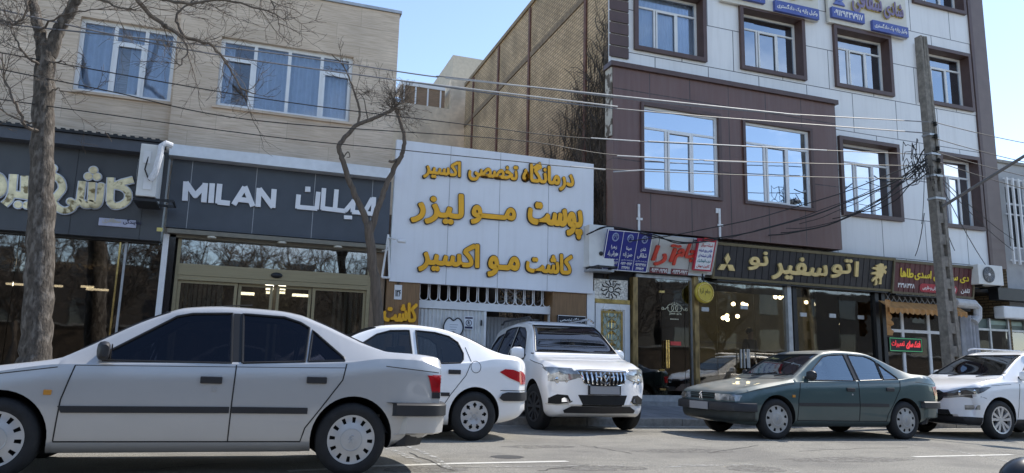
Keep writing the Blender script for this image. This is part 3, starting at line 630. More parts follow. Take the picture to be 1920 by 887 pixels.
def brow(words, yb0, yb1, g, grow=.0, bold=.034):
    """words: (text, px x0, y0, x1, y1) boxes read off the board"""
    fr = Frame((0, BY, 0))
    for i, (sx, x0, y0, x1, y1) in enumerate(words):
        a = at(x0, (y0+y1)/2, BY).x; b = at(x1, (y0+y1)/2, BY).x; xm = (x0+x1)/2
        c = at(xm, y1, BY).z; d = at(xm, y0, BY).z
        m1 = MB(); fr.text(m1, sx, a, b, c, d, .003, .035, bold+.016, 5, 0, .020); le = m1.build('lettering', outl, bb)
        m2 = MB(); fr.text(m2, sx, a, b, c, d, .044, .008, bold, 5, 0, 0); m2.build('letter_face', yellow, le)
brow([('درمانگاه', 978, 307, 1075, 356), ('تخصصی', 877, 307, 970, 344), ('اکسیر', 793, 300, 863, 338)], 0, 0, 0)
brow([('پوست', 988, 383, 1091, 446), ('مـــو', 882, 387, 966, 424), ('لیزر', 770, 360, 869, 422)], 0, 0, 0)
brow([('کاشت', 985, 475, 1072, 514), ('مـو', 913, 480, 973, 521), ('اکسیر', 784, 454, 898, 513)], 0, 0, 0)

# ------------------------------------------------------------------ gate with scroll railing, wood clad pillars
wood = mat('brown_cladding', (.21, .12, .055), .5, var=.25, scale=5, stretch=(14, 1, .6))
GY = FY+.12
gz0 = .22
gx0, gx1 = at(783, 600, GY).x, at(1033, 600, GY).x
rz0 = at(900, 583, GY).z; rz1 = at(900, 569, GY).z
gt = thing('gate', ((gx0+gx1)/2, GY, gz0), 'white corrugated steel gate under the billboard with a scrollwork railing on top', 'gate')
MB().box(gx0, gx1, GY-.05, GY+.08, rz0, rz1).build('top_rail', white_paint, gt)
def corr(x0, x1, z0, z1, y, p=.085, d=.022):
    mb = MB(); V = []; n = int((x1-x0)/p*4); k = 0
    prof = (0, 0, d, d)
    for i in range(n+1): x = x0+(x1-x0)*i/n; V += [(x, y-prof[i % 4], z0), (x, y-prof[i % 4], z1)]
    mb.add(V, [(2*i, 2*i+2, 2*i+3, 2*i+1) for i in range(n)]); return mb
gm = at(909, 600, GY).x
corr(gx0+.02, gm-.03, gz0+.05, rz0-.01, GY).build('gate_leaf', mat('gate_white', (.60, .60, .59), .5, var=.06), gt)
MB().box(gm-.03, gm+.02, GY-.045, GY+.05, gz0, rz0-.003).build('gate_post', white_paint, gt)
corr(gm+.02, gx1-.06, gz0+.05, rz0-.08, GY+.55).build('gate_leaf', mat('gate_grey', (.42, .42, .42), .5, var=.06), gt)
MB().box(gx1-.06, gx1, GY-.04, GY+.05, gz0, rz0-.003).build('gate_post', white_paint, gt)
for k, x in enumerate((gm-.09,)): MB().box(x-.02, x+.01, GY-.07, GY-.04, rz0-.32, rz0-.2).build('latch', black_metal, gt)
rt_ = at(900, 535, GY).z+.25
pit = (gx1-gx0)/14
for k in range(14):
    cx = gx0+pit*(k+.5); r_ = pit*.42; zb_ = rz1+r_*.9; ln = [(cx-r_, GY, rt_)]
    for i in range(13): a = math.pi+math.pi*i/12; ln.append((cx+r_*math.cos(a), GY, zb_+r_*.9*math.sin(a)))
    ln.append((cx+r_, GY, rt_)); MB().tube(ln, .012, 5).build('scroll_bar', white_paint, gt)
dk = MB().box(gx0-.3, gx1+.3, GY+4.5, GY+4.6, 0, 5).box(gx0, gx1, GY+.6, GY+4.5, rt_+.2, rt_+.3)
dk.build('passage', mat('passage_wall', (.16, .12, .09), .9, var=.3, scale=2), gt)
jk = MB()
for k in range(7):
    a = at(random.uniform(930, 1020), 566, GY+.4); b = a+Vector((random.uniform(-.5, 1.0), random.uniform(.1, .6), random.uniform(.1, .5))); jk.tube([a, b], .02, 5)
jk.build('stored_pipe', steel, gt)
# pillars
wl0, wl1 = at(701, 580, GY).x, at(782, 580, GY).x
p = thing('pillar', ((wl0+wl1)/2, FY, gz0), 'brown wood clad gate pillar carrying a yellow Persian word and a house number', 'pillar')
XAR = XA1+.02
MB().box(max(wl0, XAR), wl1-.004, FY-.08, GY+.3, gz0, bz0+.1).build('cladding', wood, p)
fr = Frame((0, FY-.082, 0)); a = rect(719, 565, 781, 606, FY-.09)
m2 = MB(); fr.text(m2, 'کاشت', a[0], a[1], a[2], a[3], 0, .05, .035); m2.build('lettering', yellow, p)
hn = thing('house_number_plate', (at(746, 553, FY-.1).x, FY-.1, at(746, 567, FY-.1).z), 'small white house number plate high on the brown pillar beside the gate', 'number plate')
a = rect(740, 534, 752.5, 562, FY-.09); MB().box(a[0], a[1], FY-.1, FY-.083, a[2], a[3]).build('plate', white_paint, hn)
fr = Frame((a[0], FY-.1002, a[2])); ww, hh = a[1]-a[0], a[3]-a[2]
m2 = MB(); fr.text(m2, '۱۲۶', .02, ww-.02, .06, .2, 0, .004, .02); m2.build('writing', cable, hn); m2 = MB(); fr.text(m2, '۱۳', .035, ww-.035, .3, .38, 0, .004, .02); m2.build('writing', cable, hn)
pr0, pr1 = at(1034, 580, FY).x, at(1097, 580, FY).x
p = thing('pillar', ((pr0+pr1)/2, FY, gz0), 'plain brown wood clad pillar on the right side of the gate', 'pillar')
MB().box(pr0, pr1, FY-.06, GY+.3, gz0, bz0+.1).build('cladding', wood, p)
# tooth shaped sign and no parking notice on the gate
c = at(850, 612, GY-.06)
tooth = []
for i in range(40):
    t = 2*math.pi*i/40; x = .22*math.cos(t)*(1-.12*math.sin(t)); z = .2*math.sin(t)
    if math.sin(t) > .6: z -= .09*math.exp(-(x/.07)**2)
    if math.sin(t) < -.4: z += .1*math.exp(-(x/.06)**2)
    tooth.append((x, z*1.15))
ts = thing('tooth_sign', (c.x, GY-.05, c.z-.25), 'tooth shaped white sign with a black outline hung on the white gate', 'sign')
MB().prism(tooth, (c.x, GY-.03, c.z), (1, 0, 0), (0, 0, 1), (0, -1, 0), .03).build('board', mat('sign_white', (.72, .74, .77), .5, var=.03), ts)
mb = MB(); mb.tube([(c.x+q[0]*.97, GY-.064, c.z+q[1]*.97) for q in tooth+tooth[:1]], .014, 6); mb.build('outline', cable, ts)
mb = MB()
for k in range(4): mb.box(c.x-.08, c.x+.1-.02*k, GY-.063, GY-.0603, c.z+.03-.05*k, c.z+.04-.05*k)
mb.build('writing', mat('grey_ink', (.3, .32, .38), .6), ts)
a = rect(871, 593, 887, 618, GY-.05)
ns = thing('parking_notice', ((a[0]+a[1])/2, GY-.04, a[2]), 'white paper notice with a black circled letter stuck on the gate', 'notice')
MB().box(a[0], a[1], GY-.05, GY-.023, a[2], a[3]).build('sheet', mat('sign_white', (.72, .74, .77)), ns)
mb = MB(); cx, cz = (a[0]+a[1])/2, (a[2]+a[3])/2; mb.tube([(cx+.062*math.cos(t*math.pi/10), GY-.053, cz+.062*math.sin(t*math.pi/10)) for t in range(21)], .008, 5)
fr = Frame((0, GY-.0505, 0)); fr.text(mb, 'R', cx-.025, cx+.028, cz-.037, cz+.037, 0, .004, .03); mb.box(a[0]+.015, a[1]-.015, GY-.053, GY-.0505, a[3]-.05, a[3]-.015); mb.box(a[0]+.015, a[1]-.015, GY-.053, GY-.0505, a[2]+.015, a[2]+.06)
mb.build('print', mat('ink_navy', (.02, .02, .06)), ns)
# black plaque on the right pillar
PYY = FY-.12
a = (at(1046, 600, PYY).x, at(1098, 600, PYY).x, at(1072, 640, PYY).z, at(1072, 592, PYY).z)
ps = thing('wall_plaque', ((a[0]+a[1])/2, PYY, a[2]), 'black plaque with white Persian writing on the right gate pillar', 'plaque')
MB().box(a[0], a[1], PYY, FY-.063, a[2], a[3]).build('board', mat('gloss_black', (.02, .022, .03), .25), ps)
fm_ = MB(); q = .012
for r4 in ((a[0], a[1], a[2], a[2]+q), (a[0], a[1], a[3]-q, a[3]), (a[0], a[0]+q, a[2]+q, a[3]-q), (a[1]-q, a[1], a[2]+q, a[3]-q)): fm_.box(r4[0]+.004, r4[1]-.004, PYY-.004, PYY-.0005, r4[2], r4[3])
fm_.build('border', white_paint, ps)
fr = Frame((a[0], PYY-.0005, a[2])); W_ = a[1]-a[0]; H_ = a[3]-a[2]
m2 = MB(); fr.text(m2, 'درمانگاه تخصصی', .05, W_-.05, H_*.74, H_*.92, 0, .004, .015); fr.text(m2, 'پوست مو لیزر', .05, W_-.05, H_*.46, H_*.64, 0, .004, .015); fr.text(m2, 'اکسیر', W_*.55, W_-.05, H_*.18, H_*.36, 0, .004, .015)
m2.build('writing', mat('white_ink', (.75, .75, .75), .5), ps)

# ------------------------------------------------------------------ the four storey building on the right
BW = FY                                              # white facade plane
BF = FY-.34                                          # face of the brown bay
panel_w = brickmat('white_panel', (.70, .70, .705), (.73, .73, .735), (.11, .11, .12), 1.55, 1.13, .012, .5, bump=.3, var=.03, rough=.32, loc=(.3, 0, .45))
panel_b = brickmat('brown_panel', (.118, .060, .050), (.125, .065, .055), (.03, .018, .015), 1.12, 1.72, .014, 0, bump=.3, var=.1, rough=.4, loc=(.12, 0, .35), grain=.25, gstretch=(4, 1, .25), gscale=3, gcol=(.165, .10, .09))
brown = mat('brown_trim', (.085, .05, .045), .4, var=.12, scale=4)
brown_edge = mat('brown_pilaster', (.15, .11, .1), .45, var=.1, scale=3)
ybrick = brickmat('yellow_brick', (.53, .39, .24), (.42, .305, .18), (.16, .12, .08), .26, .085, .012, .5, rot=(R(90), 0, R(90)), bump=.9, var=.28, rough=.9)
def dark_mottle(m):
    """a dark mottled tone spreading from the street corner of the wall"""
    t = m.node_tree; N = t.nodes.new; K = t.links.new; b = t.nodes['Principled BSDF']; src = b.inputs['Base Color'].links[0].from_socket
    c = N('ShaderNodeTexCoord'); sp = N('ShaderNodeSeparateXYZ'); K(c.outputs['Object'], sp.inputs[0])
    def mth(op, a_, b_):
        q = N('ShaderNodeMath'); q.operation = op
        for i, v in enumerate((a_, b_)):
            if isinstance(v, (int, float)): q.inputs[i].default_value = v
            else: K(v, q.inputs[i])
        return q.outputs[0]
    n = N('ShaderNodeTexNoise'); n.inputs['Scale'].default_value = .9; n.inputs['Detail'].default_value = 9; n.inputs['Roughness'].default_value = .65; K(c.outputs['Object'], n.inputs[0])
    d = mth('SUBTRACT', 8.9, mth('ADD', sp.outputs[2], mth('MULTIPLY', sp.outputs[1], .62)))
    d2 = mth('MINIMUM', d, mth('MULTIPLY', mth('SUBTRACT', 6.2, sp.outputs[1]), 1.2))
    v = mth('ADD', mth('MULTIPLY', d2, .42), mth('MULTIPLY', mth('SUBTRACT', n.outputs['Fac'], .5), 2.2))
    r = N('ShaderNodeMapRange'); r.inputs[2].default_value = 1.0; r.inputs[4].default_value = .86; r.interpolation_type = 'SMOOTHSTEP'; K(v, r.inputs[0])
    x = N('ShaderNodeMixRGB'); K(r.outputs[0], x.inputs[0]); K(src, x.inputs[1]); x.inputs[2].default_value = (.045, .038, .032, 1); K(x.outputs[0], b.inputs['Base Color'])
XB0 = at(1142, 60, BW).x; XB1 = at(1868, 300, BW).x
ZT = 12.7
bB = thing('office_building', ((XB0+XB1)/2, BW, .3), 'four storey white panelled building with a dark brown bay and a bare brick side wall', 'building')
def wr(x0, y0, x1, y1, Y, tr_=None, bl=None):
    """window rect from pixel corners top-left / bottom-right (averaged with the other two corners when given)"""
    a = at(x0, y0, Y); b = at(x1, y1, Y); z1, z0, X0, X1 = a.z, b.z, a.x, b.x
    if tr_: c = at(*tr_, Y); z1 = (z1+c.z)/2; X1 = (X1+c.x)/2
    if bl: c = at(*bl, Y); z0 = (z0+c.z)/2; X0 = (X0+c.x)/2
    return X0, X1, z0, z1
streaks(panel_w, .22, (.42, .41, .40)); streaks(panel_b, .3, (.17, .12, .11))
IN = .30                                             # how deep the upper windows sit inside their brown boxes
WN = {}
WN['u1'] = wr(1188, -22, 1323, 119, BW, bl=(1187, 100)); WN['u2'] = wr(1385, 6, 1508, 151, BW, (1506, 31), (1386, 131))
WN['u3'] = wr(1560, 44, 1673, 181, BW, (1667, 67), (1564, 163)); WN['u4'] = wr(1716, 78, 1824, 208, BW, (1815, 101), (1722, 190))
WN['l3'] = wr(1570, 256, 1691, 417, BW, (1682, 272), (1577, 407)); WN['l4'] = wr(1757, 285, 1845, 432, BW, (1832, 296), (1768, 424))
bump_z = at(1760, 17, BW)
WN['t5'] = (at(1712, 5, BW).x, at(1808, 20, BW).x, at(1760, 18, BW).z, at(1760, 18, BW).z+1.9)
dx = WN['u4'][1]-WN['u4'][0]
# level the rows so sills line up
for row in (('u1', 'u2', 'u3', 'u4'), ('l3', 'l4')):
    z0 = sum(WN[k][2] for k in row)/len(row); z1 = sum(WN[k][3] for k in row)/len(row)
    for k in row: WN[k] = (WN[k][0], WN[k][1], z0, z1)
z5 = (WN['t5'][2], WN['t5'][3])
for k in ('u1', 'u2', 'u3', 'u4'): WN['x'+k] = (WN[k][0], WN[k][1], z5[0], z5[1]); 
del WN['t5']
inner = {}
fb = .10
for k, q in WN.items(): inner[k] = (q[0]+fb, q[1]-fb, q[2]+fb, q[3]-fb)
zb0 = at(1148, 428, BF).z; zb0 = (zb0+at(1575, 467, BF).z)/2
zb1 = (at(1150, 126, BF).z+at(1568, 196, BF).z)/2
bxa, bxb = (at(1150, 130, BF).x+at(1148, 425, BF).x)/2, (at(1568, 195, BF).x+at(1576, 465, BF).x)/2
mb = MB(); wall_holes(mb, XB0, XB1-.55, zb0-.05, ZT, BW, list(inner.values()), IN); mb.build('wall', panel_w, bB)
X3, X4 = XB1-.55, XB1
wall_holes(MB(), X3, X4, zb0-.05, ZT, BW-.02, [], .1).box(X3, X4-.002, BW+.1, BW+.2, zb0, ZT).build('pilaster', brown_edge, bB)
MB().box(X3-.12, X3-.003, BW-.05, BW+.1, zb0-.05, ZT).build('pilaster_edge', brown, bB)
# brick side wall with rusty steel columns
mb = MB(); DY = at(0, 0, 1)
yb = atx(871, 229, XB0).y
sidez = ZT-.35
mb.add([(XB0, BW-.0, 0), (XB0, yb, 0), (XB0, yb, sidez), (XB0, BW, sidez)], [(0, 1, 2, 3)]); dark_mottle(ybrick); mb.build('side_wall', ybrick, bB)
rust = mat('rusty_steel', (.13, .062, .045), .7, var=.35, scale=9)
for px, py in ((888, 180), (935, 150), (993, 130), (1099, 80)):
    y = atx(px, py, XB0).y; MB().box(XB0-.05, XB0-.002, y-.07, y+.07, .3, sidez-.05).build('steel_column', rust, bB)
zz = atx(960, 150, XB0).z
zz = (atx(874, 227, XB0).z+atx(1094, 6, XB0).z)/2
MB().box(XB0-.03, XB0-.003, BW+.1, yb, zz-.09, zz+.09).build('floor_beam', mat('beam_mortar', (.2, .15, .10), .9, var=.25, scale=8), bB)
MB().box(XB0-.06, XB0+.3, BW+.01, yb+.03, sidez+.003, sidez+.14).build('parapet', mat('stained_mortar', (.26, .2, .13), .9, var=.25, scale=8), bB)
MB().box(XB0+.05, XB1-.02, BW+.25, yb, ZT-.6, ZT-.5).build('roof', conc, bB)
ybrick2 = brickmat('rear_brick', (.53, .39, .24), (.42, .305, .18), (.16, .12, .08), .26, .085, .012, .5, rot=(R(90), 0, R(90)), bump=.6, var=.28, rough=.9)
MB().add([(XB1, BW, 0), (XB1, yb, 0), (XB1, yb, ZT), (XB1, BW, ZT)], [(0, 3, 2, 1)]).add([(XB0, yb, 0), (XB1, yb, 0), (XB1, yb, ZT-.4), (XB0, yb, ZT-.4)], [(0, 1, 2, 3)]).build('rear_wall', ybrick2, bB)
# quoins on the corner
qm = MB(); zq = at(1160, 110, BW).z; xq0, xq1 = XB0-.012, at(1177, 60, BW).x
k = 0
while zq+.02 < ZT:
    MB().box(xq0, xq1, BW-.05, BW-.004, zq+.02, zq+.285).box(xq0, xq0+.006, BW-.003, BW+.05, zq+.02, zq+.285).build('quoin', brown, bB); zq += .305
MB().box(XB0-.02, XB0+.02, BW-.035, BW+.0, zb1, ZT).build('corner_trim', white_paint, bB)
# bay
B1 = wr(1201, 195, 1352, 377, BF, (1352, 217), (1201, 362)); B2 = wr(1392, 218, 1528, 395, BF, (1521, 241), (1394, 382))
z0 = (B1[2]+B2[2])/2; z1 = (B1[3]+B2[3])/2; B1 = (B1[0], B1[1], z0, z1); B2 = (B2[0], B2[1], z0, z1)
mb = MB(); wall_holes(mb, bxa, bxb, zb0, zb1, BF, [(q[0]+.07, q[1]-.07, q[2]+.07, q[3]-.07) for q in (B1, B2)], .12)
mb.add([(bxa, BF, zb0), (bxa, BW, zb0), (bxa, BW, zb1), (bxa, BF, zb1)], [(0, 1, 2, 3)]).add([(bxb, BF, zb0), (bxb, BW, zb0), (bxb, BW, zb1), (bxb, BF, zb1)], [(0, 3, 2, 1)])
mb.add([(bxa, BF, zb0), (bxb, BF, zb0), (bxb, BW, zb0), (bxa, BW, zb0)], [(0, 1, 2, 3)]).build('bay', panel_b, bB)
MB().box(bxa-.08, bxb+.07, BF-.07, BW-.003, zb1+.003, zb1+.12).build('bay_cornice', brown, bB)
side_plaster = mat('flaked_plaster', (.5, .48, .42), .9, var=.1, alt=(.12, .1, .08), altpos=(.5, .58), altscale=5)
MB().box(bxa-.035, bxa-.003, BF+.02, BW-.01, zb1-1.7, zb1-.01).build('plaster_strip', side_plaster, bB)
def surround(q, y0, y1, t, name='window_surround'):
    mb = MB(); mb.box(q[0], q[1], y0, y1, q[2], q[2]+t).box(q[0], q[1], y0, y1, q[3]-t, q[3]).box(q[0], q[0]+t, y0, y1, q[2]+t, q[3]-t).box(q[1]-t, q[1], y0, y1, q[2]+t, q[3]-t)
    return mb.build(name, brown, bB)
for q in (B1, B2):
    surround(q, BF-.05, BF+.02, .075)
    f = bars_window(bB, q[0]+.075, q[1]-.075, q[2]+.075, q[3]-.075, BF+.045, [('h', .745, 0, 1), ('v', .31, 0, .745), ('v', .66, 0, .745)], white_alu, sky_glass, .06, .06, None, [(.33, .64, .015, .735)])
    MB().box(q[0], q[1], BF+.7, BF+.75, q[2]-.3, q[3]+.3).build('room_wall', dark_room, f)
for k, q in WN.items():
    surround(q, BW-.09, BW+IN-.004, fb+.003)
    lo = k.startswith('l')
    i = (q[0]+fb+.006, q[1]-fb-.006, q[2]+fb+.006, q[3]-fb-.006)
    f = bars_window(bB, *i, BW+IN-.02-.07, [('h', .745, 0, 1), ('v', .33, 0, .745), ('v', .68, 0, .745)], white_alu, sky_glass if lo else (win_glass if k == 'u1' else upper_glass), .055, .06,
                    (blind_m, .012, .11, .12, []) if k == 'u1' else None, [(.35, .66, .015, .735)])
    MB().box(i[0]-.1, i[1]+.1, BW+IN+.5, BW+IN+.55, i[2]-.1, i[3]+.1).build('room_wall', mat('upper_room', (.12, .14, .19), .8, var=.2), f)
# white PVC conduits on the bay
pv_ = mat('white_conduit', (.66, .66, .66), .5)
for px, ya, yb_ in ((1198, 383, 432), (1349, 391, 447)):
    a = at(px, ya, BF-.02); b = at(px, yb_, BF-.02); mb = MB().box(a.x-.025, a.x+.025, BF-.03, BF-.002, b.z, a.z); z = (a.z*.45+b.z*.55); mb.box(a.x-.06, a.x+.09, BF-.028, BF-.0035, z-.03, z+.02)
    if px > 1300: mb.box(a.x-.1, a.x-.03, BF-.028, BF-.0035, a.z-.12, a.z)
    mb.build('conduit', pv_, bB)

# ------------------------------------------------------------------ dead creeper on the brick wall: hundreds of bare stems nobody could count
rnd = random.Random(3); cv = MB()
ylo, yhi = BW+.05, yb-1.5
for k in range(1000):
    y = BW+.05+(yhi-ylo)*(rnd.random()**2.0); z = .5+rnd.random()*1.2
    top = 9.2-(y-BW)*.70+rnd.gauss(0, .5)
    z += (rnd.random()**1.3)*max(.5, top-1.5); n = rnd.randint(4, 8); pts = []
    dy = rnd.gauss(0, .14)
    for i in range(n):
        pts.append((XB0-.02-rnd.random()*.10, min(max(y, BW+.03), yb), z)); z += rnd.uniform(.12, .30); dy += rnd.gauss(.02, .12); y += dy*.5
        if z > top+.6: break
    if len(pts) > 2: cv.tube(pts, [rnd.uniform(.009, .02)*(1-.5*i/len(pts)) for i in range(len(pts))], 3, cap=False)
o = cv.build('dead_creeper', mat('dead_stem', (.085, .068, .054), .9, var=.4, scale=6)); tag(o, 'dark leafless creeper matted over the brick side wall', 'creeper', kind='stuff')

# ------------------------------------------------------------------ ground floor of that building
zc = zb0-.06
gf = MB()
def px_x(px, py=600, Y=FY): return at(px, py, Y).x
# stair door with a gilded pane
d0, d1 = px_x(1116), px_x(1180)
ztr = at(1148, 570, FY).z; ztop = at(1148, 519, FY).z
dr = MB().box(d0, d0+.13, FY-.03, FY+.06, .3, ztr).box(d1-.13, d1, FY-.03, FY+.06, .3, ztr).box(d0+.13, d1-.13, FY-.03, FY+.06, ztr-.13, ztr)
do = dr.build('entrance_door', white_paint, bB)
MB().box(d0+.13, d1-.13, FY, FY+.05, .3, ztr-.13).build('door_leaf', white_paint, do)
a = rect(1126, 582, 1167, 690, FY-.01)
MB().box(a[0], a[1], FY-.02, FY-.003, a[2]-.6, a[3]).build('door_glass', mat('etched_glass', (.30, .36, .31), .25, var=.25, scale=16), do)
mb = MB()
for r4 in ((a[0], a[1], a[3]-.05, a[3]), (a[0], a[0]+.05, a[2]-.6, a[3]-.05), (a[1]-.05, a[1], a[2]-.6, a[3]-.05)): mb.box(r4[0], r4[1], FY-.035, FY-.021, r4[2], r4[3])
mb.build('door_beading', brass, do)
mb = MB(); cx = (a[0]+a[1])/2
def scroll(mb, cx, cz, s, y, flip=1, r=.008):
    pts = [(cx+flip*s*(.05+.05*t/4)*math.cos(t*.9), y, cz+s*(.05+.05*t/4)*math.sin(t*.9)+s*.03*t) for t in range(16)]; mb.tube(pts, r, 4)
for k in range(6):
    cz = a[3]-.2-.26*k
    scroll(mb, cx-.05, cz-.1, .8, FY-.024, -1); scroll(mb, cx+.05, cz-.1, .8, FY-.024, 1); mb.tube([(cx, FY-.024, cz), (cx, FY-.024, cz-.2)], .008, 4)
mb.build('ornament', brass, do)
a = rect(1114, 522, 1177, 563, FY-.02)
tp = MB().box(a[0], a[1], FY-.02, FY+.05, a[2], a[3]).build('transom_panel', mat('hammered_silver', (.5, .47, .42), .3, .7, var=.5, scale=30, bump=.6, bscale=40), do)
mb = MB(); cx, cz = (a[0]+a[1])/2, (a[2]+a[3])/2
for k in range(12):
    t = k*math.pi/6; mb.tube([(cx+.1*math.cos(t), FY-.026, cz+.1*math.sin(t)), (cx+.2*math.cos(t+.25), FY-.026, cz+.2*math.sin(t+.25)), (cx+.26*math.cos(t), FY-.026, cz+.22*math.sin(t))], .014, 4)
    mb.tube([(cx+.07*math.cos(t+i*.5)*1.0, FY-.026, cz+.07*math.sin(t+i*.5)) for i in range(3)], .012, 4)
mb.build('ornament', black_metal, tp)
MB().box(a[0]-.03, d1, FY-.04, FY+.04, ztr+.003, a[2]-.003).build('transom_rail', brass, do)
for px in (1187, 1301.5): 
    x = px_x(px); MB().box(x-.06, x+.06, FY-.12, FY+.1, .3, at(px, 520, FY).z).build('gilded_column', mat('gold_leaf', (.26, .18, .075), .35, .4, var=.6, scale=7, stretch=(1, 1, .5)), bB, bevel=.01)
MB().box(px_x(1098)+.01, px_x(1113), FY-.05, FY+.08, .25, at(1105, 545, FY).z).build('service_pier', white_paint, bB)
ip = MB(); x = px_x(1104); z = at(1104, 645, FY).z
ip.box(x-.07, x+.08, FY-.085, FY-.052, z, z+.42); io = ip.build('intercom', mat('intercom_grey', (.5, .5, .5), .4), bB)
mb = MB()
for i in range(4): mb.box(x-.04, x+.05, FY-.09, FY-.0855, z+.05+.09*i, z+.09+.09*i)
mb.build('buttons', cable, io)
def shopfront(x0, x1, z1, doors, m, name='shopfront', yy=FY, frame=steel):
    f = MB().box(x0, x1, yy-.03, yy+.05, .28, .42).box(x0, x1, yy-.03, yy+.05, z1, z1+.08).box(x0-.02, x0+.004, yy-.028, yy+.048, .29, z1+.07).box(x1-.004, x1+.02, yy-.028, yy+.048, .29, z1+.07)
    f = f.build(name, frame, bB)
    xs_ = [x0]+doors+[x1]
    for a, b in zip(xs_[:-1], xs_[1:]): pane(f, a+.006, b-.006, .425, z1-.003, yy+.01, m)
    return f
jz = at(1245, 523, FY).z
js = shopfront(px_x(1193), px_x(1296), jz, [px_x(1241), px_x(1284)], dark_glass)
mb = MB()
for px in (1246, 1250): x = px_x(px, 650); mb.tube([(x, FY-.08, at(px, 690, FY).z), (x, FY-.08, at(px, 638, FY).z)], .016, 8)
for z in (at(1248, 680, FY).z, at(1248, 645, FY).z): mb.box(px_x(1244), px_x(1252), FY-.08, FY+.008, z-.01, z+.01)
mb.build('door_handle', brass, js)
for (px, py) in ((1241, 547), (1241, 694), (1243, 730)): q = at(px, py, FY); MB().box(q.x-.07, q.x+.07, FY-.012, FY+.006, q.z-.025, q.z+.025).build('patch_fitting', brass, js)
fr = Frame((0, FY+.008, 0)); cre = mat('cream_vinyl', (.62, .58, .42), .5)
mb = MB(); a = rect(1255, 585, 1278, 592, FY); fr.text(mb, 'Jam ara', a[0], a[1], a[2], a[3], 0, .004, .01)
c = at(1265, 578, FY)
for k in (-1, 0, 1): mb.tube([(c.x+k*.11+.085*math.cos(t*math.pi/9), FY+.003, c.z+.085*math.sin(t*math.pi/9)) for t in range(19)], .008, 4)
for s in (-1, 1): mb.tube([(c.x+s*(.16+.02*t), FY+.003, c.z+.03*math.sin(t*.9)-.01) for t in range(9)], .008, 4); mb.tube([(c.x+s*.32+.03*math.cos(t), FY+.003, c.z-.02+.03*math.sin(t)) for t in range(7)], .007, 4)
for k in range(5): mb.tube([(c.x-.09+.045*k, FY+.003, c.z+.1), (c.x-.09+.045*k, FY+.003, c.z+.15-.015*abs(k-2))], .008, 4)
for k in range(7): mb.box(c.x-.12+.034*k, c.x-.10+.034*k, FY+.001, FY+.004, c.z-.27, c.z-.245)
mb.build('shop_emblem', cre, js)
a = rect(1257, 640, 1277, 648, FY); mb = MB().box(a[0], a[1], FY-.004, FY+.009, a[2], a[3]); mb.build('red_sticker', mat('red_sticker', (.6, .06, .05), .5), js, bevel=.002)
# showroom
sz = at(1390, 525, FY).z
sh = shopfront(px_x(1309), px_x(1474), sz, [px_x(1345), px_x(1415)], shop_glass)
sz2 = at(1560, 538, FY).z
s2 = shopfront(px_x(1493), px_x(1639), sz2, [px_x(1530), px_x(1574)], shop_glass)
for px in (1478, 1488, 1642, 1654): x = px_x(px); MB().box(x-.06, x+.06, FY-.08, FY+.08, .28, sz2+.2).build('mullion', black_metal if px != 1478 else steel, bB)
for (px, py) in ((1322, 580), (1395, 576), (1506, 590), (1561, 592), (1614, 595)): q = at(px, py, FY); MB().box(q.x-.1, q.x+.1, FY-.012, FY+.006, q.z-.05, q.z+.05).build('patch_fitting', steel, sh if px < 1480 else s2)
for px in (1386, 1392, 1398, 1401): x = px_x(px, 670); MB().tube([(x, FY-.07, at(px, 690, FY).z), (x, FY-.07, at(px, 655, FY).z)], .02, 8).build('door_handle', steel, sh)
rx0, rx1 = px_x(1193), px_x(1656)
rm = MB().box(rx0, rx1, FY+5, FY+5.1, .2, 4.2).box(rx0-.1, rx0, FY+.15, FY+5, .2, 4.2).box(rx1, rx1+.1, FY+.15, FY+5, .2, 4.2).box(rx0, rx1, FY+.1, FY+5, .2, .42).box(rx0, rx1, FY+.1, FY+5, 3.55, 3.65).box(px_x(1303)-.05, px_x(1303)+.05, FY+.1, FY+5, .42, 3.5)
rm.build('showroom_interior', olive_room, bB)
for k, (px, py) in enumerate(((1356, 596), (1363, 592), (1364, 599), (1375, 570), (1393, 570), (1399, 572), (1454, 557), (1463, 558), (1470, 555), (1512, 567), (1528, 571), (1383, 593))):
    q = at(px, py, FY+2.2); MB().ball((q.x, FY+2.2, q.z), .055, 10, 6).build('spot_bulb', bulb_m, bB)
MB().box(px_x(1310), px_x(1640), FY+2.15, FY+2.25, 3.2, 3.25).build('lamp_track', black_metal, bB)
for px, hh_, dd, c_ in ((1215, .9, 1.8, (.12, .10, .08)), (1262, 1.5, 3.2, (.16, .14, .12)), (1335, .75, 2.4, (.06, .06, .07)), (1440, 1.1, 3.6, (.22, .18, .12)), (1525, .8, 2.2, (.08, .08, .09)), (1590, 1.9, 4.2, (.25, .21, .15)), (1622, .9, 2.0, (.10, .07, .05))):
    q = at(px, 650, FY+dd); m_ = MB().box(q.x-.45, q.x+.45, FY+dd, FY+dd+.5, .43, .43+hh_); m_.box(q.x-.48, q.x+.48, FY+dd-.03, FY+dd+.53, .432+hh_, .47+hh_); m_.build('display_counter', mat('counter_%d' % px, c_, .5, var=.2), bB)
MB().box(px_x(1308), px_x(1640), FY+4.95, FY+4.99, 1.9, 1.96).build('wall_rail', steel, bB)
# band behind the signs and the step
MB().box(px_x(1113), px_x(1656), FY+.06, FY+.14, jz-.2, zb0-.055).build('sign_band', black_metal, bB)
MB().box(px_x(1113), px_x(1658), FY-.2, FY+.1, .12, .278).build('step', mat('step_stone', (.25, .25, .25), .5, var=.15, scale=12), bB)
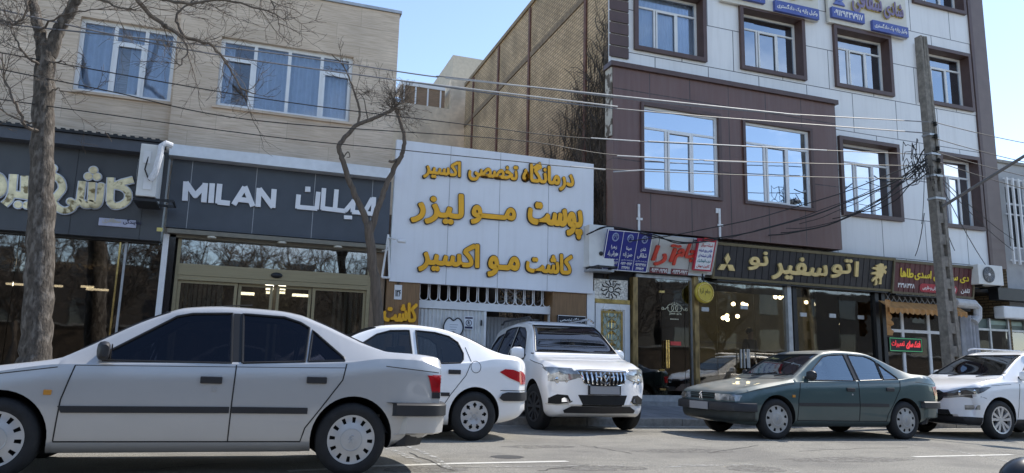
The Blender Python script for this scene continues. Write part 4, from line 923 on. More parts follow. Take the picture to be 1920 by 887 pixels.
# estate shop under the maroon sign
e0, e1 = px_x(1661), px_x(1806)
ef = MB().box(e0, e1, FY+.0, FY+.07, .28, .9)
zt_ = at(1720, 597, FY).z; zm = at(1720, 622, FY).z
for px in (1692, 1741, 1801): x = px_x(px); ef.box(x-.04, x+.04, FY-.0, FY+.07, .9, zt_+.35)
ef.box(e0, e1, FY+.004, FY+.066, zm-.04, zm+.04)
ef = ef.build('shopfront', white_paint, bB)
for a, b in ((e0, px_x(1692)), (px_x(1692), px_x(1741)), (px_x(1741), px_x(1801))):
    pane(ef, a+.045, b-.045, .9, zm-.045, FY+.03, dark_glass); pane(ef, a+.045, b-.045, zm+.045, zt_+.35, FY+.03, dark_glass)
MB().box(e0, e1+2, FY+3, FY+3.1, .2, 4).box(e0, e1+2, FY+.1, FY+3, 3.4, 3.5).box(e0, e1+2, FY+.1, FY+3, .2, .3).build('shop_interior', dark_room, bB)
gr = MB(); g0 = at(1720, 570, FY).z; g1 = at(1720, 553, FY).z
n = 14
for k in range(n):
    xa = e0+(e1-e0)*k/n; xb_ = e0+(e1-e0)*(k+1)/n; gr.tube([(xa, FY-.02, g0), (xb_, FY-.02, g1)], .012, 4); gr.tube([(xa, FY-.025, g1), (xb_, FY-.025, g0)], .012, 4)
gr.build('lattice', steel, bB)
MB().box(e0, px_x(1826), FY+.075, FY+.15, g0-.1, zb0-.06).build('sign_band', dark_room, bB)
# orange awning with scalloped edge
og = mat('orange_canvas', (.40, .20, .065), .8, var=.2, scale=6, bump=.2, bscale=12)
aw = thing('awning', ((e0+e1)/2, FY-.4, at(1740, 600, FY-.4).z), 'faded orange canvas awning with a scalloped edge over the maroon sign shop window', 'awning')
ax0, ax1 = at(1667, 570, FY-.5).x, at(1815, 590, FY-.5).x
at1 = at(1735, 569, FY-.2).z; at0 = at(1735, 588, FY-.5).z; V = []; n = 64
for i in range(n+1):
    x = ax0+(ax1-ax0)*i/n; dr_ = .05+.05*abs(math.sin(math.pi*i/n*16)); w_ = .015*math.sin(i*1.3)
    V += [(x, FY-.15, at1), (x, FY-.5+w_, at0+.1), (x, FY-.51+w_, at0+.1-dr_-.05)]
mb = MB().add(V, [(3*i+j, 3*i+3+j, 3*i+4+j, 3*i+1+j) for i in range(n) for j in (0, 1)]); mb.build('canvas', og, aw)
sx0 = at(1663, 570, FY-.5).x; zl = at(1668, 629, FY-.4).z
V = []; n = 16
for i in range(n+1):
    z = at1+(zl-at1)*i/n; V += [(sx0, FY-.45, z), (sx0+.22+.05*math.sin(i*1.9)*(i > 3), FY-.42+.03*math.sin(i*1.1), z)]
MB().add(V, [(2*i, 2*i+1, 2*i+3, 2*i+2) for i in range(n)]).build('side_flap', og, aw)
V = []; x0_ = px_x(1788); n = 20
for i in range(n+1):
    x = x0_+.6*i/n; V += [(x, FY-.2+.05*math.sin(i*1.5), at(1800, 592, FY).z), (x, FY-.2+.06*math.sin(i*1.5+.3), at(1800, 668, FY).z)]
MB().add(V, [(2*i, 2*i+2, 2*i+3, 2*i+1) for i in range(n)]).build('curtain', mat('grey_canvas', (.4, .41, .44), .8, var=.15, scale=6), aw)
# neon sign in its window
a = rect(1664, 632, 1728, 661, FY+.0)
a = (a[0], a[1], (at(1664, 659, FY).z+at(1728, 662, FY).z)/2, (at(1664, 632, FY).z+at(1728, 634, FY).z)/2)
nn = thing('neon_sign', ((a[0]+a[1])/2, FY-.03, a[2]), 'black window sign with glowing red Persian words inside a green border', 'neon sign')
MB().box(a[0], a[1], FY-.04, FY-.004, a[2], a[3]).build('board', cable, nn)
MB().tube([(x, FY-.045, z) for x, z in ((a[0]+.03, a[2]+.03), (a[1]-.03, a[2]+.03), (a[1]-.03, a[3]-.03), (a[0]+.03, a[3]-.03), (a[0]+.03, a[2]+.03))], .009, 4).build('border_tube', mat('green_neon', (.1, .5, .2), .4, emit=(.2, .8, .4), es=.10), nn)
fr = Frame((a[0], FY-.042, a[2])); W_ = a[1]-a[0]; H_ = a[3]-a[2]; red_neon = mat('red_neon', (.7, .05, .05), .4, emit=(1, .06, .08), es=.28)
mb = MB(); fr.text(mb, 'فندک سازی', W_*.5, W_*.94, H_*.22, H_*.8, 0, .004, .035); fr.text(mb, 'تعمیرات', W_*.07, W_*.46, H_*.3, H_*.78, 0, .004, .02); mb.build('lettering', red_neon, nn)

# ------------------------------------------------------------------ shop signs
# blue lawyers' sign, leaning out at the top
def lean_frame(bl, tl, Yb, Yt):
    """frame of a sign whose bottom edge hangs at depth Yb and top edge at Yt"""
    a = at(*bl, Yb); b = at(*tl, Yt); return Frame((a.x, Yb, a.z), (1, 0, 0), (0, Yt-Yb, b.z-a.z)), math.hypot(Yt-Yb, b.z-a.z)
fr, h_ = lean_frame((1170, 508), (1186, 434.5), FY-.32, FY-.64)
x0 = at(1128, 505, FY-.32).x; x1 = at(1212, 511, FY-.32).x; fr.O.x = x0; w_ = x1-x0
bs = thing('hanging_sign', (x0+w_/2, FY-.35, fr.O.z), 'royal blue three column sign with emblems and white Persian names leaning over the doorway', 'sign')
ORG[bs.name] = Vector(bs.location)
mb = MB(); fr.rect(mb, 0, w_, 0, h_, -.05, 0); mb.build('panel', mat('royal_blue', (.018, .025, .21), .4, var=.08), bs)
wi = mat('white_ink', (.75, .75, .75)); mb = MB(); q = .016
for r4 in ((0, w_, 0, q), (0, w_, h_-q, h_), (0, q, q, h_-q), (w_-q, w_, q, h_-q), (w_*.345, w_*.345+.01, q, h_-q), (w_*.67, w_*.67+.01, q, h_-q)): fr.rect(mb, *r4, .0005, .004)
mb.build('border', wi, bs)
cols = ((.02, .34, 'زهرا', 'مهربانی راد', '۰۹۱۴۳۰۹۵۵۸۲', '۳۳۳۷۲۶۸۵'), (.36, .66, 'مینا', 'حسن زاده', '۰۹۱۴۳۰۰۹۴۷۳', '۳۳۳۱۶۹۸۱'), (.68, .98, 'شادی', 'شقاقی', '۰۹۱۲۹۴۳۷۹۱۷', '۳۳۳۷۷۰۲۲'))
for a0, a1, n1, n2, t1, t2 in cols:
    mb = MB(); c0, c1 = w_*(a0+.03), w_*(a1-.02); m_ = (c0+c1)/2; s = c1-c0
    fr.text(mb, n1, m_-s*.22, m_+s*.25, h_*.52, h_*.63, .0005, .004, .012); fr.text(mb, n2, m_-s*.42, m_+s*.42, h_*.34, h_*.49, .0005, .004, .012)
    fr.text(mb, 'وکیل پایه یک دادگستری', c0, c1, h_*.255, h_*.30, .0005, .004, 0); fr.text(mb, t1, c0, c1, h_*.15, h_*.225, .0005, .004, .02); fr.text(mb, t2, m_-s*.36, m_+s*.36, h_*.045, h_*.12, .0005, .004, .02); mb.build('writing', wi, bs)
    e = MB(); cz = h_*.83; pr_ = s*.3
    for rr in (1, .82): e.tube([fr.p(m_+pr_*rr*.85*math.cos(t*math.pi/12), cz+pr_*rr*math.sin(t*math.pi/12), .004) for t in range(25)], .007, 4)
    e.tube([fr.p(m_-.03, cz-.03, .004), fr.p(m_, cz+.07, .004), fr.p(m_+.03, cz-.03, .004)], .007, 4); e.tube([fr.p(m_-.05, cz+.03, .004), fr.p(m_+.05, cz+.03, .004)], .006, 4); e.tube([fr.p(m_-.06, cz-.05, .004), fr.p(m_, cz-.08, .004), fr.p(m_+.06, cz-.05, .004)], .006, 4)
    e.build('emblem', mat('pale_blue_ink', (.33, .38, .55), .5), bs)
MB().tube([fr.p(w_*.2, h_*.8, -.05), (x0+w_*.2, FY, fr.O.z+h_*.8)], .02, 6).build('strut', black_metal, bs); MB().tube([fr.p(w_*.8, h_*.8, -.05), (x0+w_*.8, FY, fr.O.z+h_*.8)], .02, 6).build('strut', black_metal, bs)
# Jam Ara light box
fj, hj = lean_frame((1270, 511), (1285, 446), FY-.2, FY-.48)
xj0 = at(1150, 505, FY-.2).x; xj1 = at(1335, 514, FY-.2).x; fj.O.x = xj0; wj = xj1-xj0
ja = thing('shop_sign', (xj0+wj/2, FY-.2, fj.O.z), 'off white leaning shop sign with red Persian lettering and two phone number strips', 'sign')
mb = MB(); fj.rect(mb, 0, wj, 0, hj, -.14, 0); mb.build('panel', mat('sign_offwhite', (.5, .5, .47), .5, var=.08, scale=3), ja)
for f_ in (.40, .74): mb = MB(); fj.rect(mb, wj*f_, wj*f_+.012, 0, hj, .0005, .002); mb.build('joint', cable, ja)
redl = mat('red_letter', (.55, .05, .03), .35, var=.1); sa = lambda p: (p-1212)/(1335-1212)
xs_ = lambda px: wj*(px-1150)/(1335-1150)
for (s_, p0, p1, b0, b1) in (('جام', 1258, 1300, .2, .9), ('آرا', 1216, 1262, .16, .8)):
    mb = MB(); fj.text(mb, s_, xs_(p0), xs_(p1), hj*b0, hj*b1, .0005, .05, .03, slant=.25); mb.build('lettering', redl, ja)
mar = mat('maroon_strip', (.16, .03, .04), .4)
for (s_, p0, p1) in (('۰۹۱۴۳۰۱۹۴۷۱', 1212, 1245), ('۰۹۱۴۳۱۰۹۹۴۲', 1252, 1284)):
    mb = MB(); fj.rect(mb, xs_(p0)+.05, xs_(p1)+.05, -.05, hj*.10, .001, .02); st = mb.build('phone_strip', mar, ja)
    mb = MB(); fj.text(mb, s_, xs_(p0)+.07, xs_(p1)+.03, -.03, hj*.08, .0205, .004, .02); mb.build('writing', wi, st)
MB().box(xj0+.2, xj1-.2, FY-.2, FY+.05, fj.O.z-.04, fj.O.z+.02).build('bracket', steel, ja)
# small price list on its right end
fp_, hp = lean_frame((1315, 508), (1330, 449), FY-.34, FY-.60)
xp0 = at(1299, 506, FY-.34).x; xp1 = at(1333, 510, FY-.34).x; fp_.O.x = xp0; wp = xp1-xp0
sp_ = thing('service_list_sign', (xp0+wp/2, FY-.34, fp_.O.z), 'narrow white list sign with red frame and blue and red Persian lines', 'sign')
mb = MB(); fp_.rect(mb, 0, wp, 0, hp, -.06, 0); mb.build('frame', mat('red_frame', (.45, .03, .06), .4), sp_)
mb = MB(); fp_.rect(mb, .04, wp-.04, .04, hp-.06, .0005, .006); bd = mb.build('board', mat('sign_white', (.72, .74, .77)), sp_)
for k, (s_, m_) in enumerate((('کابین دوش', 'red_ink'), ('درب اتوماتیک', 'teal_ink'), ('بالکن شیشه ای', 'blue_ink'), ('طراحی روی شیشه', 'blue_ink'), ('شیشه میرال', 'red_ink'))):
    mb = MB(); b0 = .07+k*(hp-.14)/5; fp_.text(mb, s_, .07+.03*(k == 4), wp-.07, b0, b0+hp*.12, .0065, .003, .015)
    mb.build('writing', {'red_ink': mat('red_ink', (.5, .03, .04), .5), 'blue_ink': mat('blue_ink', (.05, .06, .35), .5), 'teal_ink': mat('teal_ink', (.03, .2, .25), .5)}[m_], bd)
mb = MB(); fp_.rect(mb, wp*.3, wp*.75, hp-.03, hp+.03, .001, .02); mb.build('top_tag', mat('red_sticker', (.6, .06, .05), .5), sp_)
# round gilt sign
c = at(1320, 549, FY-.25); rr = abs(at(1337, 549, FY-.25).x-at(1303, 549, FY-.25).x)/2
rs = thing('round_sign', (c.x, FY-.25, c.z-rr), 'round yellow projecting sign with dark Persian script by the gilded column', 'sign')
MB().lathe([(0, -.06), (rr*.93, -.06), (rr, -.04), (rr, .02), (0, .02)], (c.x, FY-.25, c.z), 'y', 40).build('disc', mat('yellow_disc', (.55, .42, .05), .35, var=.1), rs, 30)
MB().lathe([(rr*.80, -.061), (rr*.80, -.075), (rr*.86, -.075), (rr*.86, -.061)], (c.x, FY-.25, c.z), 'y', 40).build('ring', brass, rs)
fr = Frame((c.x, FY-.312, c.z)); mb = MB(); fr.text(mb, 'جام آرا', -rr*.55, rr*.55, -rr*.25, rr*.4, 0, .004, .01); mb.build('writing', mat('olive_ink', (.1, .08, .02), .5), rs)
MB().tube([(c.x, FY-.25, c.z+rr), (c.x, FY-.2, c.z+rr+.2), (c.x, FY, c.z+rr+.2)], .02, 6).build('bracket', black_metal, rs)
# black corrugated fascia with gold letters
def corr_sign(name, px0, px1, tl, bl, Yt, Yb, m, trim, label, cat, step=.19):
    f, h = lean_frame(bl, tl, Yb, Yt); x0 = at(px0, (tl[1]+bl[1])/2, Yb).x; x1 = at(px1, (tl[1]+bl[1])/2+4, Yb).x; f.O.x = x0; w = x1-x0
    t = thing(name, (x0+w/2, Yb, f.O.z), label, cat)
    mb = MB(); n = int(w/step); V = []; Fc = []
    for i in range(n):
        a = w*i/n; b = w*(i+1)/n; f.rect(mb, a+.012, b-.012, 0, h, -.03, 0)
    f.rect(mb, 0, w, 0, h, -.06, -.012); mb.build('panel', m, t)
    mb = MB()
    for r4 in ((-.05, w+.05, -.06, -.002), (-.05, w+.05, h+.002, h+.07)): f.rect(mb, r4[0], r4[1], r4[2], r4[3], -.06, .03)
    f.rect(mb, w+.002, w+.05, 0, h, -.06, .03); f.rect(mb, -.05, -.002, 0, h, -.06, .03); mb.build('frame', trim, t)
    MB().box(x0+.1, x1-.1, Yb-.0, FY+.1, f.O.z-.1, f.O.z-.07).build('bracket', black_metal, t)
    return t, f, w, h, (lambda px: w*(px-px0)/(px1-px0)*(1+.06*((px-px0)/(px1-px0)-1)))
t, f, w_, h_, X_ = corr_sign('shop_sign', 1338, 1668, (1510, 474), (1503, 530), FY-.34, FY-.2, mat('black_corrugated', (.028, .028, .033), .4, var=.15), mat('dark_gold_trim', (.14, .115, .06), .5), 'long black ribbed shop sign with cream gold Persian words, three diamonds and a lion', 'sign')
cg = mat('cream_gold', (.72, .58, .28), .3, .35, var=.1)
for s_, p0, p1, b0, b1 in (('ا', 1594, 1601, .38, .95), ('تو', 1550, 1588, .28, 1.0), ('سفیر', 1441, 1543, .08, .92), ('نو', 1397, 1432, .32, 1.0)):
    mb = MB(); f.text(mb, s_, X_(p0), X_(p1), h_*(b0-.04), h_*(b1-.08), .0005, .05, .03); mb.build('lettering', cg, t)
mb = MB(); c0 = X_(1358); cz = h_*.40; s_ = .24
def diamond(ang): 
    u = Vector((math.cos(ang), math.sin(ang))); v = Vector((-u.y, u.x)); return [(c0, cz), tuple(Vector((c0, cz))+u*s_*.58+v*s_*.34), tuple(Vector((c0, cz))+u*s_*1.16), tuple(Vector((c0, cz))+u*s_*.58-v*s_*.34)]
for k in range(3): f.poly(mb, diamond(R(90+120*k)), .0005, .05)
mb.build('diamond_emblem', cg, t)
lion = [(.30, .02), (.44, .05), (.46, .20), (.40, .30), (.52, .36), (.60, .26), (.56, .08), (.72, .10), (.70, .36), (.78, .48), (.80, .60), (.94, .54), (.98, .66), (.86, .74), (.98, .82), (.92, .92), (.80, .86), (.74, .97), (.56, 1.0), (.40, .92), (.26, .90), (.34, .82), (.10, .80), (.06, .72), (.30, .70), (.36, .62), (.08, .58), (.02, .48), (.30, .50), (.34, .42), (.20, .36), (.10, .22), (.16, .16), (.28, .28), (.32, .20)]
mb = MB(); lx = X_(1625); lw = X_(1655)-lx; f.poly(mb, [(lx+a*lw, h_*.08+b*h_*.80) for a, b in lion], .0005, .045); mb.build('lion_emblem', cg, t)
t, f, w_, h_, X_ = corr_sign('shop_sign', 1673, 1820, (1752, 498), (1746, 551), FY-.34, FY-.22, mat('maroon_corrugated', (.10, .028, .032), .45, var=.15), mat('olive_trim', (.12, .1, .06), .5), 'maroon ribbed shop sign with yellow Persian words partly hidden by the concrete pole', 'sign', .17)
yl = mat('yellow_paint', (.72, .56, .05), .4)
mb = MB(); f.text(mb, 'طاها', X_(1684), X_(1709), h_*.50, h_*.82, .0005, .012, .03); mb.build('lettering', yl, t)
mb = MB(); f.text(mb, 'ی اسدی', X_(1711), X_(1757), h_*.44, h_*.8, .0005, .012, .03); mb.build('lettering', yl, t)
mb = MB(); f.text(mb, 'دی سا', X_(1778), X_(1812), h_*.46, h_*.78, .0005, .012, .03); mb.build('lettering', yl, t)
mb = MB(); f.text(mb, '۳۳۱۸۳۲۸', X_(1681), X_(1713), h_*.14, h_*.3, .0005, .008, .03); f.text(mb, 'تلفن', X_(1799), X_(1815), h_*.08, h_*.28, .0005, .008, .02); mb.build('writing', wi, t)
ov = MB(); a0, a1, b0, b1 = X_(1722), X_(1792), h_*.05, h_*.34; rr = (b1-b0)/2
f.poly(ov, [(a0+rr+rr*math.cos(R(90+15*k)), (b0+b1)/2+rr*math.sin(R(90+15*k))) for k in range(13)]+[(a1-rr+rr*math.cos(R(-90+15*k)), (b0+b1)/2+rr*math.sin(R(-90+15*k))) for k in range(13)], .0005, .01); ob = ov.build('oval_badge', mat('crimson', (.38, .03, .05), .4), t)
mb = MB(); f.text(mb, 'ایرانی و خارجی', a0+.1, X_(1756), b0+.05, b1-.05, .0108, .004, .02); f.text(mb, 'بورس', X_(1775), a1-.06, b0+.05, b1-.05, .0108, .004, .02); mb.build('writing', wi, ob)
# lawyer signs between the top storeys
cream_p = mat('cream_board', (.62, .60, .54), .5, var=.05); purp = mat('mauve_letter', (.20, .16, .27), .4); goldside = mat('gold_side', (.5, .4, .12), .4); bstrip = mat('blue_strip', (.07, .10, .33), .35)
LY = BW-.12
for (pxs, lab) in (((1554, 1702, -6, 14, 44, 70), 'cream lawyer sign with mauve letters and blue strips above the third window'), ((1352, 1535, -40, -22, 8, 33), 'cream lawyer sign cut by the top of the frame above the second window')):
    xa, xb, ya, yb2, yc, yd = pxs
    x0 = at(xa, yc, LY).x; x1 = at(xb, yd, LY).x; z1 = at(xa, ya, LY).z; z0 = (at(xa, yc, LY).z+at(xb, yd, LY).z)/2
    z1 = z0+1.25
    f = Frame((x0, LY, z0)); W_ = x1-x0; H_ = z1-z0
    t = thing('lawyer_sign', ((x0+x1)/2, LY, z0), lab, 'sign')
    mb = MB(); f.rect(mb, 0, W_, 0, H_, -.08, 0); mb.build('board', cream_p, t)
    for s_, a0, a1, b0, b1 in (('شادی', .68, .94, .36, .82), ('شقاقی', .28, .66, .34, .95)):
        mb = MB(); f.text(mb, s_, W_*a0+.03, W_*a1+.03, H_*b0, H_*b1, .0005, .05, .03); q = mb.build('letter_backing', goldside, t)
        mb = MB(); f.text(mb, s_, W_*a0, W_*a1, H_*b0, H_*b1, .055, .02, .02); mb.build('lettering', purp, q)
    for s_, a0, a1, b0 in (('۰۹۱۲۹۴۳۷۹۱۷' if xa > 1500 else '۰۹۱۴۳۰۰۹۴۷۳', .02, .42, .10), ('وکیل پایه یک دادگستری', .52, .98, .0)):
        mb = MB(); f.rect(mb, W_*a0, W_*a1, H_*b0, H_*(b0+.24), .0005, .09); q = mb.build('blue_strip', bstrip, t)
        mb = MB(); f.text(mb, s_, W_*a0+.06, W_*a1-.06, H_*(b0+.05), H_*(b0+.19), .0905, .005, .02); mb.build('writing', wi, q)
    e = MB(); cx, cz = W_*.13, H_*.68
    f.poly(e, [(cx+.16*math.cos(R(20*k)), cz+.22*math.sin(R(20*k))) for k in range(18)], .0005, .05); f.poly(e, [(cx-.2, cz-.3), (cx+.2, cz-.3), (cx+.12, cz-.2), (cx-.12, cz-.2)], .0005, .05)
    e.build('scales_emblem', mat('blue_emblem', (.12, .16, .42), .4), t)
# air conditioners
q = at(1852, 535, FY-.4); ac_unit((q.x, FY-.35, q.z), at(1876, 520, FY-.5).x-at(1830, 520, FY-.5).x, .34, at(1853, 497, FY-.5).z-at(1853, 534, FY-.5).z, 0, 'white air conditioner with a round fan grille right of the maroon sign')
q = at(1124, 480, FY-.5); t = ac_unit((q.x+.1, FY-.26, at(1120, 500, FY-.4).z), .62, .3, .95, R(180), 'plain white air conditioner casing half hidden between the billboard and the blue sign')
MB().box(-.3, .3, -.17, .17, -.10, -.055).build('shelf', steel, t)
MB().ball((.02, .16, .3), .05, 10, 6).build('valve', black_metal, t, True)
cm = at(742, 453, FY-.3); t = thing('security_camera', (cm.x, FY-.3, cm.z), 'small white security camera at the lower left corner of the billboard', 'camera')
MB().lathe([(0, 0), (.04, 0), (.04, .16), (0, .17)], (cm.x+.02, FY-.4, cm.z), 'x', 12).build('housing', white_paint, t); MB().tube([(cm.x, FY-.38, cm.z+.03), (cm.x-.1, FY-.2, cm.z+.08), (cm.x-.1, BY, cm.z+.08)], .02, 6).build('bracket', white_paint, t)
# bracket frame between the billboard and the brown stone
t = thing('sign_bracket', (bx0-.1, FY-.1, at(728, 520, FY).z), 'rusty white angle frame on the wall left of the big billboard', 'bracket')
mb = MB()
for a, b in (((728, 440), (716, 520)), ((716, 520), (731, 521)), ((728, 440), (730, 521)), ((716, 470), (730, 468))): mb.tube([at(*a, FY-.14), at(*b, FY-.14)], .022, 5)
mb.build('angle_frame', white_paint, t)

# ------------------------------------------------------------------ neighbour on the far right
bC = thing('neighbour_building', (XB1+3, FY, .3), 'grey two storey building with a barred window and roller shutter at far right', 'building')
YC = FY+.05
zc1 = at(1890, 308, YC).z; xw0 = at(1883, 345, YC).x
win = (xw0, xw0+2.6, at(1895, 465, YC).z, at(1890, 345, YC).z)
zsh = at(1870, 590, YC).z
mb = MB(); wall_holes(mb, XB1+.01, XB1+9, zsh, zc1, YC, [win], .15); mb.box(XB1+.02, XB1+9, YC+.4, YC+8, zsh, zc1-.02); mb.build('wall', mat('grey_brick_paint', (.40, .40, .40), .8, var=.1, scale=4, alt=(.3, .3, .3), altpos=(.5, .7)), bC)
MB().box(XB1+.01, XB1+9, YC-.06, YC+8, zc1+.003, zc1+.09).build('roof_coping', conc, bC)
f = bars_window(bC, win[0], win[1], win[2], win[3], YC+.06, [('v', .33, 0, 1), ('v', .66, 0, 1), ('h', .7, 0, 1)], white_alu, win_glass, .06, .06)
MB().box(win[0], win[1], YC+.35, YC+.39, win[2], win[3]).build('room_wall', dark_room, f)
for k in range(9): x = win[0]-.1+.24*k; MB().box(x, x+.05, YC-.16, YC-.1, win[2]-.5, win[3]+.15).build('bar', white_paint, f)
mb = MB()
for z in (win[3]+.1, (win[2]+win[3])/2, win[2]-.4): mb.box(win[0]-.15, win[1], YC-.1, YC-.07, z, z+.04)
mb.build('bar_rail', white_paint, f)
zr0, zr1 = at(1880, 597, YC-.2).z, at(1880, 574, YC-.2).z
mb = MB().box(XB1-.6, XB1+9, YC-.32, YC-.0, zr0, zr1); mb.build('shutter_box', white_alu, bC, bevel=.04)
MB().box(XB1-.8, XB1+9, YC-.35, YC-.05, zr1+.16, zr1+.5).build('dark_ledge', black_metal, bC)
mb = MB(); mb.tube([at(1790, 568, FY-.25), at(1826, 571, FY-.25)], .13, 12); mb.build('flue_pipe', mat('grey_lagging', (.5, .5, .5), .6, var=.1, bump=.4, bscale=20), bC); MB().tube([at(1826, 571, FY-.25), at(1833, 578, FY-.25), at(1833, 595, FY-.25), at(1826, 604, FY-.25)], .11, 10).build('flue_elbow', mat('grey_lagging', (.5, .5, .5)), bC)
sx = [at(p, 640, YC).x for p in (1829, 1858, 1893, 1925)]+[XB1+4, XB1+6.5, XB1+9]
mb = MB()
for x in sx: mb.box(x-.03, x+.03, YC-.02, YC+.05, .28, zr0)
mb.box(sx[0], sx[-1], YC-.015, YC+.045, zr0-.35, zr0-.29); sf2 = mb.build('shopfront_frame', steel, bC)
for a, b in zip(sx[:-1], sx[1:]): pane(sf2, a+.035, b-.035, .3, zr0-.36, YC+.01, dark_glass)
mb = MB(); mb.box(sx[0], sx[-1], YC+.06, YC+.1, zr0-.28, zr0-.02); mb.build('header', mat('green_header', (.12, .16, .14), .5), bC)
MB().box(sx[0], sx[-1], YC+3, YC+3.1, .2, zr0).box(sx[0]-.1, sx[0], YC+.1, YC+3, .2, zr0).build('shop_interior', dark_room, bC)
for px, m_ in ((1848, (.3, .08, .05)), (1870, (.25, .2, .18)), (1905, (.2, .09, .06))):
    q = at(px, 650, YC+.5); MB().box(q.x-.2, q.x+.2, YC+.5, YC+.6, .3, q.z+.4).build('display_item', mat('display_%d' % px, m_, .6, var=.3), bC)
for k, z in enumerate((zr0-.12,)): MB().box(sx[1], sx[2]+.6, YC+.04, YC+.058, z-.05, z+.06).build('header_sign', mat('pale_green_sign', (.3, .42, .38), .5), bC)

# ------------------------------------------------------------------ cars
def pchip(tab):
    xs = [t[0] for t in tab]; ys = [t[1] for t in tab]; n = len(xs)
    h = [xs[i+1]-xs[i] for i in range(n-1)]; d = [(ys[i+1]-ys[i])/h[i] for i in range(n-1)]; m = [0]*n
    m[0], m[-1] = d[0], d[-1]
    for i in range(1, n-1):
        m[i] = 0 if d[i-1]*d[i] <= 0 else (lambda w1, w2: (w1+w2)/(w1/d[i-1]+w2/d[i]))(2*h[i]+h[i-1], h[i]+2*h[i-1])
    def f(x):
        if x <= xs[0]: return ys[0]
        if x >= xs[-1]: return ys[-1]
        i = max(k for k in range(n-1) if xs[k] <= x); t = (x-xs[i])/h[i]
        return (1+2*t)*(1-t)**2*ys[i]+t*(1-t)**2*h[i]*m[i]+t*t*(3-2*t)*ys[i+1]+t*t*(t-1)*h[i]*m[i+1]
    return f
def fillet(P, r, k=4):
    out = [P[0]]
    for i in range(1, len(P)-1):
        a, p, b = Vector(P[i-1]), Vector(P[i]), Vector(P[i+1]); la, lb = (a-p).length, (b-p).length
        q = min(r[i], .45*la, .45*lb); A = p+(a-p)/max(la, 1e-6)*q; B = p+(b-p)/max(lb, 1e-6)*q
        for j in range(k+1): t = j/k; out.append(tuple(A*(1-t)**2+p*2*t*(1-t)+B*t*t))
    out.append(P[-1]); return out
def paint(name, col, rough=.32, metal=.0, dust=0, dustcol=(.36, .33, .29)):
    m = mat(name, col, rough, metal, var=.02, scale=3, coat=.8)
    if dust:
        t = m.node_tree; N = t.nodes.new; K = t.links.new; b = t.nodes['Principled BSDF']
        g = N('ShaderNodeNewGeometry'); sp = N('ShaderNodeSeparateXYZ'); K(g.outputs['Normal'], sp.inputs[0])
        mr = N('ShaderNodeMapRange'); mr.inputs[1].default_value = .55; mr.inputs[2].default_value = .97; K(sp.outputs[2], mr.inputs[0])
        c = N('ShaderNodeTexCoord'); n = N('ShaderNodeTexNoise'); n.inputs['Scale'].default_value = 2.5; n.inputs['Detail'].default_value = 8; K(c.outputs['Object'], n.inputs[0])
        spz = N('ShaderNodeSeparateXYZ'); K(c.outputs['Object'], spz.inputs[0]); lo = N('ShaderNodeMapRange'); lo.inputs[1].default_value = .65; lo.inputs[2].default_value = .15; lo.inputs[4].default_value = .3; K(spz.outputs[2], lo.inputs[0])
        mxx = N('ShaderNodeMath'); mxx.operation = 'MAXIMUM'; K(mr.outputs[0], mxx.inputs[0]); K(lo.outputs[0], mxx.inputs[1])
        m1_ = N('ShaderNodeMath'); m1_.operation = 'MULTIPLY'; K(mxx.outputs[0], m1_.inputs[0]); K(n.outputs['Fac'], m1_.inputs[1])
        m2_ = N('ShaderNodeMath'); m2_.operation = 'MULTIPLY'; m2_.inputs[1].default_value = dust*2; m2_.use_clamp = True; K(m1_.outputs[0], m2_.inputs[0])
        src = b.inputs['Base Color'].links[0].from_socket; x = N('ShaderNodeMixRGB'); K(m2_.outputs[0], x.inputs[0]); K(src, x.inputs[1]); x.inputs[2].default_value = dustcol+(1,); K(x.outputs[0], b.inputs['Base Color'])
        rr = N('ShaderNodeMapRange'); rr.inputs[3].default_value = rough; rr.inputs[4].default_value = .75; K(m2_.outputs[0], rr.inputs[0]); K(rr.outputs[0], b.inputs['Roughness'])
        cw = N('ShaderNodeMapRange'); cw.inputs[3].default_value = .8; cw.inputs[4].default_value = 0; K(m2_.outputs[0], cw.inputs[0]); K(cw.outputs[0], b.inputs['Coat Weight'])
    return m
tyre_m = mat('tyre_rubber', (.016, .016, .017), .75, var=.25, scale=12, bump=.2, bscale=60)
well_m = mat('wheel_well', (.008, .008, .008), .9)
trim_m = mat('black_trim', (.022, .022, .025), .5, var=.15)
seal_m = mat('window_seal', (.012, .012, .013), .45)
gap_m = mat('panel_gap', (.01, .01, .01), .8)
cap_m = mat('hubcap_silver', (.50, .50, .50), .35, .45, var=.12, scale=6)
capdusty = mat('hubcap_dusty', (.36, .35, .33), .6, .2, var=.2, scale=7)
chrome = mat('chrome', (.7, .7, .7), .08, 1, var=.03)
plate_m = mat('plate_grey', (.30, .30, .31), .7, var=.02)
seat_m = mat('seat_cloth', (.05, .05, .055), .9, var=.2)
red_lamp = mat('red_lamp', (.45, .012, .02), .1, var=.1, coat=.8)
clear_lamp = mat('clear_lamp', (.30, .31, .31), .08, .5, var=.4, scale=14, coat=1)
lamp_dark = mat('lamp_dark', (.05, .05, .055), .12, .3, coat=1)
amber = mat('amber_lamp', (.5, .22, .03), .2, coat=.5)
tint_dark = glass('car_glass_dark', (.20, .20, .22), .0, rcol=(.55, .6, .75))
tint_mid = glass('car_glass_mid', (.34, .35, .35), .03, rcol=(.8, .85, .9))
tint_clear = glass('car_glass_clear', (.72, .78, .78), .06)

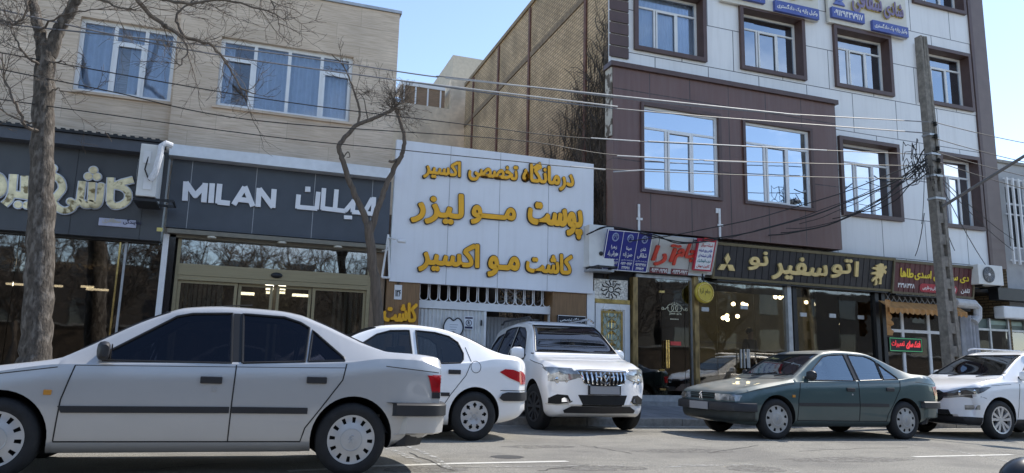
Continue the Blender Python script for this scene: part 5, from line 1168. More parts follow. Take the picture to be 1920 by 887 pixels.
def car(spec):
    L_, wb, fo = spec['L'], spec['wb'], spec['fo']
    ft = {k: pchip(spec[k]) for k in ('zt', 'zb', 'zl', 'w', 'wr')}
    fa, ra = fo, fo+wb; bf, br = spec.get('bow', (.12, .12)); tuck = spec.get('tuck', .03)
    xs_ = sorted(set([round(i*L_/84, 4) for i in range(85)]+[t[0] for t in spec['zt']]+[.02, L_-.02, .05, L_-.05]))
    def section(x):
        zt, zb, zl, w, wr_ = [ft[k](x) for k in ('zt', 'zb', 'zl', 'w', 'wr')]
        zm = spec['zm']; g = min(1, max(0, (zt-zb-.06)/.25)); kz = .95
        zu = zb+(zt-zb)*(kz if g > .5 else .93)
        P = [(0, zl), (w-.14, zl), (w-tuck, zl+.07), (w+.004, min(zm, zb-.2)), (w-.012, zb-.10), (w-.035, zb), (w-.035-.018*g, zb+.012*g+.001), (wr_, zu), (wr_-.09-.05*(1-g), zb+(zt-zb)*(.99 if g > .5 else .985)), (0, zt)]
        rr = [0, .04, .06, .25, .08, .03, .006, spec.get('rail', .06)*g+.022*(1-g), .2*g+.09*(1-g), 0]
        return fillet(P, rr, 4)
    secs = [section(x) for x in xs_]; m = len(secs[0]); nst = len(xs_)
    def bow(x, y, w):
        q = min(1, abs(y)/max(.01, w))
        f = max(0, 1-x/.55)**1.5 if x < .55 else 0; b = max(0, 1-(L_-x)/.5)**1.5 if x > L_-.5 else 0
        return x+bf*q**2.4*f-br*q**2.4*b
    V = []; Fc = []
    for x, s in zip(xs_, secs):
        w = ft['w'](x)
        for (y, z) in s: V.append((bow(x, y, w), y, z))
        for (y, z) in s[-2:0:-1]: V.append((bow(x, y, w), -y, z))
    ring = 2*m-2
    for i in range(nst-1):
        for j in range(ring): Fc.append((i*ring+j, i*ring+(j+1) % ring, (i+1)*ring+(j+1) % ring, (i+1)*ring+j))
    K_ = 12
    for e, i in ((0, 0), (1, nst-1)):               # nose and tail faces bowed in plan
        rows = []
        s = secs[i]; w = ft['w'](xs_[i])
        for j in range(m):
            y, z = s[j]; r_ = []
            for k in range(K_+1):
                if j in (0, m-1): r_.append(i*ring+j); continue
                if k == 0: r_.append(i*ring+j); continue
                if k == K_: r_.append(i*ring+(ring-j)); continue
                yy = y*(1-2*k/K_); V.append((bow(xs_[i], yy, w), yy, z)); r_.append(len(V)-1)
            rows.append(r_)
        for j in range(m-1):
            for k in range(K_):
                q = [rows[j][k], rows[j][k+1], rows[j+1][k+1], rows[j+1][k]]; q2 = []
                for t in q:
                    if t not in q2: q2.append(t)
                if len(q2) > 2: Fc.append(tuple(q2 if e else q2[::-1]))
    # car coordinates: x back from the nose -> forward axis +x from mid wheelbase
    mid = (fa+ra)/2; V = [(mid-x, y, z) for x, y, z in V]
    me = bpy.data.meshes.new('b'); me.from_pydata(V, [], Fc); me.materials.append(spec['paint']); me.materials.append(well_m)
    bm = bmesh.new(); bm.from_mesh(me); bmesh.ops.remove_doubles(bm, verts=bm.verts, dist=.0008); bmesh.ops.recalc_face_normals(bm, faces=bm.faces); bm.to_mesh(me); bm.free()
    # wheel arches
    ob = bpy.data.objects.new('b', me); COL.objects.link(ob); cutters = []
    for ax in (fa, ra):
        for s in (1, -1):
            c = MB(); n = 40; ar = spec['arch']; rz_ = spec['tr']+.01; y0, y1 = s*.50, s*1.4
            pts = [(mid-ax+ar*math.cos(2*math.pi*k/n), rz_+ar*math.sin(2*math.pi*k/n)*(1.0)) for k in range(n)]
            c.prism(pts, (0, y0, 0), (1, 0, 0), (0, 0, 1), (0, s, 0), .9); cm = c.build('c', well_m); cutters.append(cm)
            md = ob.modifiers.new('x', 'BOOLEAN'); md.operation = 'DIFFERENCE'; md.solver = 'EXACT'; md.object = cm; md.material_mode = 'TRANSFER'
    dg = bpy.context.evaluated_depsgraph_get(); dg.update(); me2 = bpy.data.meshes.new_from_object(ob.evaluated_get(dg))
    for c in cutters: d_ = c.data; bpy.data.objects.remove(c); bpy.data.meshes.remove(d_)
    bpy.data.objects.remove(ob)
    bm = bmesh.new(); bm.from_mesh(me2)
    tree = BVHTree.FromBMesh(bm)
    src = bm.copy()
    # ---- cutting regions out of the skin
    AX = {'y': Vector((0, 1, 0)), 'x': Vector((1, 0, 0))}
    def fin(poly, axis):                            # polygon as planes through the axis
        n = len(poly); a = sum(poly[i][0]*poly[(i+1) % n][1]-poly[(i+1) % n][0]*poly[i][1] for i in range(n))
        pl = poly if a > 0 else poly[::-1]; out = []
        for i in range(n):
            p, q = Vector(pl[i]), Vector(pl[(i+1) % n]); d = (q-p); nn = Vector((d.y, -d.x)).normalized()
            if axis == 'y': out.append((Vector((p.x, 0, p.y)), Vector((nn.x, 0, nn.y))))
            else: out.append((Vector((0, p.x, p.y)), Vector((0, nn.x, nn.y))))
        return out
    def keep(f, axis, side, lim):
        c = f.calc_center_median(); nrm = f.normal
        if axis == 'y': return c.y*side > 0 and nrm.y*side > .12 and f.material_index == 0 and (lim is None or lim[0] < c.x < lim[1])
        return nrm.x*side > .08 and f.material_index == 0 and (lim is None or lim[0] < c.x < lim[1])
    def region(poly, axis, side, off=.006, lim=None, thick=0):
        b = src.copy(); bmesh.ops.delete(b, geom=[f for f in b.faces if not keep(f, axis, side, lim)], context='FACES')
        for p, n in fin(poly, axis): bmesh.ops.bisect_plane(b, geom=b.verts[:]+b.edges[:]+b.faces[:], plane_co=p, plane_no=n, clear_outer=True, dist=1e-5)
        b.normal_update()
        for v in b.verts: v.co += v.normal*off
        if thick:
            ex = bmesh.ops.extrude_face_region(b, geom=b.faces[:]); vs = [g for g in ex['geom'] if isinstance(g, bmesh.types.BMVert)]
            b.normal_update()
            n0 = AX[axis]*side
            for v in vs: v.co += n0*thick
            bmesh.ops.recalc_face_normals(b, faces=b.faces)
        return b
    def hole(poly, axis, side, lim=None):
        for p, n in fin(poly, axis):
            fs = [f for f in bm.faces if keep(f, axis, side, lim) and inbox(f, poly, axis)]
            g = set(); 
            for f in fs: g.add(f); g.update(f.edges); g.update(f.verts)
            bmesh.ops.bisect_plane(bm, geom=list(g), plane_co=p, plane_no=n, dist=1e-5)
        bm.normal_update(); P = fin(poly, axis)
        bmesh.ops.delete(bm, geom=[f for f in bm.faces if keep(f, axis, side, lim) and all((f.calc_center_median()-p).dot(n) < 1e-4 for p, n in P)], context='FACES')
    def inbox(f, poly, axis):
        i = 0 if axis == 'y' else 1
        a0 = min(p[0] for p in poly)-.08; a1 = max(p[0] for p in poly)+.08; b0 = min(p[1] for p in poly)-.08; b1 = max(p[1] for p in poly)+.08
        c = f.calc_center_median(); u = c.x if axis == 'y' else c.y
        return a0 < u < a1 and b0 < c.z < b1
    def X(x): return mid-x                          # x from the nose to car coordinates
    def pj(u, z, axis, side, off=0, lo=None):       # a point of the skin
        if axis == 'y': o_, d_ = Vector((u, side*2, z)), Vector((0, -side, 0))
        else: o_, d_ = Vector((side*4, u, z)), Vector((-side, 0, 0))
        h = tree.ray_cast(o_, d_); return (h[0]+h[1]*off) if h[0] else None
    root = thing(spec.get('name', 'parked_car'), (0, 0, 0), spec['label'], 'car', rz=1e-6)
    ORG[root.name] = Vector((0, 0, 0))
    def put(name, b, m_, par=root, ang=35, label=None):
        me_ = bpy.data.meshes.new(name); b.to_mesh(me_); b.free(); 
        for q in (m_ if isinstance(m_, list) else [m_]): me_.materials.append(q)
        shade(me_, ang); o = bpy.data.objects.new(name, me_); COL.objects.link(o); o.parent = par
        if label: o['label'] = label
        return o
    def line(pts, axis, side, r, m_, name, par, closed=False, n=5, off=0, dens=.04):
        Q = []
        pp = pts+pts[:1] if closed else pts
        for a, b in zip(pp[:-1], pp[1:]):
            a, b = Vector(a), Vector(b); k = max(1, int((b-a).length/dens))
            for i in range(k): Q.append(a+(b-a)*i/k)
        Q.append(Vector(pp[-1])); W = [pj(q.x, q.y, axis, side, off) for q in Q]; W = [q for q in W if q is not None]
        if len(W) > 1: return MB().tube(W, r, n).build(name, m_, par, True, local=True)
    sides = (1, -1)
    gm_ = spec['glass']
    # side windows
    body_ch = []
    for si in sides:
        for poly in spec['side_windows']:
            pl = [(X(x), z) for x, z in poly]
            g = region(pl, 'y', si, -.006); hole(pl, 'y', si); body_ch.append(('window', g, gm_, pl, 'y', si))
    for key, si in (('windshield', 1), ('rear_window', -1)):
        ys = spec[key]; z0, z1 = ys['z']; pl = [(-ys['y'][0], z0), (ys['y'][0], z0), (ys['y'][1], z1), (-ys['y'][1], z1)]
        lim = tuple(sorted((X(ys['x'][0]), X(ys['x'][1]))))
        g = region(pl, 'x', si, -.006, lim); hole(pl, 'x', si, lim); body_ch.append((key, g, ys.get('glass', gm_), pl, 'x', si))
    body = put('body', bm, [spec['paint'], well_m], ang=28)
    for nm, g, m_, pl, ax, si in body_ch:
        o = put(nm, g, m_)
        line(pl, ax, si, spec.get('seal', .011), seal_m, 'seal', o, True, 6)
    # feature patches: (name, polygon, axis, side or 'both', offset, thickness, material)
    for ft_ in spec.get('patches', []):
        nm, poly, ax, si, off, th, m_ = ft_[:7]; lab = ft_[7] if len(ft_) > 7 else None
        for s in (sides if si == 'both' else (si,)):
            pl = [((X(p[0]) if ax == 'y' else p[0]), p[1]) for p in poly]
            lim = None if ax == 'y' else ((0, 9) if s > 0 else (-9, 0))
            g = region(pl, ax, s, off, lim, th)
            if len(g.faces): put(nm, g, m_, label=lab)
    for nm, pts, ax, si, r in spec.get('lines', []):
        for s in (sides if si == 'both' else (si,)):
            line([((X(p[0]) if ax == 'y' else p[0]), p[1]) for p in pts], ax, s, r, spec.get('linemat', {}).get(nm, gap_m), nm, body if nm == 'panel_gap' else root)
    # swept bumpers around nose / tail:  (name, end, [(z, out)...], wrap length, material)
    for nm, end, prof, wrap, m_ in spec.get('bumpers', []):
        zc_ = sum(p[0] for p in prof)/len(prof); path = []; W = max(t[1] for t in spec['w'])
        wv = ft['w'](.25 if end > 0 else L_-.25)
        for s in (1, -1):
            seq = [pj(X(wrap*(1-k/6)+.16 if end > 0 else L_-wrap*(1-k/6)-.16), zc_, 'y', s) for k in range(7)]
            seq = [q for q in seq if q is not None]
            fr_ = [pj(s*wv*(1-k/8)*.93, zc_, 'x', end) for k in range(0, 8)]
            seq += [q for q in fr_ if q is not None]; path += seq if s > 0 else seq[::-1]
        if len(path) < 6: continue
        P2 = [Vector((q.x, q.y)) for q in path]; V = []; n = len(prof)
        for i, p in enumerate(P2):
            d = (P2[min(i+1, len(P2)-1)]-P2[max(i-1, 0)]); d = d.normalized() if d.length > 1e-6 else Vector((1, 0)); nn = Vector((d.y, -d.x))
            if nn.dot(p) < 0 and abs(nn.dot(p)) > .0: nn = -nn
            V += [(p.x+nn.x*o_, p.y+nn.y*o_, z) for z, o_ in prof]
        Fc = [(i*n+j, (i+1)*n+j, (i+1)*n+j+1, i*n+j+1) for i in range(len(P2)-1) for j in range(n-1)]
        MB().add(V, Fc+[tuple(range(n)), tuple(range((len(P2)-1)*n, len(P2)*n))]).build(nm, m_, root, 40, local=True)
    # free boxes in car coordinates: (name, x0, x1, y0, y1, z0, z1, material, bevel)
    for b_ in spec.get('boxes', []):
        nm, x0, x1, y0, y1, z0, z1, m_, bv = b_[:9]
        MB().box(X(x1), X(x0), y0, y1, z0, z1).build(nm, m_, root, local=True, bevel=bv, smooth=bool(bv))
    # mirrors
    mx_, mz_, mw = spec['mirror']; msc = spec.get('msc', 1)
    for s in sides:
        p = pj(X(mx_), mz_, 'y', s) or Vector((X(mx_), s*.8, mz_))
        b = MB(); V = []
        y0 = p.y
        for k, (dy, sc_) in enumerate(((.03, .75), (.08, 1), (mw*.8, .95), (mw, .6))):
            for t in range(12): a = 2*math.pi*t/12; V.append((p.x+.05*sc_*msc*(abs(math.cos(a))**.7*(1 if math.cos(a) > 0 else -1))-.01*k, y0+s*dy, mz_+.03+.075*sc_*msc*(abs(math.sin(a))**.7*(1 if math.sin(a) > 0 else -1))))
        b.add(V, [(i*12+j, i*12+(j+1) % 12, (i+1)*12+(j+1) % 12, (i+1)*12+j) for i in range(3) for j in range(12)]+[tuple(range(12)), tuple(range(36, 48))])
        mo = b.build('mirror', spec['mirror_m'], root, 50, local=True)
        MB().tube([(p.x+.03, p.y-s*.03, mz_-.02), (p.x+.01, p.y+s*.06, mz_+.01)], .025, 6).build('mirror_arm', trim_m, mo, local=True)
        MB().box(p.x-.075, p.x-.07, y0+s*.09-.0 if s > 0 else y0-mw*.8, y0+mw*.8 if s > 0 else y0-.09, mz_-.03, mz_+.085).build('mirror_glass', chrome, mo, local=True)
    # handles
    for hx, hz in spec['handles']:
        for s in sides:
            p = pj(X(hx), hz, 'y', s)
            if p is None: continue
            MB().box(p.x-.085, p.x+.085, *sorted((p.y-s*.01, p.y+s*.018)), hz-.028, hz+.028).build('door_handle', spec['handle_m'], root, local=True, bevel=.008)
    # interior
    st = spec['seats']
    it = MB().box(X(st[0])-.12, X(st[0])+.3, -.62, .62, st[3]-.22, st[3]); it.build('dashboard', seat_m, root, local=True, bevel=.03)
    for sx_ in (st[1],):
        for s in sides:
            q = MB(); xx = X(sx_)
            q.obox((xx, s*.36-.25, .30), (1, 0, 0), (0, 0, 1), (0, 1, 0), .5, .2, .5); q.build('seat', seat_m, root, local=True, bevel=.04)
            q = MB(); q.obox((xx-.02, s*.36-.24, .45), (.97, 0, .2), (-.25, 0, 1), (0, 1, 0), .13, st[3]-.42, .48); q.build('seat_back', seat_m, root, local=True, bevel=.04)
            q = MB(); q.box(xx-.24, xx-.14, s*.36-.13, s*.36+.13, st[3]+.05, st[3]+.24); q.build('headrest', seat_m, root, local=True, bevel=.03)
    q = MB(); xx = X(st[2]); q.box(xx, xx+.5, -.6, .6, .3, .5); q.obox((xx-.02, -.6, .45), (1, 0, .2), (-.3, 0, 1), (0, 1, 0), .13, st[3]-.42, 1.2); q.build('rear_seat', seat_m, root, local=True, bevel=.04)
    q = MB(); sx_ = X(st[1])+.5; q.tube([(sx_-.06*math.sin(t*math.pi/8), .36+.18*math.cos(t*math.pi/8), st[3]+.0+.18*math.sin(t*math.pi/8)) for t in range(17)], .015, 6); q.build('steering_wheel', seat_m, root, local=True)
    for e_ in spec.get('extra', []): e_(root, X, pj, line, ft)
    # wheels
    for ax in (fa, ra):
        for s in sides: wheel(root, X(ax), s*spec['track']/2, spec, s, ax == fa)
    return root

def wheel(root, x, y, spec, s, front):
    tr_, rr, wd = spec['tr'], spec['rr'], .19
    yo = s*.5*wd
    o = bpy.data.objects.new('wheel', None); COL.objects.link(o); o.parent = root; o.location = (x, y, tr_)
    o.rotation_euler = (0, 0, spec.get('steer', 0) if front else 0)
    t = MB(); k = s
    prof = [(rr-.01, -.5), (rr+.02, -.5), (tr_-.05, -.53), (tr_-.012, -.44), (tr_, -.30), (tr_, .30), (tr_-.012, .44), (tr_-.05, .53), (rr+.02, .5), (rr-.01, .46)]
    t.lathe([(r, h*wd*k) for r, h in prof], (0, 0, 0), 'y', 48); t.build('tyre', tyre_m, o, 50, local=True)
    spec['rim'](o, s, rr, wd)
def rim_cap(nslot=12, m_=None, slot_in=.70, slot_out=.93, sw=.32, emblem=True):
    """pressed steel wheel with a flat plastic cover pierced by slots at its edge"""
    def f(o, s, rr, wd):
        mm = m_ or cap_m
        MB().lathe([(0, s*.30*wd), (rr*1.0, s*.30*wd), (rr*1.0, -s*.4*wd)], (0, 0, 0), 'y', 40).build('wheel_disc', well_m, o, 40, local=True)
        b = MB(); n = nslot*6; R1 = [(0, .56), (rr*.45, .56), (rr*.55, .54), (rr*slot_in, .50), (rr*slot_out, .46), (rr*1.02, .48), (rr*1.05, .40)]
        for i, (r, h) in enumerate(R1):
            for j in range(n): a = 2*math.pi*j/n; b.v.append((r*math.cos(a), s*h*wd, r*math.sin(a)))
        for i in range(len(R1)-1):
            for j in range(n):
                if i == 3 and (j % 6) in (0, 1): continue
                b.f.append((i*n+j, (i+1)*n+j, (i+1)*n+(j+1) % n, i*n+(j+1) % n)); b.mi.append(0)
        b.build('hubcap', mm, o, 30, local=True)
        MB().lathe([(rr*.44, s*.565*wd), (rr*.46, s*.575*wd), (rr*.48, s*.565*wd)], (0, 0, 0), 'y', 40).build('cap_ring', steel, o, 40, local=True)
        if emblem:
            e = MB(); y = s*.562*wd
            for pts in (((-.02, .03), (.0, .035), (.015, .02), (.0, .005), (.02, -.03)), ((-.02, .005), (.0, .005), (-.012, -.03)), ((.0, .02), (.025, .0))): e.tube([(a, y, c) for a, c in pts], .004, 4)
            e.build('emblem', steel, o, local=True)
    return f
def rim_holes(m_=None, nh=9):
    def f(o, s, rr, wd):
        MB().lathe([(0, s*.25*wd), (rr, s*.25*wd), (rr, -s*.4*wd)], (0, 0, 0), 'y', 40).build('wheel_disc', well_m, o, 40, local=True)
        b = MB(); n = nh*8; R1 = [(0, .42), (rr*.30, .44), (rr*.50, .50), (rr*.58, .51), (rr*.70, .51), (rr*.84, .49), (rr*.92, .48), (rr*1.03, .50), (rr*1.06, .38)]
        for i, (r, h) in enumerate(R1):
            for j in range(n): a = 2*math.pi*j/n; b.v.append((r*math.cos(a), s*h*wd, r*math.sin(a)))
        for i in range(len(R1)-1):
            for j in range(n):
                q = j % 8
                if (i in (3, 5) and q in (1, 2)) or (i == 4 and q in (0, 1, 2, 3)): continue
                b.f.append((i*n+j, (i+1)*n+j, (i+1)*n+(j+1) % n, i*n+(j+1) % n)); b.mi.append(0)
        b.build('hubcap', m_ or cap_m, o, 30, local=True)
        e = MB()
        for k in range(4): a = math.pi/4+k*math.pi/2; e.lathe([(0, s*.5*wd), (.014, s*.5*wd), (.014, s*.4*wd)], (.055*math.cos(a), 0, .055*math.sin(a)), 'y', 8)
        e.lathe([(0, s*.47*wd), (.028, s*.46*wd), (.028, s*.4*wd)], (0, 0, 0), 'y', 16); e.build('wheel_bolts', steel, o, local=True)
    return f
def rim_spokes(m_=None, ns=5, twin=True):
    def f(o, s, rr, wd):
        MB().lathe([(0, s*.05*wd), (rr, s*.05*wd), (rr, -s*.4*wd)], (0, 0, 0), 'y', 40).build('wheel_disc', well_m, o, 40, local=True)
        b = MB(); b.lathe([(rr*.90, s*.2*wd), (rr*.93, s*.5*wd), (rr*1.03, s*.52*wd), (rr*1.06, s*.40*wd)], (0, 0, 0), 'y', 48)
        b.lathe([(0, s*.47*wd), (rr*.2, s*.46*wd), (rr*.24, s*.3*wd)], (0, 0, 0), 'y', 24)
        for k in range(ns):
            for d in ((-.20, .20) if twin else (0,)):
                a = 2*math.pi*k/ns+math.pi/2; c0 = a+d*1.3; c1 = a+d*1.25
                p = Vector((math.cos(c0), 0, math.sin(c0)))*rr*.2; q = Vector((math.cos(c1), 0, math.sin(c1)))*rr*.95; n = Vector((-(q-p).z, 0, (q-p).x)).normalized()
                w0, w1 = rr*.075, rr*.12; yo, yi = Vector((0, s*.46*wd, 0)), Vector((0, s*.2*wd, 0)); ye = Vector((0, s*.5*wd, 0))
                b.add([p-n*w0+yo, p+n*w0+yo, q+n*w1+ye, q-n*w1+ye, p-n*w0+yi, p+n*w0+yi, q+n*w1+yi, q-n*w1+yi], [(0, 1, 2, 3), (4, 7, 6, 5), (0, 4, 5, 1), (1, 5, 6, 2), (2, 6, 7, 3), (3, 7, 4, 0)])
        b.build('rim', m_ or cap_m, o, 30, local=True)
    return f
def place(o, x, y, hdg, zoff=0):
    """hdg: direction the nose points, measured from +X"""
    o.location = (x, y, gz(x)+zoff); o.rotation_euler = (0, SLOPE*math.cos(hdg), hdg); return o
def upix(px, py, Y): return at(px, py, Y).x

# ---- the two saloons of the same kind (silver, green)
def saloon(pnt, label, gls, rim, wsg=None, steer=0, fb=None):
    sil = pnt; TR = trim_m
    return dict(L=4.40, wb=2.67, fo=.84, tr=.305, rr=.200, track=1.46, arch=.352, zm=.50, bow=(.10, .11), paint=pnt, label=label, glass=gls, rim=rim, steer=steer,
        zt=[(0, .67), (.04, .70), (.3, .765), (.8, .85), (1.14, .905), (1.20, .92), (1.28, .965), (1.93, 1.335), (2.05, 1.375), (2.4, 1.405), (2.8, 1.395), (3.02, 1.365), (3.14, 1.325), (3.72, 1.085), (3.80, 1.062), (4.1, 1.05), (4.33, 1.03), (4.38, 1.0), (4.40, .96)],
        zb=[(0, .62), (.3, .705), (.8, .80), (1.2, .865), (2.0, .895), (3.4, .95), (3.8, .995), (4.1, .99), (4.40, .92)],
        zl=[(0, .40), (.12, .25), (.4, .20), (.9, .19), (3.6, .20), (4.0, .24), (4.2, .30), (4.4, .40)],
        w=[(0, .78), (.15, .815), (.5, .838), (1.2, .85), (3.2, .85), (3.9, .835), (4.25, .81), (4.4, .79)],
        wr=[(0, .68), (.4, .71), (1.15, .745), (1.28, .735), (1.6, .655), (1.95, .575), (2.4, .565), (3.0, .57), (3.14, .58), (3.72, .70), (3.8, .72), (4.4, .69)],
        side_windows=[[(1.50, .905), (1.50, .955), (2.00, 1.285), (2.12, 1.315), (2.44, 1.335), (2.47, .915)], [(2.56, .918), (2.53, 1.335), (2.88, 1.325), (3.02, 1.285), (3.10, 1.24), (3.07, .945)], [(3.10, .948), (3.13, 1.22), (3.40, .995), (3.41, .965)]],
        windshield=dict(y=(.66, .545), z=(.985, 1.32), x=(1.05, 2.2), glass=wsg or gls), rear_window=dict(y=(.63, .52), z=(1.105, 1.31), x=(2.9, 3.85), glass=wsg or gls),
        patches=[('rubbing_strip', [(1.27, .505), (1.24, .555), (2.49, .565), (2.49, .515)], 'y', 'both', .012, 0, TR), ('rubbing_strip', [(2.51, .515), (2.51, .566), (3.12, .566), (3.12, .516)], 'y', 'both', .012, 0, TR),
                 ('pillar_trim', [(2.475, .925), (2.452, 1.335), (2.525, 1.335), (2.552, .925)], 'y', 'both', .003, 0, seal_m), ('sill', [(1.22, .20), (1.22, .285), (3.10, .285), (3.10, .20)], 'y', 'both', .004, 0, pnt),
                 ('tail_light', [(4.215, .73), (4.215, .865), (4.40, .865), (4.40, .73)], 'y', 'both', .006, 0, red_lamp), ('tail_light', [(.36, .715), (.36, .86), (.8, .86), (.8, .715)], 'x', -1, .006, 0, red_lamp), ('tail_light', [(-.36, .715), (-.36, .86), (-.8, .86), (-.8, .715)], 'x', -1, .006, 0, red_lamp),
                 ('tail_light_base', [(4.215, .66), (4.215, .725), (4.40, .725), (4.40, .66)], 'y', 'both', .006, 0, lamp_dark),
                 ('headlight', [(.33, .565), (.36, .66), (.66, .655), (.66, .56)], 'x', 1, .008, .004, clear_lamp), ('headlight', [(-.33, .565), (-.36, .66), (-.66, .655), (-.66, .56)], 'x', 1, .008, .004, clear_lamp),
                 ('indicator', [(.665, .56), (.665, .655), (.785, .645), (.785, .555)], 'x', 1, .008, .0, clear_lamp), ('indicator', [(-.665, .56), (-.665, .655), (-.785, .645), (-.785, .555)], 'x', 1, .008, .0, clear_lamp), 
                 ('indicator', [(.0, .56), (.0, .655), (.17, .648), (.16, .56)], 'y', 'both', .007, 0, clear_lamp),
                 ('grille', [(-.32, .575), (.32, .575), (.35, .665), (-.35, .665)], 'x', 1, .004, 0, gap_m), ('grille_bar', [(-.33, .605), (.33, .605), (.33, .618), (-.33, .618)], 'x', 1, .008, .008, pnt), ('grille_bar', [(-.33, .635), (.33, .635), (.33, .646), (-.33, .646)], 'x', 1, .008, .008, pnt)],
        lines=[('panel_gap', [(1.32, .86), (1.255, .60), (1.235, .29)], 'y', 'both', .006), ('panel_gap', [(2.515, .90), (2.505, .60), (2.50, .29)], 'y', 'both', .006), ('panel_gap', [(3.43, .94), (3.40, .80), (3.22, .55), (3.11, .40), (3.08, .29)], 'y', 'both', .006), ('panel_gap', [(1.235, .288), (3.08, .288)], 'y', 'both', .006),
               ('panel_gap', [(.12, .655), (.5, .735), (1.2, .845)], 'y', 'both', .004), ('panel_gap', [(3.78, .93), (4.36, .88)], 'y', 'both', .004), ('panel_gap', [(1.32, .862), (2.51, .885), (3.43, .905)], 'y', 'both', .0028)],
        bumpers=[('rear_bumper', -1, [(.345, .0), (.36, .035), (.50, .05), (.505, .05)], .52, pnt), ('bumper_band', -1, [(.507, .05), (.512, .062), (.60, .062), (.615, .045), (.62, .0)], .54, TR), ('bumper_valance', -1, [(.24, -.02), (.25, .015), (.34, .04), (.345, .0)], .5, TR),
                 ('front_bumper', 1, [(.26, -.02), (.28, .02), (.33, .045), (.40, .05), (.405, .05)], .36, fb or pnt), ('bumper_band', 1, [(.407, .05), (.412, .065), (.50, .065), (.53, .05), (.54, .0)], .38, TR)],
        boxes=[('number_plate', -.075, -.065, -.26, .26, .41, .525, plate_m, 0)], mirror=(1.50, .95, .17), mirror_m=TR, handles=[(2.33, .775), (3.18, .795)], handle_m=TR, seats=(1.45, 2.3, 3.2, .92))
def saloon_extra(root, X, pj, line, ft):
    p = pj(0, .62, 'x', 1); e = MB(); x = p.x+.02
    for pts in (((.045, .05), (.015, .055), (-.02, .035), (.0, .0), (-.04, -.05)), ((.02, .02), (.03, -.05)), ((.0, .035), (-.045, .01))): e.tube([(x, a, .62+c) for a, c in pts], .010, 5)
    e.build('lion_badge', chrome, root, local=True)
    for s in (1, -1):
        q = pj(X(1.16), .66, 'y', s); MB().box(q.x-.028, q.x+.028, *sorted((q.y-s*.005, q.y+s*.012)), .635, .675).build('side_repeater', amber, root, local=True, bevel=.006)
        q = pj(X(2.36), .70, 'y', s); MB().lathe([(0, s*.008), (.014, s*.008), (.014, 0)], (q.x, q.y, .70), 'y', 12).build('lock', steel, root, local=True)
    MB().tube([(X(2.3), .35, 1.40), (X(2.45), .35, 1.42), (X(2.60), .35, 1.43)], .006, 4).build('aerial', gap_m, root, local=True)
    for s in (-.3, .3): MB().tube([(X(1.22), s, .955), (X(1.30), s+.25, .985), (X(1.36), s+.5*(1 if s < 0 else .6), 1.015)], .008, 4).build('wiper', gap_m, root, local=True)

silver = paint('silver_paint', (.47, .468, .465), .25, .3, dust=.06)
sp1 = saloon(silver, 'silver saloon in the lane nearest the camera with dark tinted windows and slotted hubcaps', tint_dark, rim_cap(12))
sp1['extra'] = [saloon_extra]
c1 = car(sp1); c1.name = 'silver_car'
YS_ = 6.86
place(c1, at(655, 823, YS_).x-1.335, YS_+.73, R(180)); c1.scale = (1, 1, 1.02)
green = paint('green_paint', (.040, .078, .084), .3, .25, dust=.5)
sp2 = saloon(green, 'dusty dark green saloon parked at the kerb in front of the black ribbed shop sign', glass('car_glass_pale', (.74, .80, .82), .22, rcol=(.85, .95, 1)), rim_cap(9, capdusty), steer=R(-3), fb=mat('dark_bumper', (.03, .037, .037), .5, var=.2, scale=6))
sp2['extra'] = [saloon_extra]
c2 = car(sp2); c2.name = 'green_car'
YG = 10.12
place(c2, (upix(1447, 790, YG)+upix(1693, 791, YG))/2, YG+.73, R(180)); c2.scale = (1, 1, 1.045)

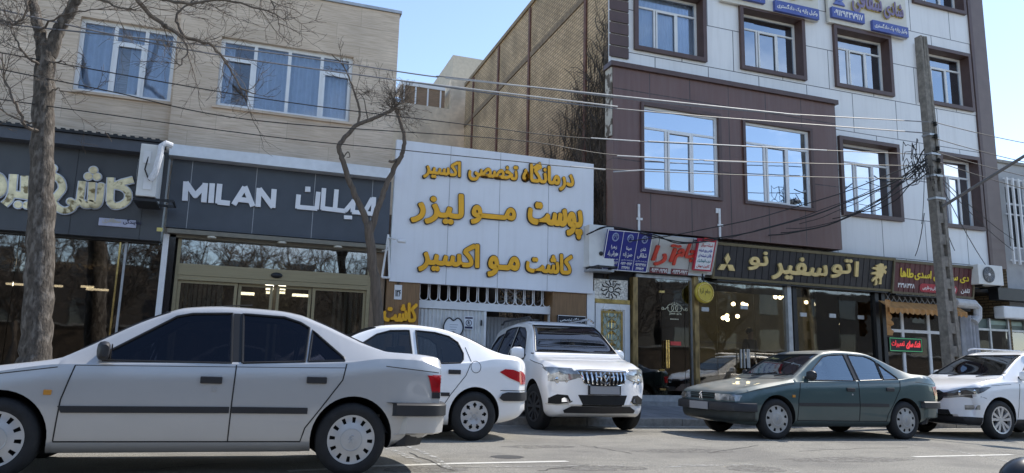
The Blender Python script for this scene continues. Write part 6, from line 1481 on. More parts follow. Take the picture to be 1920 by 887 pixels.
# ---- white small saloon (rear towards the white estate)
wpaint = paint('white_car_paint', (.86, .86, .86), .26, 0, dust=.06)
sp3 = dict(L=4.19, wb=2.445, fo=.82, tr=.31, rr=.185, track=1.43, arch=.358, zm=.55, bow=(.25, .24), rail=.08, paint=wpaint, label='white small saloon behind the silver car with a red tail lamp and round holed wheel', glass=tint_mid, rim=rim_holes(), tuck=.05,
    zt=[(0, .60), (.06, .67), (.4, .78), (.9, .90), (1.02, .94), (1.10, .98), (1.85, 1.39), (2.05, 1.435), (2.4, 1.456), (2.75, 1.435), (3.0, 1.385), (3.2, 1.315), (3.56, 1.155), (3.70, 1.115), (3.95, 1.09), (4.10, 1.055), (4.17, 1.0), (4.19, .93)],
    zb=[(0, .55), (.4, .72), (1.0, .87), (1.8, .90), (3.2, .985), (3.6, 1.04), (4.0, 1.025), (4.19, .88)],
    zl=[(0, .36), (.12, .22), (.5, .18), (3.4, .19), (3.8, .24), (4.05, .30), (4.19, .38)],
    w=[(0, .70), (.2, .77), (.6, .815), (1.3, .832), (3.0, .832), (3.7, .82), (4.05, .79), (4.19, .75)],
    wr=[(0, .58), (.4, .66), (1.0, .72), (1.1, .715), (1.5, .63), (1.9, .555), (2.5, .55), (3.0, .555), (3.2, .58), (3.6, .68), (3.8, .70), (4.19, .62)],
    side_windows=[[(1.36, .915), (1.40, .965), (1.92, 1.30), (2.10, 1.355), (2.36, 1.37), (2.40, .935)], [(2.48, .94), (2.45, 1.372), (2.72, 1.358), (2.92, 1.315), (3.04, 1.24), (3.10, 1.10), (3.09, 1.02), (3.04, .975)]],
    windshield=dict(y=(.66, .53), z=(1.0, 1.385), x=(.9, 2.1), glass=tint_clear), rear_window=dict(y=(.60, .50), z=(1.17, 1.375), x=(2.9, 3.75)),
    patches=[('tail_light', [(3.60, .875), (3.68, .915), (3.80, .91), (3.95, .87), (4.06, .79), (4.06, .72), (3.98, .725), (3.75, .80)], 'y', 'both', .010, 0, red_lamp), ('tail_light', [(.55, .74), (.60, .84), (.78, .90), (.78, .72)], 'x', -1, .010, 0, red_lamp), ('tail_light', [(-.55, .74), (-.60, .84), (-.78, .90), (-.78, .72)], 'x', -1, .010, 0, red_lamp),
             ('headlight', [(.30, .56), (.40, .66), (.70, .74), (.74, .60)], 'x', 1, .008, 0, clear_lamp), ('headlight', [(-.30, .56), (-.40, .66), (-.70, .74), (-.74, .60)], 'x', 1, .008, 0, clear_lamp),
             ('bumper_insert', [(3.60, .545), (3.64, .60), (3.72, .62), (4.10, .62), (4.10, .51), (3.66, .51)], 'y', 'both', .022, .01, trim_m), ('bumper_insert', [(-.75, .53), (-.75, .61), (-.35, .61), (-.35, .53)], 'x', -1, .022, .0, trim_m), ('bumper_insert', [(.75, .53), (.75, .61), (.35, .61), (.35, .53)], 'x', -1, .022, .0, trim_m),
             ('rubbing_strip', [(2.46, .555), (2.46, .60), (2.90, .60), (2.90, .555)], 'y', 'both', .012, 0, trim_m), ('grille', [(-.35, .30), (.35, .30), (.35, .42), (-.35, .42)], 'x', 1, .004, 0, gap_m)],
    lines=[('panel_gap', [(1.22, .85), (1.16, .6), (1.16, .28)], 'y', 'both', .005), ('panel_gap', [(2.44, .92), (2.43, .6), (2.40, .28)], 'y', 'both', .005), ('panel_gap', [(3.14, 1.18), (3.20, 1.0), (3.12, .82), (2.92, .58), (2.80, .40), (2.78, .28)], 'y', 'both', .005), ('panel_gap', [(1.16, .28), (2.78, .28)], 'y', 'both', .005),
           ('panel_gap', [(3.62, .64), (4.15, .64)], 'y', 'both', .005), ('panel_gap', [(3.26+.07*math.cos(t*math.pi/8), .93+.075*math.sin(t*math.pi/8)) for t in range(17)], 'y', 'both', .004)],
    bumpers=[('front_bumper', 1, [(.25, -.02), (.27, .02), (.40, .04), (.50, .03), (.53, 0)], .36, wpaint)],
    mirror=(1.40, .96, .17), mirror_m=trim_m, handles=[(2.24, .80), (2.96, .86)], handle_m=trim_m, seats=(1.3, 2.1, 2.95, .93))
c3 = car(sp3); c3.name = 'white_saloon'
YW = 9.95
place(c3, at(885, 782, YW).x-1.2225, YW+.71, R(180)+R(0)); c3.scale = (1, 1, 1.05)

# ---- white tall estate with a chrome grille, nose to the street
suvp = paint('white_suv_paint', (.84, .84, .84), .22, 0, dust=.05)
def suv_extra(root, X, pj, line, ft):
    g = pj(0, .80, 'x', 1)
    for k in range(-5, 6):                            # slanted chrome bars of the grille
        y = k*.072; q = pj(y, .80, 'x', 1); q0 = pj(y*.93, .70+.03*abs(k)/5, 'x', 1); q1 = pj(y*1.02, .885, 'x', 1)
        MB().tube([q0+Vector((.03, 0, 0)), q+Vector((.036, 0, 0)), q1+Vector((.03, 0, 0))], .017, 6).build('grille_bar', chrome, root, True, local=True)
    e = MB(); c = pj(0, .80, 'x', 1); x = c.x+.06
    e.tube([(x, .075*math.cos(t*math.pi/12), .80+.075*math.sin(t*math.pi/12)) for t in range(25)], .012, 6)
    e.tube([(x, -.045, .835), (x, 0, .765), (x, .045, .835)], .012, 6); e.tube([(x, .08, .82), (x-.005, .15, .83)], .012, 6); e.tube([(x, -.08, .82), (x-.005, -.15, .83)], .012, 6)
    e.build('winged_badge', chrome, root, True, local=True)
    for s in (1, -1):
        P = [(X(1.95+.1*k), s*(.60 if k else .62), 1.72+.075*math.sin(min(1, (k+.2)/2.2)*math.pi/2)*(1 if k < 19 else .3)) for k in range(0, 21)]
        MB().tube(P, .02, 6).build('roof_rail', trim_m if s < 0 else chrome, root, True, local=True)
        for hx, hz in ((-.03, .0),):
            q = pj(s*.62, .755, 'x', 1); l_ = MB()
            for dy, r_ in ((-.07, .055), (.07, .05)): l_.lathe([(0, .012), (r_*.6, .012), (r_, 0), (r_*1.15, .004)], (q.x+.004-.07*(1 if s*dy > 0 else -.3), q.y+dy, .765), 'x', 16)
            l_.build('lamp_lens', chrome, root, 40, local=True)
    for s in (-.35, .25): MB().tube([(X(1.12), s+.35*0, 1.135), (X(1.16), s-.25, 1.15), (X(1.20), s-.5, 1.165)], .009, 4).build('wiper', gap_m, root, local=True)
    q = Vector((X(1.72), -.46, 1.50)); MB().obox((X(1.66)-.02, -.58, 1.47), (0, 1, 0), (-.82, 0, .57), (.57, 0, .82), .12, .09, .004).build('inspection_sticker', mat('sticker_cyan', (.35, .6, .62), .5), root, local=True)
sp4 = dict(L=4.64, wb=2.68, fo=.92, tr=.35, rr=.22, track=1.58, arch=.41, zm=.70, bow=(.34, .2), rail=.08, paint=suvp, label='white tall estate car with a chrome barred grille nosing out of the gate', glass=tint_dark, rim=rim_spokes(mat('rim_shaded', (.04, .04, .042), .5)), tuck=.06, steer=R(10),  # near black rim, the small saloon's shadow put into its colour
    zt=[(0, .86), (.04, .905), (.15, .95), (.5, 1.025), (1.0, 1.105), (1.10, 1.135), (1.18, 1.18), (1.78, 1.62), (1.95, 1.685), (2.4, 1.745), (3.2, 1.73), (4.0, 1.67), (4.2, 1.60), (4.5, 1.15), (4.6, 1.03), (4.64, .92)],
    zb=[(0, .78), (.2, .88), (.6, .97), (1.1, 1.04), (2.0, 1.065), (3.6, 1.12), (4.3, 1.10), (4.64, .88)],
    zl=[(0, .42), (.12, .28), (.5, .22), (3.9, .24), (4.3, .32), (4.64, .42)],
    w=[(0, .78), (.15, .84), (.5, .90), (1.2, .912), (3.6, .912), (4.3, .88), (4.64, .82)],
    wr=[(0, .66), (.3, .72), (1.0, .80), (1.15, .80), (1.5, .72), (1.9, .63), (2.6, .625), (3.8, .61), (4.2, .62), (4.5, .72), (4.64, .7)],
    side_windows=[[(1.58, 1.075), (1.60, 1.12), (1.98, 1.52), (2.15, 1.605), (2.52, 1.64), (2.56, 1.09)], [(2.64, 1.095), (2.60, 1.642), (3.10, 1.635), (3.38, 1.605), (3.42, 1.13)], [(3.50, 1.135), (3.46, 1.55), (3.85, 1.50), (4.05, 1.34), (4.08, 1.20)]],
    windshield=dict(y=(.76, .60), z=(1.19, 1.645), x=(1.0, 2.1), glass=glass('car_glass_screen', (.14, .15, .18), .10)), rear_window=dict(y=(.6, .52), z=(1.2, 1.52), x=(4.1, 4.7)),
    patches=[('grille', [(-.42, .90), (-.30, .72), (-.12, .685), (.12, .685), (.30, .72), (.42, .90)], 'x', 1, .008, .004, gap_m),
             ('headlight', [(.43, .80), (.45, .885), (.62, .905), (.83, .94), (.83, .75), (.60, .755)], 'x', 1, .008, 0, clear_lamp), ('headlight', [(-.43, .80), (-.45, .885), (-.62, .905), (-.83, .94), (-.83, .75), (-.60, .755)], 'x', 1, .008, 0, clear_lamp),
             ('headlight', [(.05, .80), (.05, .93), (.40, .95), (.52, .945), (.25, .83)], 'y', 'both', .008, 0, clear_lamp),
             ('lower_grille', [(-.42, .56), (-.34, .40), (.34, .40), (.42, .56)], 'x', 1, .006, 0, gap_m), ('lower_lip', [(-.62, .34), (-.50, .40), (.50, .40), (.62, .34), (.6, .30), (-.6, .30)], 'x', 1, .014, 0, trim_m),
             ('fog_recess', [(.52, .47), (.56, .55), (.70, .56), (.82, .50), (.82, .42), (.60, .42)], 'x', 1, .006, 0, gap_m), ('fog_recess', [(-.52, .47), (-.56, .55), (-.70, .56), (-.82, .50), (-.82, .42), (-.60, .42)], 'x', 1, .006, 0, gap_m),
             ('fog_light', [(.545, .455), (.56, .50), (.60, .52), (.64, .50), (.64, .45)], 'x', 1, .012, 0, chrome), ('fog_light', [(-.545, .455), (-.56, .50), (-.60, .52), (-.64, .50), (-.64, .45)], 'x', 1, .012, 0, chrome),
             ('sill', [(.92, .22), (.92, .36), (3.6, .36), (3.6, .22)], 'y', 'both', .008, 0, trim_m)],
    lines=[('panel_gap', [(1.5, 1.03), (1.42, .8), (1.38, .38)], 'y', 'both', .005), ('panel_gap', [(2.60, 1.07), (2.56, .38)], 'y', 'both', .005), ('panel_gap', [(3.42, 1.1), (3.45, .8), (3.2, .38)], 'y', 'both', .005),
           ('panel_gap', [(.44, .80), (.46, .89), (.62, .91), (.80, .94)], 'x', 1, .007), ('panel_gap', [(-.44, .80), (-.46, .89), (-.62, .91), (-.80, .94)], 'x', 1, .007), ('panel_gap', [(.44, .80), (.60, .752), (.80, .748)], 'x', 1, .006), ('panel_gap', [(-.44, .80), (-.60, .752), (-.80, .748)], 'x', 1, .006), ('panel_gap', [(.25, .88), (.6, .985), (1.2, 1.06)], 'y', 'both', .006), ('panel_gap', [(-.44, .915), (-.2, .925), (.2, .925), (.44, .915)], 'x', 1, .006), ('fog_trim', [(.50, .47), (.56, .43), (.70, .41), (.84, .42)], 'x', 1, .012), ('fog_trim', [(-.50, .47), (-.56, .43), (-.70, .41), (-.84, .42)], 'x', 1, .012), ('grille_surround', [(-.43, .905), (-.31, .715), (-.12, .675), (.12, .675), (.31, .715), (.43, .905)], 'x', 1, .012), ('grille_surround', [(-.43, .905), (.43, .905)], 'x', 1, .010)],
    linemat={'fog_trim': chrome, 'grille_surround': chrome},
    boxes=[('number_plate', -.02, -.005, -.25, .25, .575, .69, plate_m, 0), ('plate_backing', -.004, .02, -.28, .28, .565, .70, trim_m, 0)], mirror=(1.60, 1.14, .25), msc=1.35, mirror_m=suvp, handles=[(2.42, .95), (3.30, .97)], handle_m=suvp, seats=(1.4, 2.4, 3.3, 1.08))
sp4['extra'] = [suv_extra]
c4 = car(sp4); c4.name = 'white_estate_car'
hd = R(-93); fx = onroad(1165, 806); cxn = Vector((5.5, 11.75)) 
place(c4, cxn.x-math.cos(hd)*1.34, cxn.y-math.sin(hd)*1.34, hd); c4.scale = (1, 1, 1.08)

# ---- white crossover at the right edge
def ix_extra(root, X, pj, line, ft):
    for s in (1, -1):
        MB().tube([(X(2.0+.1*k), s*.60, 1.625+.07*math.sin(min(1, (k+.3)/2.0)*math.pi/2)*(1 if k < 16 else .3)) for k in range(18)], .02, 6).build('roof_rail', steel, root, True, local=True)
        q = pj(X(.34), .835, 'y', s); l_ = MB()
        for d, r_ in ((0, .05), (.14, .042)):
            p = pj(X(.26+d), .80+d*.25, 'y', s)
            if p: l_.lathe([(0, s*.01), (r_*.6, s*.01), (r_, 0)], (p.x, p.y, p.z), 'y', 14)
        l_.build('lamp_lens', chrome, root, 40, local=True)
    e = MB(); q = pj(0, .80, 'x', 1); e.tube([(q.x+.02, .08*math.cos(t*math.pi/10), .80+.045*math.sin(t*math.pi/10)) for t in range(21)], .010, 5); e.tube([(q.x+.02, -.03, .765), (q.x+.02, -.02, .835)], .008, 4); e.tube([(q.x+.02, .03, .835), (q.x+.02, .02, .765)], .008, 4); e.tube([(q.x+.02, -.025, .80), (q.x+.02, .025, .80)], .008, 4); e.build('oval_badge', chrome, root, local=True)
    for s in (-.3, .3): MB().tube([(X(1.06), s, 1.12), (X(1.14), s+.3, 1.16), (X(1.2), s+.5, 1.19)], .008, 4).build('wiper', gap_m, root, local=True)
sp5 = dict(L=4.41, wb=2.64, fo=.88, tr=.345, rr=.235, track=1.585, arch=.40, zm=.66, bow=(.42, .2), rail=.08, paint=suvp, label='white crossover with twin spoke alloy wheels cut by the right edge of the frame', glass=tint_dark, rim=rim_spokes(mat('alloy', (.55, .55, .56), .3, .6, var=.05)), tuck=.05,
    zt=[(0, .80), (.05, .85), (.3, .945), (.8, 1.055), (1.0, 1.085), (1.10, 1.13), (1.85, 1.53), (2.05, 1.60), (2.5, 1.65), (3.0, 1.645), (3.7, 1.58), (3.9, 1.53), (4.25, 1.15), (4.38, 1.0), (4.41, .9)],
    zb=[(0, .72), (.3, .88), (.8, .985), (1.1, 1.02), (2.0, 1.05), (3.5, 1.13), (4.1, 1.08), (4.41, .85)],
    zl=[(0, .42), (.12, .28), (.5, .22), (3.7, .24), (4.1, .32), (4.41, .45)],
    w=[(0, .74), (.15, .80), (.5, .89), (1.1, .905), (3.5, .91), (4.1, .87), (4.41, .8)],
    wr=[(0, .62), (.3, .70), (.9, .79), (1.1, .785), (1.5, .70), (1.9, .62), (2.6, .615), (3.6, .60), (3.9, .62), (4.25, .72), (4.41, .68)],
    side_windows=[[(1.50, 1.075), (1.55, 1.13), (1.98, 1.44), (2.15, 1.515), (2.50, 1.545), (2.54, 1.085)], [(2.61, 1.09), (2.58, 1.548), (3.00, 1.545), (3.35, 1.49), (3.55, 1.30), (3.56, 1.20)]],
    windshield=dict(y=(.73, .58), z=(1.15, 1.54), x=(.9, 2.1), glass=MATS['car_glass_screen']), rear_window=dict(y=(.6, .5), z=(1.2, 1.48), x=(3.7, 4.4)),
    patches=[('headlight', [(.06, .715), (.20, .74), (.42, .80), (.70, .925), (.62, .93), (.30, .89), (.10, .80)], 'y', 'both', .009, 0, lamp_dark), ('light_strip', [(.10, .70), (.20, .73), (.42, .785), (.44, .805), (.20, .755), (.10, .73)], 'y', 'both', .013, 0, clear_lamp), ('headlight', [(.46, .76), (.52, .82), (.75, .86), (.75, .72)], 'x', 1, .009, 0, lamp_dark), ('headlight', [(-.46, .76), (-.52, .82), (-.75, .86), (-.75, .72)], 'x', 1, .009, 0, lamp_dark),
             ('grille', [(-.44, .78), (-.36, .66), (-.24, .58), (.24, .58), (.36, .66), (.44, .78), (.30, .84), (-.30, .84)], 'x', 1, .008, 0, gap_m), ('lower_grille', [(-.5, .34), (-.45, .50), (.45, .50), (.5, .34)], 'x', 1, .008, 0, gap_m),
             ('fog_light', [(.30, .51), (.30, .59), (.43, .60), (.43, .52)], 'y', 'both', .010, 0, clear_lamp), ('cladding', [(.0, .25), (.0, .385), (.47, .385), (.47, .25)], 'y', 'both', .012, 0, trim_m), ('cladding', [(1.28, .2), (1.28, .36), (3.10, .36), (3.10, .2)], 'y', 'both', .012, 0, trim_m), ('cladding', [(-.74, .26), (-.74, .36), (.74, .36), (.74, .26)], 'x', 1, .012, 0, trim_m)],
    lines=[('panel_gap', [(1.42, 1.0), (1.34, .7), (1.32, .38)], 'y', 'both', .005), ('panel_gap', [(2.55, 1.07), (2.52, .38)], 'y', 'both', .005), ('panel_gap', [(3.5, 1.1), (3.4, .8), (3.1, .38)], 'y', 'both', .005), ('panel_gap', [(.72, .95), (1.2, .985)], 'y', 'both', .004), ('panel_gap', [(.06, .70), (.4, .76), (.55, .72)], 'y', 'both', .004)],
    mirror=(1.52, 1.12, .22), msc=1.25, mirror_m=suvp, handles=[(2.38, .97), (3.3, 1.0)], handle_m=suvp, seats=(1.35, 2.3, 3.2, 1.06), boxes=[('number_plate', -.02, -.005, -.26, .26, .52, .63, plate_m, 0)])
sp5['extra'] = [ix_extra]
c5 = car(sp5); c5.name = 'white_crossover'
YH = 10.1
place(c5, at(1868, 783, YH).x+1.32, YH+.79, R(180))

# the same kind of car across the street, seen mirrored in the shop glass
o = copy_tree(c5); o['label'] = 'white crossover across the street that shows only as a reflection in the shop glass'; place(o, 7.2, -5.0, R(0))

# ------------------------------------------------------------------ bare trees
bark = mat('plane_bark', (.075, .063, .052), .95, var=.5, scale=26, bump=1.0, bscale=38, alt=(.17, .15, .13), altpos=(.50, .64), altscale=14, stretch=(1, 1, .4))
bark2 = mat('grey_bark', (.12, .095, .075), .95, var=.3, scale=18, bump=.8, bscale=30, stretch=(1.5, 1.5, .25))
twig_m = mat('twig', (.11, .088, .07), .9, var=.3)
def spl(pts, n=5):
    P = [Vector(p) for p in pts]; P = [P[0]*2-P[1]]+P+[P[-1]*2-P[-2]]; out = []
    for i in range(1, len(P)-2):
        for k in range(n):
            t = k/n; a, b, c, d = P[i-1:i+3]; out.append(.5*((2*b)+(c-a)*t+(2*a-5*b+4*c-d)*t*t+(3*b-a-3*c+d)*t**3))
    out.append(P[-2]); return out
def limb(mb, pts, r0, r1, n=8, sp=5, wob=0, rnd=random):
    Q = spl(pts, sp); k = len(Q)
    if wob: Q = [q+Vector((rnd.gauss(0, wob), rnd.gauss(0, wob), rnd.gauss(0, wob))) if 0 < i < k-1 else q for i, q in enumerate(Q)]
    mb.tube(Q, [r0+(r1-r0)*i/(k-1) for i in range(k)], n); return Q
def twigs(mb, p, d, ln, r, depth, rnd, up=.25, spread=.8):
    n = max(3, int(ln/.12)); pts = [p]; dd = d.normalized()
    for i in range(n):
        dd = (dd+Vector((rnd.gauss(0, .16), rnd.gauss(0, .16), rnd.gauss(0, .16)+up*.10))).normalized(); pts.append(pts[-1]+dd*ln/n)
    mb.tube(pts, [max(.0028, r*(1-.65*i/n)) for i in range(n+1)], 4 if r > .012 else 3, cap=False)
    if depth > 0:
        m = rnd.randint(3, 5) if depth > 1 else rnd.randint(2, 5)
        for k in range(m):
            i = rnd.randint(max(1, n//4), n); q = pts[i]; b = (dd+Vector((rnd.gauss(0, spread), rnd.gauss(0, spread), rnd.gauss(0, spread*.8)+up))).normalized()
            twigs(mb, q, b, ln*rnd.uniform(.4, .7), r*.6, depth-1, rnd, up, spread)
def PX(pts, Y): return [at(x, y, Y) for x, y in pts]
# the big tree at the left
rnd = random.Random(11); TY = 12.95
big = thing('street_tree', (at(70, 670, TY).x, TY, .1), 'tall bare street tree with a mottled trunk and a fork at far left', 'tree')
tr = MB(); base = at(68, 676, TY)
Q = spl([base+Vector((-.02, 0, -.25)), at(67, 655, TY), at(72, 560, TY), at(77, 430, TY), at(79, 300, TY), at(82, 180, TY), at(86, 100, TY), at(89, 80, TY)], 6)
rad = []
for i in range(len(Q)): t = i/(len(Q)-1); rad.append(.92*(.245-.165*t*(.55 if t < .5 else .7)+(.05*(1-t*8) if t < .125 else 0))*(1+.05*math.sin(i*2.3)))
Q = [q+Vector((.012*math.sin(i*1.7), 0, 0)) for i, q in enumerate(Q)]
tr.tube(Q, rad, 16)
L1 = limb(tr, [at(84, 105, TY), at(74, 60, TY), at(64, 15, TY+.1), at(55, -40, TY+.2), at(40, -120, TY+.4), at(30, -220, TY+.8)], .095, .05, 10, 5, .01, rnd)
L2 = limb(tr, [at(92, 105, TY), at(108, 62, TY-.05), at(130, 22, TY-.1), at(150, -15, TY-.2), at(185, -80, TY-.3), at(230, -190, TY-.3)], .105, .05, 10, 5, .01, rnd)
tr.build('trunk', bark, big, 60)
cr_ = MB()
limbs = [([at(185, -80, TY-.3), at(240, -40, TY-.4), at(262, 5, TY-.5), at(300, 42, TY-.6), at(345, 68, TY-.6), at(400, 88, TY-.7), at(430, 128, TY-.7), at(452, 165, TY-.75), at(480, 176, TY-.8)], .05, .008, 30),
         ([at(150, -15, TY-.2), at(210, -30, TY-.6), at(280, -10, TY-1.0), at(340, 5, TY-1.2), at(420, 0, TY-1.3), at(500, 20, TY-1.4), at(535, 40, TY-1.4)], .04, .007, 26),
         ([at(345, 68, TY-.6), at(330, 30, TY-.5), at(360, 0, TY-.5), at(420, -30, TY-.5)], .025, .007, 14),
         ([at(300, 42, TY-.6), at(330, 62, TY-.8), at(352, 92, TY-.9), at(335, 120, TY-1), at(328, 112, TY-1)], .02, .006, 12),
         ([at(150, -10, TY-.2), at(190, 0, TY-.5), at(225, 15, TY-.7), at(255, 20, TY-.8)], .03, .007, 12),
         ([at(64, 15, TY+.1), at(50, -5, TY-.1), at(52, 20, TY-.3), at(30, 45, TY-.5), at(10, 40, TY-.6)], .03, .008, 14),
         ([at(70, 245, TY-.15), at(48, 235, TY-.3), at(28, 190, TY-.4), at(8, 150, TY-.4), at(4, 100, TY-.4)], .028, .007, 16),
         ([at(66, 232, TY-.1), at(40, 225, TY-.2), at(15, 215, TY-.2), at(-10, 195, TY-.3)], .02, .007, 10),
         ([at(72, 120, TY-.15), at(50, 105, TY-.3), at(30, 75, TY-.3), at(20, 40, TY-.3)], .022, .007, 14),
         ([at(92, 120, TY-.15), at(115, 118, TY-.3), at(140, 128, TY-.3)], .014, .005, 6), ([at(92, 175, TY-.15), at(110, 165, TY-.3), at(122, 178, TY-.3)], .012, .005, 5),
         ([at(70, 60, TY), at(110, 30, TY-.5), at(160, 22, TY-.6), at(215, 10, TY-.6)], .018, .005, 8),
         ([at(40, -120, TY+.4), at(-20, -60, TY), at(-30, 20, TY-.3)], .03, .007, 12),
         ([at(480, -60, TY-1), at(500, -20, TY-1.1), at(520, 30, TY-1.2), at(525, 62, TY-1.3)], .018, .006, 10), ([at(230, -190, TY-.3), at(350, -160, TY-.6), at(480, -60, TY-1)], .05, .018, 8)]
for pts, r0, r1, m in limbs:
    Q = limb(cr_, pts, r0, r1, 6, 5, .012, rnd)
    for k in range(int(m*.62)):
        i = rnd.randint(len(Q)//5, len(Q)-1); d = (Q[min(i+1, len(Q)-1)]-Q[max(0, i-1)]).normalized()
        b = (d*.7+Vector((rnd.gauss(0, .55), rnd.gauss(0, .5), rnd.gauss(.05, .5)))).normalized()
        twigs(cr_, Q[i], b, rnd.uniform(.35, .8), rnd.uniform(.0055, .009), 2, rnd, .2, .7)
cr_.build('crown', twig_m, big)
# the small forked tree in front of the slate fascia
rnd = random.Random(5); SY = 13.3
st_ = thing('street_tree', (at(710, 620, SY).x, SY, .15), 'small bare tree with a looping forked trunk before the slate shop fascia', 'tree')
tr = MB()
limb(tr, [at(712, 640, SY)+Vector((0, 0, -.4)), at(710, 600, SY), at(704, 540, SY), at(698, 490, SY), at(692, 435, SY), at(690, 418, SY)], .10, .075, 10, 5, .006, rnd)
A_ = limb(tr, [at(692, 440, SY), at(684, 405, SY), at(670, 375, SY), at(655, 340, SY), at(643, 302, SY), at(636, 276, SY), at(648, 256, SY), at(672, 234, SY), at(708, 219, SY), at(736, 206, SY), at(744, 196, SY)], .062, .026, 8, 5, .006, rnd)
B_ = limb(tr, [at(695, 435, SY), at(708, 392, SY), at(722, 352, SY), at(738, 318, SY), at(750, 296, SY-.05), at(757, 278, SY-.05), at(757, 252, SY-.05), at(748, 222, SY), at(741, 200, SY), at(738, 184, SY)], .058, .024, 8, 5, .006, rnd)
C_ = limb(tr, [at(672, 236, SY), at(674, 205, SY), at(666, 178, SY), at(656, 150, SY), at(642, 122, SY), at(622, 102, SY)], .026, .009, 6, 5, .006, rnd)
limb(tr, [at(748, 298, SY), at(736, 303, SY-.05), at(729, 302, SY-.06)], .03, .024, 6); limb(tr, [at(641, 300, SY), at(652, 285, SY-.04), at(656, 294, SY-.05), at(650, 295, SY)], .014, .006, 5)
limb(tr, [at(690, 224, SY), at(686, 205, SY), at(682, 185, SY), at(670, 170, SY)], .014, .006, 5)
tr.build('trunk', bark2, st_, 60)
cr_ = MB()
for Q, m, lo in ((C_, 10, .3), (A_[-6:], 26, 0), (B_[-8:], 26, .1)):
    for k in range(m):
        i = rnd.randint(int(len(Q)*lo), len(Q)-1); b = Vector((rnd.gauss(0, .6), rnd.gauss(0, .5), rnd.gauss(.25, .5))).normalized(); twigs(cr_, Q[i], b, rnd.uniform(.2, .5), .007, 2, rnd, .15, .8)
cr_.build('crown', twig_m, st_)
for k in range(12): MB().ball(at(rnd.uniform(695, 768), rnd.uniform(188, 222), SY-.1+rnd.random()*.2), .02, 6, 4, (.5, .5, 1.6)).build('seed_pod', twig_m, st_)

# ------------------------------------------------------------------ concrete pole with its wires
PY = 12.95
pb = at(1787, 668, PY); ptp = at(1726, 70, PY); pbz = .1
up_ = thing('utility_pole', (pb.x, PY, pbz), 'slotted concrete utility pole carrying a tangle of black wires at right', 'utility pole')
mb = MB(); zt_ = ptp.z
def pw(z): t = (z-pbz)/(zt_-pbz); return .19-.085*t, .13-.04*t, pb.x+(ptp.x-pb.x)*t      # half width, half depth, centre
zs_ = [pbz-.2]; z = pbz+.25
for sgn in (-1, 1):                                   # two tapering flanges
    V = []
    for z in (pbz-.2, zt_): hw, hd_, cx = pw(z); a, b = (cx-hw, cx-hw*.42) if sgn < 0 else (cx+hw*.42, cx+hw); V += [(a, PY-hd_, z), (b, PY-hd_, z), (b, PY+hd_, z), (a, PY+hd_, z)]
    mb.add(V, [(0, 1, 5, 4), (1, 2, 6, 5), (2, 3, 7, 6), (3, 0, 4, 7), (4, 5, 6, 7)])
V = []
for z in (pbz-.2, zt_-.02): hw, hd_, cx = pw(z); V += [(cx-hw*.45, PY-hd_*.2, z), (cx+hw*.45, PY-hd_*.2, z), (cx+hw*.45, PY+hd_*.2, z), (cx-hw*.45, PY+hd_*.2, z)]
mb.add(V, [(0, 1, 5, 4), (2, 3, 7, 6), (4, 5, 6, 7)])
z = pbz-.2
while z < zt_-.1:
    z2 = min(z+.24, zt_-.003) if z < 5.5 else zt_-.003; hw, hd_, cx = pw((z+z2)/2); mb.box(cx-hw*.44, cx+hw*.44, PY-hd_*.86, PY+hd_*.86, z, z2); z = z2+.28
mb.build('shaft', mat('pole_concrete', (.215, .195, .17), .9, var=.25, scale=12, bump=.5, bscale=40, alt=(.13, .12, .105), altpos=(.52, .7), altscale=4), up_)
for px, py in ((1745, 232), (1746, 255), (1750, 278), (1752, 300), (1753, 320)):
    c = at(px+6, py, PY-.16); MB().lathe([(0, -.05), (.035, -.05), (.05, -.02), (.035, 0), (.05, .02), (.035, .05), (0, .05)], tuple(c+Vector((.04, 0, 0))), 'z', 12).build('insulator', gap_m, up_, 40)
for py in (255, 290, 330, 372):
    z = at(1745, py, PY).z; hw, hd_, cx = pw(z); MB().box(cx-hw-.015, cx+hw+.015, PY-hd_-.015, PY+hd_+.015, z-.025, z+.025).build('steel_band', steel, up_)
a = at(1766, 388, PY-.1); mid_ = at(1920, 293, 11.4); e = a+(mid_-a)*1.5
mb = MB(); mb.tube([a, mid_, e, e+(mid_-a)*.12+Vector((0, 0, -.02))], .036, 10); mb.build('lamp_arm', mat('dark_grey_steel', (.12, .115, .115), .5, .3), up_)
MB().ball(tuple(e+(mid_-a)*.22), .2, 14, 8, (1.0, 1.9, .5)).build('lamp_head', steel, up_, True)
def wire(pts, r, m, label, sag=0, sleeves=()):
    """pts: (px, py, depth) along the wire; sleeves: pixel x ranges that carry a pale sleeve"""
    P = [at(*p) for p in pts]; Q = spl(P, 8) if len(P) > 2 else [P[0]+(P[1]-P[0])*k/12-Vector((0, 0, 4*sag*(k/12)*(1-k/12))) for k in range(13)]
    t = thing('overhead_wire', tuple(Q[0]), label, 'wire', 'wires strung along the street from the pole')
    ORG[t.name] = Q[0]
    MB().tube(Q, r, 5).build('cable', m, t, True)
    for s0, s1, y0, y1, Yd in sleeves: MB().tube([at(s0, y0, Yd), at(s1, y1, Yd)], .015, 6).build('sleeve', sleeve_m, t, True)
WL = 'thin wire crossing the facades from the left edge to the utility pole'
def xt(px, py): return (px, py, PY-.12)
wire([xt(-60, 5), xt(350, 93), xt(735, 149), xt(1158, 204), xt(1740, 250)], .014, grey_cable, 'topmost grey wire with a pale sleeve above the billboard', sleeves=((735, 1158, 149, 200, PY-.12),))
wire([xt(-60, 38), xt(480, 96), xt(800, 142), xt(870, 180-32), xt(1350, 204), xt(1742, 229)], .013, grey_cable, 'grey wire passing just over the brown bay windows with a pale sleeve', sleeves=((835, 1500, 146, 216, PY-.12),))
